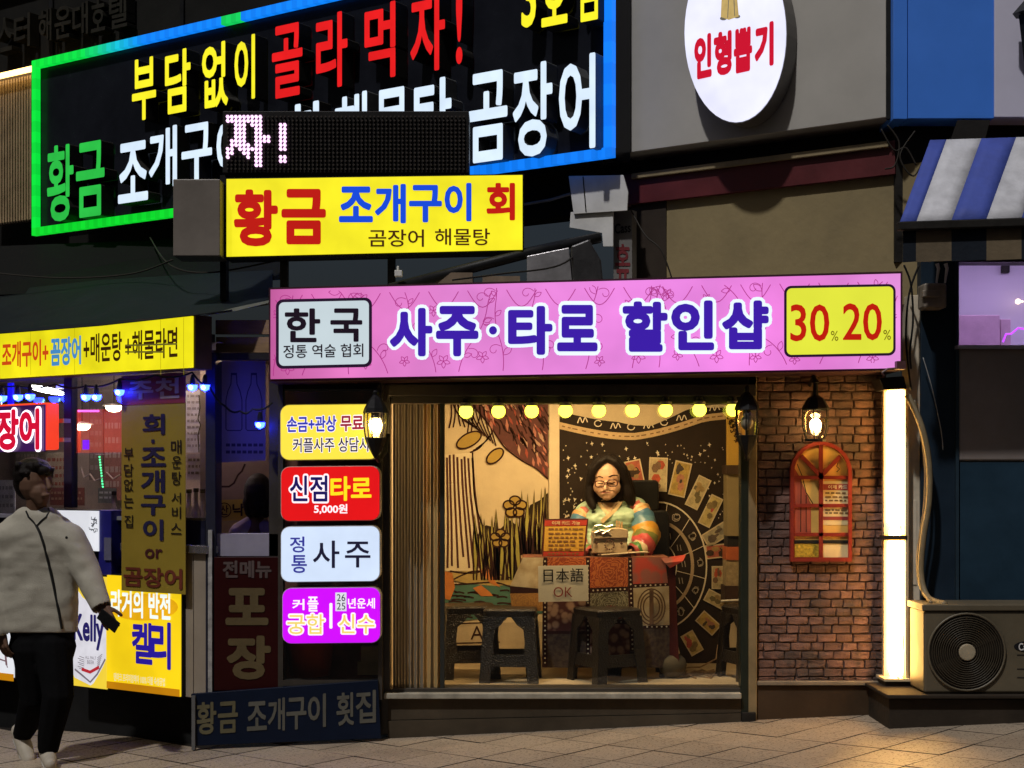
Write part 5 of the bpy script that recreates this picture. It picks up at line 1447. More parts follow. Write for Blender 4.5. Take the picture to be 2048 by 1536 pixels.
newthing('clear_film', 'crinkled clear film and silver ties over the floral box', 'wrapping', g, M('silver film', (0.7, 0.66, 0.58), 0.15, 0.1, 30, 0.1, metal=0.6))
newthing('fan_stick', 'slim pale brush lying on the table edge before the box', 'brush', MB().tube([P(1203, 1110, 9.315), P(1290, 1104, 9.340), P(1298, 1105, 9.340)], [0.005, 0.008, 0.004], 6), M('pale lacquer', (0.55, 0.45, 0.3), 0.4))
newthing('card_tray', 'low brown tray on the table under the floral box', 'tray', MB().pbox(1196, 1108, 1262, 1115, 9.335, 9.600), M('brown tray', (0.09, 0.05, 0.03), 0.5), bevel=0.003)

# ------------------------------------------------------------------ plastic stools
STM = M('brown rattan pattern plastic', (0.016, 0.011, 0.007), 0.33, 0.12, 30, 1.0, bscale=110, spec=0.45)
def make_stool(c, label, group, rz=0.0, H=0.45):
    t = thing('plastic_stool', label, 'stool', c, group); t.rotation_euler = (0, 0, rz)
    tw, bw = 0.152, 0.180
    def at(sx, sy, z):
        k = bw + (tw - bw) * z / H; return Vector((sx * k, sy * k, z))
    def loc(m, name, **k):
        o = m.build(name, STM, None, origin=(0, 0, 0), **k); o.parent = t; return o
    m = MB(); pr = []
    for r_, z in ((tw, H - 0.05), (tw + .008, H - .012), (tw - .004, H)):
        for i in range(4):
            sx, sy = ((1, 1), (-1, 1), (-1, -1), (1, -1))[i]
            cr = 0.03
            for a in (0, 30, 60, 90):
                an = R(i * 90 + a); pr.append(Vector((sx * (r_ - cr) + cr * math.cos(an), sy * (r_ - cr) + cr * math.sin(an), z)))
    m.add(pr, [(i, (i + 1) % 16, 16 + (i + 1) % 16, 16 + i) for i in range(16)] + [(16 + i, 16 + (i + 1) % 16, 32 + (i + 1) % 16, 32 + i) for i in range(16)] + [tuple(range(32, 48))])
    loc(m, 'seat')
    for sx, sy in ((1, 1), (-1, 1), (-1, -1), (1, -1)):
        m = MB(); lw = 0.055; th = 0.012
        prof = lambda k, l: [Vector((sx * k, sy * k, 0)), Vector((sx * (k - l), sy * k, 0)), Vector((sx * (k - l), sy * (k - th), 0)), Vector((sx * (k - th), sy * (k - th), 0)), Vector((sx * (k - th), sy * (k - l), 0)), Vector((sx * k, sy * (k - l), 0))]
        rows_ = []
        for z, l in ((0, .066), (.10, .066), (.175, .078), (H * .55, .068), (H - .125, .072), (H - .095, .11), (H - .045, .145)):
            k = bw + (tw - bw) * z / H
            rows_ += [p + Vector((0, 0, z)) for p in prof(k, l)]
        fs = [(r * 6 + i, r * 6 + (i + 1) % 6, (r + 1) * 6 + (i + 1) % 6, (r + 1) * 6 + i) for r in range(6) for i in range(6)] + [tuple(range(5, -1, -1)), tuple(range(36, 42))]
        if sx * sy < 0: fs = [f[::-1] for f in fs]
        m.add(rows_, fs); loc(m, 'leg')
    for ax in range(4):
        z0, z1 = 0.10, 0.175
        k0, k1 = bw + (tw - bw) * z0 / H - .006, bw + (tw - bw) * z1 / H - .006
        m = MB(); d = R(ax * 90); rot = lambda v: Vector((v[0] * math.cos(d) - v[1] * math.sin(d), v[0] * math.sin(d) + v[1] * math.cos(d), v[2]))
        vs2 = [(-k0 + .03, -k0, z0), (k0 - .03, -k0, z0), (k1 - .03, -k1, z1), (-k1 + .03, -k1, z1), (-k0 + .03, -k0 + .01, z0), (k0 - .03, -k0 + .01, z0), (k1 - .03, -k1 + .01, z1), (-k1 + .03, -k1 + .01, z1)]
        m.add([rot(v) for v in vs2], [(0, 1, 2, 3), (5, 4, 7, 6), (3, 2, 6, 7), (1, 0, 4, 5)]); loc(m, 'rail')
    return t
def fl3(px, py):
    Y = F * (CAMZ - FLZ) / (py - 960); return P(px, py, Y)
SG = 'brown plastic stools in the booth'
s0 = make_stool(fl3(940, 1352), 'brown plastic stool at the back left, against the pond print', SG, 0.1)
s1 = dup(s0, fl3(1022, 1360), 'brown plastic stool just right of the leftmost one, nearest the window'); s1.rotation_euler = (0, 0, -0.08)
s2 = dup(s0, fl3(1214, 1361), 'dark brown plastic stool before the middle of the tablecloth'); s2.rotation_euler = (0, 0, 0.5)
s3 = dup(s0, fl3(1508, 1356), 'brown plastic stool half hidden at the right window edge'); s3.rotation_euler = (0, 0, 0.3)
newthing('floor_cushion', 'dim olive cushion on the floor at the right foot of the table', 'cushion', MB().ball(fl3(1345, 1356) + Vector((0, 0, .08)), 0.09, 12, 0, (1, .7, .9)), M('olive cushion', (0.08, 0.06, 0.03), 0.85), smooth=True)

# ------------------------------------------------------------------ people
CAM = Vector((0, 0, CAMZ))
def capsule(mbx, a, b, ra, rb, k=10):
    bm = bmesh.new()
    for c, r in ((Vector(a), ra), (Vector(b), rb)):
        for i in range(1, 6):
            for j in range(k):
                t = math.pi * i / 6; p = 2 * math.pi * j / k
                bm.verts.new(c + Vector((r * math.sin(t) * math.cos(p), r * math.sin(t) * math.sin(p), r * math.cos(t))))
        bm.verts.new(c + Vector((0, 0, r))); bm.verts.new(c - Vector((0, 0, r)))
    res = bmesh.ops.convex_hull(bm, input=bm.verts)
    junk = [e for e in res['geom_interior'] + res['geom_unused'] if isinstance(e, bmesh.types.BMVert)]
    if junk: bmesh.ops.delete(bm, geom=list(set(junk)), context='VERTS')
    bmesh.ops.recalc_face_normals(bm, faces=bm.faces)
    bm.verts.index_update()
    mbx.add([v.co.copy() for v in bm.verts], [[v.index for v in f.verts] for f in bm.faces])
    bm.free()
def squash(mbx, start, yc, k):
    for i in range(start, len(mbx.v)): mbx.v[i].y = yc + (mbx.v[i].y - yc) * k
def blob(mbx, voxel, it=6, cut=None):
    """one continuous skin over the collected shapes -> MB"""
    me = bpy.data.meshes.new('skin'); me.from_pydata([tuple(v) for v in mbx.v], [], mbx.f); me.update()
    o = bpy.data.objects.new('skin', me); COL.objects.link(o)
    r = o.modifiers.new('r', 'REMESH'); r.mode = 'VOXEL'; r.voxel_size = voxel
    s = o.modifiers.new('s', 'SMOOTH'); s.factor = 0.5; s.iterations = it
    dg = bpy.context.evaluated_depsgraph_get()
    m2 = bpy.data.meshes.new_from_object(o.evaluated_get(dg))
    bpy.data.objects.remove(o); bpy.data.meshes.remove(me)
    if cut:
        bm = bmesh.new(); bm.from_mesh(m2)
        for co, no in cut:
            bmesh.ops.bisect_plane(bm, geom=bm.verts[:] + bm.edges[:] + bm.faces[:], plane_co=co, plane_no=no, clear_outer=True)
        bm.to_mesh(m2); bm.free()
    out_ = MB(); out_.add([v.co.copy() for v in m2.vertices], [list(p.vertices) for p in m2.polygons])
    bpy.data.meshes.remove(m2)
    return out_
def rumple(mbx, amp, sc, off_=0.0):
    for i, v in enumerate(mbx.v):
        q_ = Vector((v.x * sc, v.y * sc * .6, v.z * sc * 1.5 + off_))
        a_ = noise.noise(q_) + .5 * noise.noise(q_ * 2.3)
        mbx.v[i] = v + Vector((.35 * amp * noise.noise(q_ + Vector((7, 3, 1))), amp * a_, 0))
    return mbx
def surf(mbx): return BVHTree.FromPolygons([tuple(v) for v in mbx.v], mbx.f)
def hit(tree, px, py, out_=0.0, dflt=9.6):
    d = (P(px, py, 10.0) - CAM).normalized()
    h = tree.ray_cast(CAM, d)
    return (h[0] if h[0] is not None else P(px, py, dflt)) - d * out_
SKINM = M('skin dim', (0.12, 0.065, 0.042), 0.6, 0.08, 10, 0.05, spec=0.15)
SKINW = M('skin fair', (0.50, 0.30, 0.19), 0.5, 0.06, 10, 0.04)
HAIR = M('black hair', (0.009, 0.006, 0.005), 0.5, 0.3, 30, 0.5, stretch=(6, 6, 0.6), bscale=60)
def hand(mbx, w, d, palm_n, s=1.0, curl=0.6, side=1):
    """palm and five bent fingers: w wrist, d direction of the fingers, palm_n palm normal"""
    d = d.normalized(); n = (palm_n - d * palm_n.dot(d)).normalized(); l = d.cross(n) * side
    c0 = w + d * 0.02 * s; c1 = w + d * 0.085 * s
    for k in (-1.1, 0, 1.1): capsule(mbx, c0 + l * k * 0.018 * s, c1 + l * k * 0.027 * s, 0.015 * s, 0.013 * s, 8)
    for i, (o, ln) in enumerate(((-0.033, 0.058), (-0.011, 0.072), (0.011, 0.078), (0.033, 0.068))):
        a = c1 + l * o * s; t = d
        for seg, f in enumerate((0.45, 0.32, 0.25)):
            t = (t * math.cos(curl * 0.8) + n * math.sin(curl * 0.8)).normalized()
            b = a + t * ln * f * s
            capsule(mbx, a, b, (0.0095 - 0.0008 * seg) * s, (0.0088 - 0.0008 * seg) * s, 8); a = b
    a = c0 + l * 0.026 * s; t = (d * 0.7 + l * 0.6 + n * 0.3).normalized()
    for ln in (0.035, 0.030, 0.024):
        b = a + t * ln * s; capsule(mbx, a, b, 0.0115 * s, 0.010 * s, 8); a = b; t = (t + n * 0.35 + d * .3).normalized()

# ---- man walking past at the left
YM = 8.47
KM = YM / F
def J(px, py, dy=0.0): return P(px, py, YM + dy)
man = thing('person', 'man in a cream fleece jacket walking by with a phone in his hand', 'person', Vector((J(85, 0).x, YM, zg(J(85, 0).x))))
def skel(m_, chain):
    for (a, ra), (b, rb) in zip(chain, chain[1:]): capsule(m_, a, b, ra * KM, rb * KM)
b_ = MB()
b_.ball(J(71, 962, 0.01), 1.0, 16, 0, (33 * KM, 0.098, 44 * KM))
capsule(b_, J(80, 985, -0.035), J(84, 1001, -0.045), 21 * KM, 13 * KM)
capsule(b_, J(94, 957, -0.085), J(99, 976, -0.108), 3.5 * KM, 6 * KM)
capsule(b_, J(88, 991, -0.085), J(98, 989, -0.075), 4 * KM, 3.5 * KM)
b_.ball(J(47, 972, -0.005), 1.0, 10, 0, (5 * KM, 0.02, 11 * KM))
skel(b_, [(J(73, 1000, 0.01), 21), (J(75, 1050, 0.04), 20), (J(76, 1110, 0.04), 22), (J(82, 1200, 0.04), 22), (J(85, 1280, 0.04), 24)])
skel(b_, [(J(76, 1080, 0.04), 20), (J(140, 1084, 0.01), 14), (J(180, 1150, -0.04), 14), (J(204, 1212, -0.12), 10)])
skel(b_, [(J(76, 1080, 0.04), 20), (J(10, 1086, 0.01), 14), (J(-14, 1170, 0.03), 14), (J(4, 1262, -0.04), 10)])
skel(b_, [(J(85, 1270, 0.02), 20), (J(108, 1305, 0.0), 22), (J(114, 1392, -0.06), 19), (J(97, 1490, -0.02), 13)])
skel(b_, [(J(85, 1270, 0.02), 20), (J(64, 1305, 0.02), 22), (J(68, 1395, 0.08), 19), (J(46, 1465, 0.28), 13)])
hand(b_, J(205, 1213, -0.13), J(218, 1246, -0.18) - J(205, 1213, -0.13), Vector((0.2, 0.6, -0.4)), 1.0, 0.7, 1)
hand(b_, J(4, 1264, -0.04), Vector((0.15, -0.1, -1)), Vector((0.5, 0.6, 0)), 1.0, 0.5, -1)
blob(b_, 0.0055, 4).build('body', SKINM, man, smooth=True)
jk = MB()
FLE = M('cream fleece', (0.39, 0.36, 0.295), 0.95, 0.06, 40, 0.6, bscale=300)
skel(jk, [(J(38, 1072, .02), 46), (J(112, 1075, .02), 46)])
for t_ in range(15):
    f_ = t_ / 14; yy = 1085 + 205 * f_
    skel(jk, [(J(34 + 12 * f_, yy, .02), 50 - 3 * f_), (J(112, yy + 3, .02), 49 - 3 * f_)])
squash(jk, 0, YM + .02, 0.72)
skel(jk, [(J(50, 1040, .01), 27), (J(100, 1042, .01), 27)]); skel(jk, [(J(60, 1022, .02), 16), (J(92, 1024, .02), 16)])
skel(jk, [(J(60, 1052, .01), 30), (J(140, 1078, .0), 33), (J(176, 1148, -.035), 29), (J(202, 1212, -.12), 21)])
skel(jk, [(J(90, 1052, .01), 30), (J(8, 1078, .0), 33), (J(-14, 1170, .03), 30), (J(2, 1262, -.04), 22)])
d1 = (J(202, 1212, -.12) - J(176, 1148, -.035)).normalized(); d2 = Vector((0.05, -.05, -1)).normalized()
jkm = rumple(blob(jk, 0.009, 26, None), 0.011, 6)
def cutbits(mbx):
    bm = bmesh.new()
    vs2 = [bm.verts.new(v) for v in mbx.v]
    for f in mbx.f:
        try: bm.faces.new([vs2[i] for i in f])
        except ValueError: pass
    co = J(85, 1264, .02); x_lim = J(172, 0).x; xl2 = J(22, 0).x
    kill = [f for f in bm.faces if f.calc_center_median().z < co.z and xl2 < f.calc_center_median().x < x_lim]
    kill += [f for f in bm.faces if (f.calc_center_median() - J(203, 1216, -.125)).dot(d1) > 0 and f.calc_center_median().x > J(182, 0).x]
    kill += [f for f in bm.faces if f.calc_center_median().z < J(0, 1268, 0).z and f.calc_center_median().x <= xl2]
    kill += [f for f in bm.faces if f.calc_center_median().z > J(0, 1014, 0).z]
    bmesh.ops.delete(bm, geom=list(set(kill)), context='FACES')
    bm.verts.index_update(); bm.verts.ensure_lookup_table()
    o = MB(); o.add([v.co.copy() for v in bm.verts], [[v.index for v in f.verts] for f in bm.faces]); bm.free()
    return o
jkm = cutbits(jkm)
jo = jkm.build('jacket', FLE, man, smooth=True)
sm = jo.modifiers.new('thick', 'SOLIDIFY'); sm.thickness = 0.006
tr = surf(jkm)
PIP = M('black piping', (0.012, 0.012, 0.012), 0.5)
zip_ = [(72, 1050), (80, 1066), (88, 1090), (98, 1130), (108, 1175), (117, 1220), (124, 1258)]
MB().tube([hit(tr, x, y, 0.004, YM - .13) for x, y in zip_], 0.0075, 6).build('zip', PIP, man)
MB().tube([hit(tr, x, y, 0.002, YM - .1) for x, y in ((52, 1022), (57, 1034), (66, 1043), (73, 1052), (82, 1042), (92, 1034), (99, 1022), (97, 1016))], 0.0055, 6).build('collar_piping', PIP, man)
hc = [(jx, 1262 + (2 if jx > 80 else 0)) for jx in (30, 60, 90, 120, 150)]
MB().ball(hit(tr, 133, 1075, 0.0, YM - .1), 0.008, 8).build('chest_emblem', PIP, man)
tz = MB()
skel(tz, [(J(58, 1262, .02), 40), (J(112, 1262, .02), 40)]); skel(tz, [(J(58, 1292, .02), 42), (J(112, 1292, .02), 42)]); squash(tz, 0, YM + .02, .75)
skel(tz, [(J(62, 1300, .02), 36), (J(110, 1300, .02), 36)]); skel(tz, [(J(72, 1330, .02), 30), (J(102, 1330, .02), 30)])
skel(tz, [(J(108, 1300, .0), 38), (J(116, 1392, -.06), 32), (J(100, 1470, -.03), 25), (J(97, 1494, -.02), 22)])
skel(tz, [(J(62, 1300, .02), 38), (J(72, 1392, .07), 33), (J(52, 1452, .24), 24), (J(46, 1466, .28), 21)])
blob(tz, 0.008, 5, [(J(97, 1503, 0), Vector((0, 0, -1)))]).build('trousers', M('black trousers', (0.004, 0.004, 0.0045), 0.9, 0.2, 12, 0.2, spec=0.05), man, smooth=True)
hr = MB()
hr.ball(J(66, 948, .03), 1.0, 16, 0, (40 * KM, .115, 34 * KM)); hr.ball(J(58, 962, .05), 1.0, 14, 0, (32 * KM, .09, 40 * KM)); capsule(hr, J(48, 945, .02), J(46, 968, .03), 12 * KM, 6 * KM)
capsule(hr, J(60, 934, -.05), J(92, 940, -.07), 11 * KM, 8 * KM); capsule(hr, J(70, 965, .07), J(66, 990, .075), 22 * KM, 14 * KM)
rh = random.Random(5)
for k in range(16):
    x = rh.uniform(36, 100); capsule(hr, J(x, 938 + rh.uniform(-8, 6), rh.uniform(-.08, .06)), J(x + rh.uniform(-4, 8), 926 + rh.uniform(0, 22), rh.uniform(-.1, .04)), 9 * KM, 4 * KM, 6)
blob(hr, 0.006, 2).build('hair', HAIR, man, smooth=True)
SHOE = M('beige trainers', (0.34, 0.30, 0.24), 0.7, 0.2, 12, 0.2)
for chain, ank in (([(J(95, 1508, .01), 17), (J(100, 1522, -.09), 15), (J(101, 1528, -.18), 12)], None), ([(J(38, 1462, .30), 17), (J(50, 1495, .26), 17), (J(58, 1520, .20), 14)], None)):
    m_ = MB(); skel(m_, chain); s_ = blob(m_, 0.006, 3).build('shoe', SHOE, man, smooth=True)
    m_ = MB()
    for (a, ra), (b, rb) in zip(chain, chain[1:]): m_.tube([a - Vector((0, 0, ra * KM * .8)), b - Vector((0, 0, rb * KM * .8))], [ra * KM * .8, rb * KM * .8], 10)
    m_.build('sole', M('white rubber sole', (0.5, 0.48, 0.44), 0.6), s_, smooth=True)
m_ = MB()
ph0, ph1 = J(204, 1232, -.20), J(228, 1252, -.215)
ax = (ph1 - ph0).normalized(); up_ = Vector((-.55, 0, 1)); up_ = (up_ - ax * up_.dot(ax)).normalized(); no_ = ax.cross(up_)
if no_.y > 0: no_ = -no_
cph = (ph0 + ph1) / 2
m_.prism([cph + ax * a * .068 + up_ * b * .036 for a, b in ((-1, -1), (1, -1), (1, 1), (-1, 1))], no_, .009)
newthing('smartphone', 'black smartphone in the hand of the man walking past', 'phone', m_, M('black phone glass', (0.012, 0.012, 0.013), 0.15, 0.1), bevel=0.004)

# ---- fortune teller seated behind the table
YW = 9.72
KW = YW / F
def Wj(px, py, dy=0.0): return P(px, py, YW + dy)
wom = thing('person', 'seated woman with glasses in a mint hanbok with rainbow striped sleeves', 'person', Wj(1225, 1185, 0.1))
def skw(m_, chain):
    for (a, ra), (b, rb) in zip(chain, chain[1:]): capsule(m_, a, b, ra * KW, rb * KW)
b_ = MB()
b_.ball(Wj(1214, 952, .0), 1.0, 16, 0, (27.5 * KW, .098, 36 * KW))
capsule(b_, Wj(1203, 974, -.03), Wj(1225, 974, -.03), 17 * KW, 17 * KW); capsule(b_, Wj(1207, 984, -.045), Wj(1221, 984, -.045), 13 * KW, 13 * KW); capsule(b_, Wj(1211, 993, -.062), Wj(1217, 993, -.062), 7.5 * KW, 7.5 * KW)
capsule(b_, Wj(1211, 966, -.098), Wj(1210, 978, -.112), 2.5 * KW, 4.2 * KW)
capsule(b_, Wj(1205, 988, -.083), Wj(1218, 988, -.083), 2.6 * KW, 2.6 * KW)
skw(b_, [(Wj(1216, 985, .05), 14), (Wj(1218, 1015, .08), 15), (Wj(1220, 1060, .10), 20), (Wj(1222, 1150, .09), 22)])
skw(b_, [(Wj(1220, 1040, .09), 20), (Wj(1276, 1024, .06), 13), (Wj(1292, 1078, -.05), 11), (Wj(1262, 1106, -.20), 8)])
skw(b_, [(Wj(1220, 1040, .09), 20), (Wj(1168, 1030, .06), 13), (Wj(1150, 1084, -.03), 11), (Wj(1186, 1108, -.20), 8)])
skw(b_, [(Wj(1205, 1160, .06), 30), (Wj(1200, 1176, -.25), 20), (Wj(1200, 1290, -.28), 14), (Wj(1200, 1310, -.33), 10)])
skw(b_, [(Wj(1240, 1160, .06), 30), (Wj(1245, 1176, -.25), 20), (Wj(1245, 1290, -.28), 14), (Wj(1245, 1310, -.33), 10)])
hand(b_, Wj(1264, 1105, -.19), Vector((-.8, -.35, -.1)), Vector((0, -.2, -1)), .95, .35, 1)
hand(b_, Wj(1184, 1107, -.19), Vector((.6, -.5, -.1)), Vector((0, -.2, -1)), .95, .35, -1)
bw_ = blob(b_, 0.0055, 3); bw_.build('body', SKINW, wom, smooth=True)
ft = surf(bw_)
v_ = MB()
skw(v_, [(Wj(1166, 1024, .07), 17), (Wj(1192, 1008, .07), 17), (Wj(1218, 1016, .08), 18), (Wj(1248, 1003, .07), 17), (Wj(1276, 1013, .07), 18)])
skw(v_, [(Wj(1186, 1046, .06), 32), (Wj(1260, 1042, .06), 33)]); skw(v_, [(Wj(1188, 1085, .06), 36), (Wj(1258, 1085, .06), 38)]); skw(v_, [(Wj(1190, 1130, .06), 38), (Wj(1256, 1130, .06), 40)]); skw(v_, [(Wj(1190, 1170, .06), 40), (Wj(1256, 1170, .06), 42)])
squash(v_, 0, YW + .06, .8)
skw(v_, [(Wj(1190, 1040, .03), 24), (Wj(1254, 1036, .03), 24)]); skw(v_, [(Wj(1190, 1095, .0), 28), (Wj(1254, 1095, .0), 28)])
vb = rumple(blob(v_, 0.007, 3), 0.012, 14)
MINT = M('mint silk', (0.36, 0.50, 0.36), 0.4, 0.12, 7, 0.25, bscale=22)
vb.build('vest', MINT, wom, smooth=True)
both = MB(); both.add(vb.v, vb.f); both.add(bw_.v, bw_.f); vt = surf(both)
COLR = M('cream collar band', (0.60, 0.44, 0.24), 0.6)
g = MB()
nrm = Vector((0, -1, 0))
for pts in ([(1243, 996), (1240, 1007), (1229, 1021), (1215, 1033), (1203, 1044)], [(1197, 1001), (1201, 1010), (1208, 1019), (1217, 1029)]):
    g.stroke([hit(vt, x, y, .010, YW - .05) for x, y in pts], nrm, 0.026)
o = g.build('collar', COLR, wom); sm = o.modifiers.new('thick', 'SOLIDIFY'); sm.thickness = 0.006; sm.offset = 0
# chest skin shows in the V
g = MB().poly([hit(vt, x, y, .006, YW - .03) for x, y in ((1201, 1002), (1217, 1026), (1240, 1002), (1230, 997), (1208, 997))][::-1])
g.build('inner_collar', M('pale inner collar', (0.55, 0.36, 0.22), 0.7), wom)
SLC = [(0.52, 0.14, 0.10), (0.60, 0.44, 0.24), (0.52, 0.30, 0.12), (0.06, 0.16, 0.26), (0.10, 0.22, 0.30), (0.55, 0.27, 0.03), (0.50, 0.30, 0.05), (0.16, 0.17, 0.04), (0.45, 0.06, 0.06), (0.40, 0.05, 0.06), (0.62, 0.50, 0.33), (0.08, 0.22, 0.06), (0.40, 0.08, 0.07)]
SLM = [M('silk stripe %d' % i, c, 0.38, 0.12, 10, 0.25, bscale=30) for i, c in enumerate(SLC)]
def sleeve(name, ctrl):
    m_ = MB(); k = 14; rings = []
    pts = []
    for i in range(len(ctrl) - 1):
        for j in range(10):
            t = j / 10; (a, ra), (b, rb) = ctrl[i], ctrl[i + 1]; pts.append((a.lerp(b, t), ra + (rb - ra) * t))
    pts.append(ctrl[-1])
    # soften the path
    for _ in range(4):
        pts = [pts[0]] + [((pts[i - 1][0] + pts[i][0] * 2 + pts[i + 1][0]) / 4, (pts[i - 1][1] + pts[i][1] * 2 + pts[i + 1][1]) / 4) for i in range(1, len(pts) - 1)] + [pts[-1]]
    n_ = len(pts); vv = []
    for i, (c, r) in enumerate(pts):
        t = (pts[min(n_ - 1, i + 1)][0] - pts[max(0, i - 1)][0]).normalized()
        a = t.cross(Vector((0, 1, 0.1))).normalized(); b = t.cross(a)
        for j in range(k):
            an = 2 * math.pi * j / k; rr = r * (1 + .09 * math.sin(i * 1.05 + j * 1.7) + .05 * math.sin(j * 2.3 + i * .4))
            vv.append(c + (a * math.cos(an) + b * math.sin(an)) * rr)
    m_.add(vv, [])
    for i in range(n_ - 1):
        for j in range(k):
            m_.f.append([i * k + j, i * k + (j + 1) % k, (i + 1) * k + (j + 1) % k, (i + 1) * k + j]); m_.m.append(min(len(SLM) - 1, int(i / (n_ - 1) * len(SLM))))
    m_.f.append(list(range(k))[::-1]); m_.m.append(0)
    return m_.build(name, SLM, wom, smooth=True)
sleeve('sleeve', [(Wj(1268, 1014, .06), 18 * KW), (Wj(1283, 1028, .03), 23 * KW), (Wj(1293, 1072, -.05), 27 * KW), (Wj(1282, 1099, -.15), 22 * KW), (Wj(1262, 1106, -.20), 16 * KW)])
sleeve('sleeve', [(Wj(1174, 1022, .06), 15 * KW), (Wj(1160, 1036, .04), 19 * KW), (Wj(1148, 1078, -.03), 22 * KW), (Wj(1164, 1102, -.14), 19 * KW), (Wj(1184, 1108, -.20), 14 * KW)])
hr = MB()
hr.ball(Wj(1215, 944, .05), 1.0, 18, 0, (37 * KW, .105, 38 * KW)); capsule(hr, Wj(1196, 975, .05), Wj(1238, 975, .05), 17 * KW, 19 * KW)
for ch_ in ([(Wj(1198, 918, -.03), 9), (Wj(1182, 938, -.04), 8), (Wj(1177, 972, -.02), 8), (Wj(1179, 996, -.02), 10), (Wj(1186, 1014, -.04), 7)],
            [(Wj(1183, 950, .02), 11), (Wj(1179, 990, .03), 13), (Wj(1184, 1008, .01), 9)],
            [(Wj(1230, 918, -.03), 10), (Wj(1248, 938, -.035), 8), (Wj(1254, 970, -.02), 9), (Wj(1257, 990, -.01), 12), (Wj(1260, 1004, -.01), 8)],
            [(Wj(1249, 948, .02), 12), (Wj(1257, 984, .03), 15), (Wj(1262, 1002, .02), 10)],
            [(Wj(1212, 917, -.06), 9), (Wj(1200, 924, -.075), 8), (Wj(1187, 940, -.06), 7), (Wj(1180, 962, -.035), 7)], [(Wj(1217, 917, -.06), 9), (Wj(1230, 924, -.075), 8), (Wj(1244, 940, -.058), 7), (Wj(1250, 962, -.035), 7)]):
    skw(hr, ch_)
capsule(hr, Wj(1200, 990, .09), Wj(1235, 990, .09), 28 * KW, 28 * KW)
hb = blob(hr, 0.0055, 3)
hb.build('hair', HAIR, wom, smooth=True)
def onface(pts, out_, r, name, mat):
    MB().tube([hit(ft, x, y, out_, YW - .09) for x, y in pts], r, 6).build(name, mat, wom, smooth=True)
BRW = M('dark brow', (0.04, 0.02, 0.014), 0.7)
onface([(1193, 955), (1199, 952.5), (1206, 955)], .0008, .0034, 'eyebrow', BRW); onface([(1217, 954), (1225, 950.5), (1235, 951)], .0008, .0034, 'eyebrow', BRW)
onface([(1195, 966), (1200, 967.5), (1206, 966.5)], .0008, .0026, 'eyelid', BRW); onface([(1218, 965.5), (1224, 966.5), (1230, 964.5)], .0008, .0026, 'eyelid', BRW)
onface([(1203, 986), (1208, 985), (1212, 985.6), (1216, 984.6), (1221, 985.5)], .001, .0036, 'lips', M('muted red lips', (0.30, 0.085, 0.06), 0.5))
gl = MB()
def rim(cx, cy_, rx, ry, tilt):
    return [hit(ft, 1212, 966, .012, YW - .1).lerp(hit(ft, 1212, 966, .012, YW - .1), 0) + Vector(((cx + rx * math.copysign(abs(math.cos(t)) ** .7, math.cos(t)) - 1212) * KW, abs(cx - 1212) * .0007, (966 - (cy_ + ry * math.copysign(abs(math.sin(t)) ** .7, math.sin(t)) + tilt * (cx - 1212))) * KW)) for t in [i * .3142 for i in range(21)]]
gl.tube(rim(1200, 968, 9.2, 6.2, 0), .0037, 6, 0, False); gl.tube(rim(1225, 966, 9.8, 6.6, 0), .0037, 6, 0, False)
c0 = hit(ft, 1212, 966, .012, YW - .1)
gl.tube([c0 + Vector((-3 * KW, 0, 0)), c0 + Vector((0, -.002, 1 * KW)), c0 + Vector((3.4 * KW, 0, 1 * KW))], .0037, 6)
gl.tube([c0 + Vector((22.5 * KW, .012, 2 * KW)), c0 + Vector((27.5 * KW, .07, 4 * KW))], .003, 5); gl.tube([c0 + Vector((-21 * KW, .012, 0)), c0 + Vector((-25.5 * KW, .07, 2 * KW))], .003, 5)
newthing('glasses', 'brown framed glasses on the face of the seated woman', 'glasses', gl, M('brown acetate', (0.07, 0.018, 0.010), 0.3), smooth=True)

# ------------------------------------------------------------------ seafood restaurant at the left
rest = thing('seafood_restaurant', 'dim seafood restaurant front with wide windows at the left', 'restaurant', L.at(300, 1480))
LN = L.n
def lbox(x0, y0, x1, y1, o=0.0, d=0.05): return MB().prism(L.off(o).rect(x0, y0, y1, x1), LN, d)
STEEL = M('blue black window steel', (0.022, 0.022, 0.034), 0.35, 0.2, 6, 0.05)
lbox(127, 735, 143, 1015).build('mullion', STEEL, rest, bevel=0.004)
lbox(-560, 745, 415, 758, 0.0, .06).build('window_head', STEEL, rest)
lbox(-560, 1016, 250, 1022, 0.005, .05).build('transom', M('grey transom', (0.18, 0.18, 0.2), 0.4), rest)
MB().pbox(411, 705, 431, 1394, 8.76, 8.95).build('corner_post', STEEL, rest, bevel=0.004)
MB().pbox(416, 1060, 424, 1394, 8.74, 8.76).build('post_trim', M('pale worn trim', (0.3, 0.29, 0.28), 0.4, 0.4, 20), rest)
lbox(240, 1086, 413, 1101, 0.05, .3).build('counter_ledge', M('dull stainless', (0.4, 0.39, 0.4), 0.25, 0.2, 20, 0.3, metal=0.9), rest, bevel=0.003)
CABM = M('beige laminate doors', (0.26, 0.215, 0.17), 0.55, 0.15, 3, 0.06)
lbox(356, 1103, 386, 1392, 0.02, .1).build('cabinet_door', CABM, rest, bevel=0.003)
lbox(387.5, 1103, 414, 1393, 0.02, .1).build('cabinet_door', CABM, rest, bevel=0.003)
lbox(-560, 1016, 410, 1160, -0.05, .06).build('apron_wall', M('dark navy apron', (0.012, 0.012, 0.03), 0.6), rest)
lbox(-560, 1262, 402, 1520, -0.10, .1).build('base_wall', M('black grimy base', (0.008, 0.008, 0.008), 0.8, 0.4, 3, 0.2), rest)
lbox(-560, 758, 412, 1020, -0.02, .004).build('window_pane', GLASS, rest)
LI = L.off(-1.55)
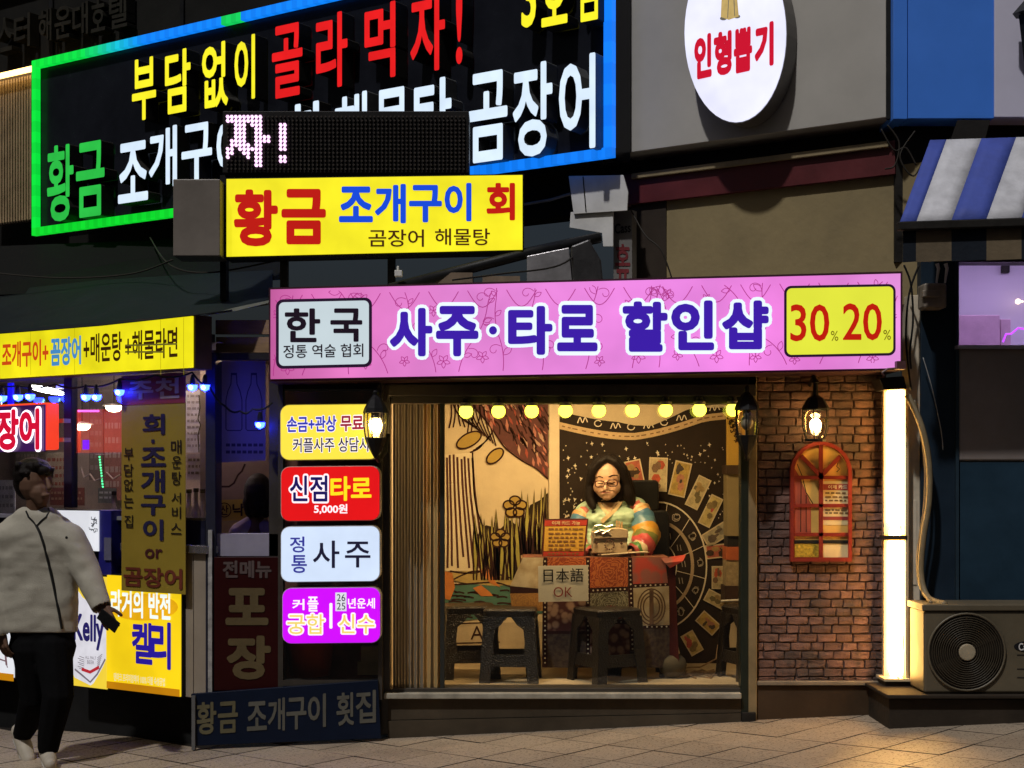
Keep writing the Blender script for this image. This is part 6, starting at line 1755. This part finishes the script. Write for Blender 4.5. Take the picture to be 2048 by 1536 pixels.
MB().prism(LI.rect(-560, 790, 1120, 470), LN, 0.05).build('back_wall', M('dim brown inner wall', (0.30, 0.215, 0.18), 0.8, 0.35, 2.2, 0.1), rest)
def lp(x, off_, z): q_ = L.off(off_).at(x, 960); return Vector((q_.x, q_.y, z))
zc = L.at(0, 752).z + .12
MB().add([lp(-560, 0, zc), lp(440, -0.02, zc), lp(560, -1.6, zc), lp(-560, -1.6, zc)], [(0, 1, 2, 3)]).build('ceiling', M('stained ceiling', (0.25, 0.22, 0.22), 0.8, 0.2), rest)
zf_ = L.at(200, 1130).z
MB().add([lp(-560, 0, zf_), lp(415, -0.02, zf_), lp(560, -1.6, zf_), lp(-560, -1.6, zf_)], [(0, 1, 2, 3)]).build('counter_floor', M('dark floor', (0.05, 0.04, 0.04), 0.6), rest)
# lit yellow shop sign
LS = L.off(0.16)
rs = thing('shop_sign', 'long yellow lit restaurant sign whose last word is struck through', 'sign', LS.at(200, 745))
qs = LS.q((-260, 772), (384, 735), (384, 632), (-260, 690))
MB().prism(qs, LN, 0.012).build('panel', E('worn yellow acrylic', (242, 230, 26), 0.95, 0.16, 4), rs)
MB().prism([p - LN * .013 for p in LS.q((-260, 775), (387, 737), (387, 629), (-260, 687))], LN, .13).build('case', M('rusty brown case', (0.075, 0.04, 0.016), 0.6, 0.3, 6, 0.1), rs)
def run(s_, x0, yt, yb, x1, mat, bold): text(MB(), s_, LS.rect(x0, yt, yb, x1), LN, .004, 0, bold).build('lettering', mat, rs)
run('조개구이+', 5, 685, 737, 98, E('orange red print', (206, 74, 20), 0.95, 0), .03)
run('꼼장어', 102, 676, 733, 163, E('sky blue print', (70, 140, 200), 0.95, 0), .035)
run('+매운탕', 168, 669, 727, 245, E('dark brown print', (60, 36, 6), 0.8, 0), .02)
run('+해물라면', 251, 663, 722, 356, E('dark brown print', (60, 36, 6), 0.8, 0), .02)
g = MB()
g.stroke(LS.q((252, 691), (356, 688)), LN, .010, lift=.007); g.stroke(LS.q((252, 704), (330, 704)), LN, .010, lift=.007)
g.build('strike_print', E('grey strike', (120, 112, 40), 0.7, 0), rs)
g = MB()
for x in (62, 150, 322, 368): g.stroke(LS.q((x, 692 - (x + 260) * .09), (x, 750)), LN, .004, lift=.002)
g.build('seam', E('panel seam', (180, 172, 15), 0.8, 0), rs)
# dark awning over it
ad = thing('tarp_awning', 'dark slate tarpaulin awning sloping over the yellow restaurant sign', 'awning', L.off(.3).at(200, 640))
TARP = M('slate tarpaulin', (0.010, 0.014, 0.016), 0.7, 0.25, 3, 0.2)
bt = [L.off(.36).at(-80, 672), L.off(.36).at(90, 659), L.off(.36).at(200, 650), L.off(.36).at(392, 629), P(470, 618, 8.75), P(545, 601, 8.9)]
tp = [P(-80, 590, 12.3), P(90, 572, 11.6), P(200, 560, 11.2), P(392, 548, 10.6), P(470, 544, 10.4), P(545, 540, 10.2)]
vv = []
for t in (0, .33, .66, 1): vv += [a.lerp(b, t) - Vector((0, 0, .10 * math.sin(t * 3.1416))) for a, b in zip(bt, tp)]
o = MB().add(vv, [(j * 6 + i, j * 6 + i + 1, (j + 1) * 6 + i + 1, (j + 1) * 6 + i) for j in range(3) for i in range(5)]).build('tarpaulin', TARP, ad, smooth=True)
sm = o.modifiers.new('thick', 'SOLIDIFY'); sm.thickness = .006
MB().prism(Pl(8.72).q((402, 632), (470, 622), (536, 606), (540, 600), (470, 615)), Pl(8).n, .01).build('edge_flap', M('pale tarpaulin underside', (0.22, 0.23, 0.19), 0.7, 0.2), ad)
newthing('roof_gutter', 'dark stretched roof sheet above the tarpaulin awning', 'roof', MB().add([P(-200, 600, 12.5), P(560, 560, 10.0), P(560, 470, 11.4), P(-200, 500, 13.2)], [(0, 1, 2, 3)]), M('black roofing', (0.003, 0.003, 0.003), 0.8, 0.4, 3, 0.3))
# hanging banner
BN = L.off(0.08)
bn = thing('vertical_banner', 'tall yellow banner with a red head hanging in the restaurant window', 'banner', BN.at(305, 1183))
MB().prism(BN.rect(243, 752, 1181, 371), LN, .003).build('cloth', M('yellow banner vinyl', (0.26, 0.185, 0.02), 0.5, 0.12, 3, 0.08), bn)
MB().prism([p + LN * .002 for p in BN.rect(243, 752, 811, 371)], LN, .003).build('red_head', M('red banner vinyl', (0.20, 0.025, 0.03), 0.5, 0.12, 3, 0.05), bn)
def bnt(specs, mat, bold, lf=.005):
    g = MB()
    for c, x0, y0, x1, y1 in specs: text(g, c, BN.rect(x0, y0, y1, x1), LN, lf, 0, bold)
    g.build('lettering', mat, bn)
bnt([('추', 257, 759, 308, 800), ('천', 312, 757, 360, 798)], M('pinkish white vinyl', (0.42, 0.33, 0.33), 0.6), .025)
NVV = M('navy vinyl', (0.02, 0.018, 0.055), 0.5)
bnt([('회', 286, 829, 331, 870), ('조', 283, 895, 333, 933), ('개', 283, 940, 331, 985), ('구', 283, 990, 332, 1030), ('이', 287, 1038, 328, 1080)], NVV, .03)
bnt([('or', 291, 1097, 326, 1116)], M('dark maroon vinyl', (0.06, 0.01, 0.012), 0.5), .02)
bnt([('곰장어', 248, 1132, 366, 1172)], M('brown red vinyl', (0.12, 0.022, 0.01), 0.5), .03)
KV = M('black vinyl', (0.02, 0.015, 0.01), 0.5)
bnt([('부', 249, 896, 268, 921), ('담', 249, 928, 268, 953), ('없', 249, 958, 268, 983), ('는', 249, 989, 268, 1016), ('집', 250, 1030, 267, 1055)], KV, .008)
bnt([('매', 343, 880, 364, 908), ('운', 345, 912, 364, 937), ('탕', 345, 943, 364, 970), ('서', 344, 985, 363, 1007), ('비', 345, 1013, 363, 1037), ('스', 343, 1046, 364, 1068)], KV, .008)
MB().prism([p + LN * .006 for p in BN.rect(304, 879, 886, 310)], LN, .002).build('dot_print', NVV, bn)
# light box posters under the window
LB = L.off(0.06)
def lposter(label, x0, yt, yb, x1, mat, name='light_box'):
    t = thing(name, label, 'light box', LB.at((x0 + x1) / 2, yb))
    MB().prism(LB.rect(x0, yt, yb, x1), LN, .01).build('panel', mat, t)
    MB().prism([p - LN * .011 for p in LB.rect(x0 - 1.5, yt - 2, yb + 2, x1 + 1.5)], LN, .08).build('case', BLACK, t)
    return t
t = lposter('yellow lit beer poster with navy and white words, right of the bottle poster', 214, 1150, 1376, 360, E('golden lit poster', (246, 208, 22), 0.97, 0.10, 3))
text(MB(), '라거의 반전', LB.rect(223, 1178, 1232, 342), LN, .005, 0, .03).build('lettering', E('white lit print', (236, 246, 240), 1.0, 0), t)
g = MB(); 
for c, x0, y0, x1, y1 in (('켈', 265, 1243, 306, 1326), ('리', 303, 1242, 343, 1336)): text(g, c, LB.rect(x0, y0, y1, x1), LN, .005, 0, .03)
g.build('lettering', E('royal navy print', (40, 24, 150), 0.9, 0), t)
text(MB(), '덴마크 프리미엄맥아 100% 더블 숙성공법', LB.rect(229, 1345, 1361, 331), LN, .005, 0, .012).build('lettering', E('cream lit print', (235, 228, 190), 0.9, 0), t)
MB().poly([p + LN * .003 for p in LB.rect(214, 1362, 1376, 360)]).build('base_print', E('amber base print', (196, 128, 10), 0.85, 0.1), t)
MB().poly([p + LN * .003 for p in ell(LB, 287, 1214, 70, 27, 24)]).build('amber_print', E('amber cloud print', (232, 172, 16), 0.9, 0.2, 5), t)
t = lposter('lit poster of a white beer bottle with a navy brand word, beside the walking man', 140, 1150, 1370, 213, E('pale gold lit poster', (238, 206, 60), 0.9, 0.15, 3))
bo2 = [(150, 1355), (182, 1371), (188, 1366), (206, 1335), (213, 1318), (213, 1236), (200, 1215), (182, 1206), (166, 1195), (156, 1180), (146, 1176), (146, 1345)]
MB().poly([p + LN * .003 for p in LB.q(*bo2)]).build('bottle_print', E('silver white print', (214, 212, 220), 0.95, 0.12, 10), t)
text(MB(), 'Kelly', LB.rect(148, 1226, 1296, 209), LN, .006, 0, .035).build('lettering', E('navy brand print', (36, 30, 96), 0.85, 0), t)
g = MB()
g.stroke(LB.q((151, 1338), (168, 1352), (182, 1364), (196, 1348), (212, 1318)), LN, .012, lift=.006)
for k in range(7): g.stroke(LB.q((160 - (k % 2) * 3, 1312 + k * 4), (170, 1316 + k * 4)), LN, .004, lift=.006); g.stroke(LB.q((196, 1316 + k * 4), (206 - k, 1308 + k * 4)), LN, .004, lift=.006)
text(g, 'ALL MALT', LB.rect(172, 1311, 1317, 194), LN, .006); text(g, 'BEER', LB.rect(176, 1320, 1327, 190), LN, .006)
g.build('line_print', E('grey lit print', (120, 110, 120), 0.8, 0), t)
g = MB().stroke(LB.q((165, 1338), (182, 1344), (200, 1334)), LN, .02, lift=.007); g.build('ribbon_print', E('red lit ribbon', (180, 40, 50), 0.9, 0), t)
t = lposter('white lit poster with a faint grey red figure, cut by the left photo edge', -60, 1250, 1345, 27, E('white lit poster', (222, 224, 230), 0.95, 0.1, 3))
g = MB().stroke(LB.q((2, 1275), (10, 1290), (14, 1330)), LN, .02, lift=.004).stroke(LB.q((0, 1318), (12, 1322), (16, 1335)), LN, .01, lift=.004); g.build('figure_print', E('greyish print', (120, 90, 96), 0.8, 0), t)
MB().poly([p + LN * .003 for p in LB.rect(-60, 1338, 1352, 28)]).build('base_print', E('amber base print', (196, 128, 10), 0.85, 0.1), t)
t = lposter('white lit poster with a small ink drawing behind the shoulder of the walking man', 88, 1020, 1098, 196, E('white lit poster', (222, 224, 230), 0.95, 0.1, 3))
g = MB()
for k in range(16):
    x, y = 187 + rp.uniform(-5, 6), 1045 + rp.uniform(-10, 18); a = rp.uniform(0, 6)
    g.stroke(LB.q((x, y), (x + 4 * math.cos(a), y + 4 * math.sin(a)), (x + 6 * math.cos(a + .8), y + 7 * math.sin(a + .8))), LN, .006, lift=.004)
g.build('line_print', E('ink lit print', (60, 62, 70), 0.8, 0), t)
newthing('blue_cooler', 'tall deep blue cooler box beside the white lit poster', 'cooler', MB().prism(L.off(.05).rect(197, 1020, 1150, 222), LN, .1), M('deep blue plastic', (0.012, 0.012, 0.16), 0.4, 0.2, 4, 0.05), bevel=0.004)
newthing('grey_notice', 'small grey notice on the blue cooler', 'notice', MB().prism(L.off(.06).rect(208, 1075, 1120, 222), LN, .005), M('grey notice', (0.10, 0.10, 0.16), 0.6))
# projecting red lit sign
NS = L.off(0.42)
ns = thing('projecting_sign', 'red glowing sign box with white outlined letters projecting from the restaurant window', 'sign', NS.at(50, 905))
text(MB(), '곰장어', NS.rect(-46, 822, 902, 84), LN, .012, 0, .045, .05).build('letter_outline', E('white neon edge', (255, 236, 250), 1.6, 0), ns)
text(MB(), '곰장어', NS.rect(-46, 822, 902, 84), LN, .018, 0, .045).build('lettering', E('crimson neon', (206, 12, 52), 1.0, 0.05), ns)
MB().prism(NS.rect(-70, 816, 905, 88), LN, .012).build('face', E('dim violet face', (66, 22, 96), 0.6, 0.3, 5), ns)
MB().prism([p - LN * .013 for p in NS.rect(-70, 812, 902, 88)], LN, .10).build('case', E('orange red acrylic', (250, 66, 36), 0.95, 0.05), ns, bevel=0.01)
g = MB()
for y in (838, 876): g.prism(L.off(.28).rect(104, y, y + 8, 128), LN, .05)
g.build('bracket', M('pale pink bracket', (0.45, 0.28, 0.27), 0.5), ns)
# lights inside
def slamp(name, label, mb_, mat, **k): return newthing(name, label, 'lamp', mb_, mat, **k)
WPEN = E('pendant glow', (255, 226, 186), 26.0, 0)
LIm = L.off(-0.9)
for x, y, lb in ((228, 812, 'warm half dome pendant close to the banner'), (164, 849, 'warm half dome pendant by the mullion, lower of the two')):
    c = LIm.at(x, y); r = 17 / F * c.y
    t = thing('pendant_lamp', lb, 'pendant lamp', c, 'pendant lamps in the restaurant')
    MB().lathe([(r, 0), (r * .92, -r * .35), (r * .6, -r * .62), (.002, -r * .72)], c, 16).build('shade', WPEN, t, smooth=True)
    MB().lathe([(r * 1.35, 0.0), (r * 1.3, .006), (.01, .02)], c, 16).build('plate', M('pale shade plate', (0.5, 0.45, 0.4), 0.5), t)
    MB().tube([c + Vector((0, 0, .02)), Vector((c.x, c.y, zc))], .004, 5).build('cord', CABLE, t)
c = LIm.at(92, 780)
slamp('ceiling_light', 'white tilted oval ceiling light seen through the window', MB().ball(c, 1.0, 18, 0, (.135, .12, .022)), E('cool white disc', (255, 250, 240), 28.0, 0), smooth=True)
bpy.data.objects['ceiling_light.001' if 'ceiling_light.001' in bpy.data.objects else 'ceiling_light'].rotation_euler = (0, R(12), 0)
slamp('added_fill_light', 'unseen fill light added under the restaurant ceiling behind the yellow sign', MB().prism([lp(20, -.45, zc - .06), lp(400, -.45, zc - .06), lp(400, -.45, zc - .02), lp(20, -.45, zc - .02)], LN, .05), E('restaurant fill glow', (255, 226, 215), 24.0, 0))  # unseen light added to brighten the restaurant interior
slamp('neon_tube', 'short pink neon line inside the restaurant', MB().tube([LIm.at(140, 822), LIm.at(197, 822)], .009, 6), E('pink neon', (250, 90, 225), 2.5, 0))
slamp('neon_tube', 'upright deep blue neon panel at the left photo edge', MB().prism(LIm.rect(15, 766, 820, 24), LN, .02), E('blue neon', (20, 10, 245), 1.6, 0))
slamp('neon_tube', 'small deep blue neon dash beside the ceiling light', MB().prism(LIm.rect(112, 769, 778, 135), LN, .02), E('blue neon', (20, 10, 245), 1.6, 0))
slamp('neon_tube', 'small upright blue neon stub under the lower pendant', MB().prism(LIm.rect(165, 880, 899, 174), LN, .02), E('blue neon', (20, 10, 245), 1.6, 0))
g = MB()
for k in range(12): g.ball(LIm.at(199 + k * .6, 914 + k * 5.4), .007, 6)
slamp('green_led_strip', 'short slanting string of green LED dots left of the banner', g, E('green led', (90, 255, 160), 3.0, 0))
g = MB()
for k in range(7): g.ball(LIm.at(3, 801 + k * 3.2), .006, 6)
slamp('white_led_strip', 'tiny column of white LED dots at the left photo edge', g, E('white led', (255, 255, 255), 3.0, 0))
sg = thing('string_light', 'black cable of half round blue party bulbs strung along the restaurant windows', 'string light', L.off(.1).at(200, 800))
BB = E('blue party bulb', (20, 36, 255), 48.0, 0); BBW = E('blue white core', (150, 235, 255), 6.0, 0)
bulbs = [(4, 795), (36, 793), (60, 792), (172, 793), (193, 793), (239, 783), (385, 773), (410, 773), (520, 848)]  # the middle entry is a reflection in the pane, built as a bulb
LBf = L.off(.12)
def bpos(x, y): return LBf.at(x, y) if x < 400 else P(x, y, 8.66)
cab_ = [bpos(-40, 760), bpos(36, 772), bpos(110, 768), bpos(172, 772), bpos(240, 758), bpos(310, 750), bpos(385, 745), bpos(418, 772), bpos(450, 812), bpos(480, 822), bpos(505, 818), bpos(545, 805)]
g = MB(); pp = []
for i in range(len(cab_) - 1):
    for k in range(6):
        t = k / 6; pp.append(cab_[i].lerp(cab_[i + 1], t) - Vector((0, 0, .02 * math.sin(t * 3.14))))
g.tube(pp + [cab_[-1]], .006, 6).build('cable', CABLE, sg, smooth=True)
for x, y in bulbs:
    c = bpos(x, y); r = 10 / F * c.y
    MB().lathe([(r, .3 * r), (r, -.1 * r), (r * .8, -.6 * r), (.002, -r)], c, 12).build('bulb', BB, sg, smooth=True)
    MB().ball(c + Vector((-.004, -r * .75, -.2 * r)), r * .48, 8).build('bulb_core', BBW, sg, smooth=True)
    MB().lathe([(r * .6, .3 * r), (r * .5, 1.6 * r), (r * .25, 2.4 * r)], c, 8).build('socket', BLACK, sg)
# posters and clutter on the inner walls
def poster(label, x0, yt, yb, x1, rgb, off_=-1.5, rows_=0, ink_=(0.05, 0.03, 0.03)):
    pl_ = L.off(off_); t = thing('wall_poster', label, 'poster', pl_.at((x0 + x1) / 2, yb))
    MB().prism(pl_.rect(x0, yt, yb, x1), LN, .006).build('sheet', M('poster %s' % str(rgb), rgb, 0.7, 0.25, 14, 0.03), t)
    if rows_:
        g = MB(); hgt = (yb - yt) / (rows_ + 1)
        for r_ in range(rows_):
            x = x0 + 3
            while x < x1 - 4:
                l = rp.uniform(3, 8); yy = yt + hgt * (r_ + .9)
                g.stroke(pl_.q((x, yy), (min(x1 - 3, x + l), yy)), LN, hgt * .4 / F * pl_.Y(x), lift=.003); x += l + 2.5
        g.build('line_print', M('poster ink %s' % str(ink_), ink_, 0.7), t)
poster('white sheet with rows of small grey lines right of the banner', 372, 781, 905, 411, (0.42, 0.38, 0.34), -.75, 9, (0.2, 0.17, 0.16))
poster('grey sheet under the white one right of the banner', 374, 908, 960, 409, (0.22, 0.18, 0.15), -.75, 3)
poster('reddish panel beside the green LED dots', 208, 825, 1000, 244, (0.20, 0.07, 0.06), -1.4, 5, (0.3, 0.2, 0.18))
poster('dark brown panel between the pendants', 178, 800, 960, 206, (0.13, 0.085, 0.075), -1.4, 6, (0.2, 0.15, 0.14))
poster('red painted strip behind the mullion', 146, 818, 905, 160, (0.42, 0.05, 0.03), -.95)
poster('beige board with rust lettering shapes above the head of the man', 92, 905, 985, 132, (0.26, 0.19, 0.14), -1.2, 4, (0.22, 0.05, 0.03))
poster('rust framed sign low behind the head of the man', 100, 975, 1010, 168, (0.16, 0.045, 0.035), -1.0, 2, (0.3, 0.18, 0.12))
poster('green grey notice with pale print under the LED dots', 196, 976, 1006, 232, (0.13, 0.14, 0.12), -.9, 2, (0.4, 0.42, 0.4))
poster('pale wall chart at the far left behind the man', -30, 960, 1030, 30, (0.4, 0.4, 0.44), -.9, 3, (0.2, 0.2, 0.22))
poster('brown chart behind the red sign box', 30, 830, 930, 80, (0.16, 0.13, 0.11), -1.4, 5, (0.26, 0.2, 0.17))
bt_ = thing('glass_bottle', 'clear bottle on the inner counter right of the banner', 'bottle', L.off(-.4).at(392, 1080), 'bottles on the restaurant counter')
cgl = M('pale glassware', (0.5, 0.42, 0.36), 0.12, 0.2, 20, 0, metal=0.2)
c = L.off(-.4).at(392, 1080)
MB().lathe([(.032, 0), (.034, .16), (.014, .23), (.013, .30), (.016, .30), (.015, .315)], c, 12).build('body', cgl, bt_, smooth=True)
MB().lathe([(.0175, .30), (.0175, .325)], c, 10).build('cap', DARK, bt_)
for x, o_, lb in ((378, -.5, 'clear bottle close to the banner edge on the inner counter'), (405, -.55, 'clear bottle against the corner post on the inner counter'), (228, -.5, 'clear bottle at the left edge of the banner')):
    dup(bt_, L.off(o_).at(x, 1080), lb)
newthing('wire_vine', 'twisted bare twig ornament left of the banner', 'twig', MB().tube([L.off(-.7).at(x, y) for x, y in ((150, 945), (162, 935), (168, 955), (180, 948), (190, 962), (206, 955), (214, 945), (226, 958), (240, 950))], .006, 5), M('pale twig', (0.4, 0.32, 0.26), 0.6))
newthing('wire_hanger', 'dark wires hanging over the white sheet right of the banner', 'wire', MB().tube([L.off(-.6).at(x, y) for x, y in ((398, 790), (400, 815), (396, 838), (401, 850), (396, 870), (398, 905))], .004, 5), CABLE)

# ---- small serving window between the restaurant and the booth
sv = thing('serving_window', 'small serving window with tan boards above it, between the two shops', 'window', P(485, 1110, 8.9))
MB().pbox(431, 640, 542, 668, 8.90, 8.93).build('board', M('tan plywood', (0.28, 0.17, 0.09), 0.7, 0.25, 8, 0.15, stretch=(1, 1, 6)), sv)
MB().pbox(432, 674, 542, 705, 8.89, 8.92).build('board', M('tan plywood', (0.28, 0.17, 0.09), 0.7), sv)
MB().pbox(431, 706, 542, 719, 8.84, 8.92).build('frame', DARK, sv)
MB().pbox(538, 705, 562, 1400, 8.80, 8.95).build('frame', FR, sv)
MB().pbox(418, 1068, 560, 1112, 8.80, 8.95).build('sill', M('lilac grey sill panel', (0.26, 0.24, 0.30), 0.5, 0.15, 4, 0.05), sv)
MB().pbox(400, 690, 570, 1110, 9.75, 9.8).build('inner_wall', M('tan inner wall', (0.26, 0.20, 0.14), 0.8, 0.2, 4, 0.05), sv)
MB().pbox(400, 700, 560, 706, 8.95, 9.75).build('ceiling', M('dim ceiling', (0.2, 0.18, 0.16), 0.8), sv)
MB().pbox(418, 1105, 560, 1400, 8.86, 8.95).build('apron', DARK, sv)
pp_ = Pl(8.98)
newthing('serving_fill_lamp', 'unseen fill lamp added under the ceiling of the serving window room', 'lamp', MB().pbox(440, 712, 530, 718, 9.2, 9.26), E('serving fill glow', (255, 215, 180), 14.0, 0))  # unseen lamp added to brighten the room behind the serving window
bp_ = thing('bottle_poster', 'grey lilac poster with two bottle outlines hung in the serving window', 'poster', pp_.at(484, 925))
MB().prism(pp_.q((438, 925), (531, 921), (531, 722), (438, 722)), pp_.n, .005).build('sheet', M('grey lilac film', (0.30, 0.25, 0.29), 0.5, 0.1, 3, 0.03), bp_)
g = MB()
for cx, k in ((468, 1.0), (508, 1.0)):
    for s__ in (-1, 1):
        g.stroke(pp_.q(*[(cx + s__ * x, y) for x, y in ((5, 748), (6, 768), (12, 782), (16, 800), (16, 858), (13, 861), (0, 861))]), pp_.n, .006, lift=.002)
    g.stroke(pp_.q((cx - 6, 748), (cx + 6, 748)), pp_.n, .014, lift=.002)
for yy in (890, 904):
    x = 452
    while x < 520: g.stroke(pp_.q((x, yy), (x + 8, yy)), pp_.n, .018, lift=.002); x += 11
g.build('line_print', M('dark lilac ink', (0.06, 0.05, 0.07), 0.6), bp_)
ym = thing('menu_sheet', 'yellow menu sheet with a circled word behind the dark haired person at the serving window', 'notice', P(465, 1040, 9.5))
ymp = Pl(9.6)
MB().prism(ymp.q((436, 1042), (500, 1040), (500, 998), (436, 1000)), ymp.n, .004).build('sheet', M('dull yellow sheet', (0.42, 0.31, 0.05), 0.7, 0.1), ym)
g = MB(); text(g, '산', px4(ymp, 441, 1010, 457, 1030), ymp.n, .003, 0, .02); text(g, '낙', px4(ymp, 465, 1007, 489, 1032), ymp.n, .003, 0, .03)
g.stroke(ymp.q(*oval(449, 1020, 13, 14)), ymp.n, .006, lift=.003)
g.build('lettering', KV, ym)
twg = newthing('dry_twig', 'dry twig hanging under the bottle poster', 'twig', MB().tube([P(x, y, 9.3) for x, y in ((490, 928), (484, 942), (476, 950), (468, 966), (458, 973), (440, 973))], .006, 5), M('dark twig', (0.05, 0.03, 0.02), 0.7))
YB = 9.28; KB = YB / F
def Bj(px, py, dy=0.0): return P(px, py, YB + dy)
ser = thing('person', 'person with black bobbed hair and lilac top at the serving window', 'person', Bj(505, 1110))
def skb(m_, chain):
    for (a, ra), (b, rb) in zip(chain, chain[1:]): capsule(m_, a, b, ra * KB, rb * KB)
b_ = MB(); b_.ball(Bj(515, 985), 1.0, 14, 0, (26 * KB, .095, 36 * KB)); skb(b_, [(Bj(515, 1005), 15), (Bj(512, 1045), 17), (Bj(510, 1110), 30), (Bj(510, 1160), 32)])
for s__ in (-1, 1): skb(b_, [(Bj(511, 1060), 16), (Bj(511 + s__ * 42, 1066), 12), (Bj(511 + s__ * 50, 1110, .05), 10), (Bj(511 + s__ * 36, 1120, .2), 8)]); hand(b_, Bj(511 + s__ * 36, 1120, .2), Vector((-.3 * s__, 1, 0)), Vector((0, 0, -1)), 1, .3, s__)
blob(b_, .007, 4).build('body', SKINM, ser, smooth=True)
h_ = MB(); h_.ball(Bj(516, 985, -.015), 1.0, 16, 0, (29 * KB, .105, 40 * KB)); skb(h_, [(Bj(500, 1005, -.03), 16), (Bj(502, 1022, -.03), 14)]); skb(h_, [(Bj(530, 1005, -.03), 16), (Bj(530, 1022, -.03), 14)]); skb(h_, [(Bj(515, 1010, -.06), 18), (Bj(515, 1022, -.06), 14)])
blob(h_, .007, 4).build('hair', HAIR, ser, smooth=True)
t_ = MB(); skb(t_, [(Bj(478, 1068), 22), (Bj(505, 1052), 22), (Bj(540, 1066), 22)]); skb(t_, [(Bj(484, 1105), 34), (Bj(536, 1105), 34)]); skb(t_, [(Bj(484, 1150), 34), (Bj(536, 1150), 34)]); squash(t_, 0, YB, .75)
blob(t_, .008, 4).build('top', M('lilac knit top', (0.24, 0.18, 0.24), 0.8, 0.1, 20, 0.2), ser, smooth=True)
# dark red take-out sign and blue floor sign
RP = Pl(8.74)
rd = thing('takeout_sign', 'unlit dark red upright sign with dim white and gold words', 'sign', RP.at(495, 1382))
MB().prism(RP.q((428, 1382), (560, 1378), (560, 1114), (428, 1114)), RP.n, .03).build('panel', M('dark red vinyl', (0.022, 0.0016, 0.0016), 0.45, 0.15, 3, 0.04), rd, bevel=0.003)
text(MB(), '전메뉴', px4(RP, 446, 1121, 543, 1156), RP.n, .004, 0, .035).build('lettering', M('dim pinkish letter', (0.075, 0.05, 0.046), 0.6), rd)
letter_run(MB(), RP, [('포', 451, 1176, 537, 1250), ('장', 454, 1271, 542, 1359)], .004, .045).build('lettering', M('old gold letter', (0.08, 0.054, 0.017), 0.6), rd)
BP2 = Pl(8.70)
bs_ = thing('floor_sign', 'unlit navy sign board standing on the pavement with cream and yellow words', 'sign', BP2.at(570, 1485))
MB().prism(BP2.q((387, 1492), (762, 1477), (756, 1360), (382, 1388)), BP2.n, .03).build('board', M('navy sign vinyl', (0.003, 0.007, 0.020), 0.45, 0.2, 3, 0.04), bs_, bevel=0.003)
def lrun(sp, mat, bold): 
    g = MB()
    for c, x0, y0, x1, y1 in sp: text(g, c, px4(BP2, x0, y0, x1, y1, .07 * (x1 - x0)), BP2.n, .004, 0, bold)
    g.build('lettering', mat, bs_)
CRL = M('dim cream letter', (0.08, 0.077, 0.062), 0.6)
lrun([('황', 393, 1405, 433, 1470), ('금', 436, 1404, 476, 1467)], M('dim straw letter', (0.085, 0.073, 0.035), 0.6), .025)
lrun([('조', 494, 1404, 534, 1462), ('개', 536, 1397, 570, 1463), ('구', 573, 1396, 613, 1460), ('이', 616, 1389, 652, 1456)], CRL, .022)
lrun([('횟', 673, 1386, 708, 1452), ('집', 712, 1382, 752, 1447)], CRL, .022)
MB().pbox(383, 1392, 390, 1500, 8.68, 8.72).build('edge_trim', M('grey trim', (0.1, 0.1, 0.1), 0.5), bs_)
# ---- wires and brackets under the corner of the cladding and on the dark roof
for k, (lb, pts) in enumerate((('slack black wire under the corner of the grey cladding', [(1762, 258), (1788, 300), (1812, 296), (1832, 330)]),
        ('looped black wire beside the top of the striped awning', [(1830, 262), (1800, 312), (1826, 352), (1848, 318)]),
        ('short bent wire between the cladding corner and the beige wall', [(1775, 250), (1798, 285), (1790, 330), (1770, 338)]))):
    cable(lb, [P(x, y, 8.64) for x, y in pts], 0.005, M('dusty wire', (0.03, 0.026, 0.022), 0.6))
cable('sagging wire from the framed sign to the yellow sign post', [BS.at(300, 475), P(340, 530, 10.2), P(420, 545, 9.8), P(560, 520, 9.65)], 0.006, M('dusty wire', (0.03, 0.026, 0.022), 0.6))
cable('sagging wire over the tarpaulin awning', [P(-20, 545, 11.6), P(120, 556, 11.2), P(260, 548, 10.8), P(345, 520, 10.2)], 0.006, M('dusty wire', (0.03, 0.026, 0.022), 0.6))
cable('wire hanging from the dark beam to the pink sign', [P(1180, 480, 9.5), P(1120, 530, 9.2), P(1000, 548, 8.9), P(905, 560, 8.7)], 0.006, M('dusty wire', (0.03, 0.026, 0.022), 0.6))
cable('wire drooping across the brown door to the pink sign', [U.off(.06).at(1262, 420), U.off(.1).at(1290, 470), U.off(.1).at(1322, 500), U.off(.06).at(1345, 560)], 0.005, M('dusty wire', (0.03, 0.026, 0.022), 0.6))
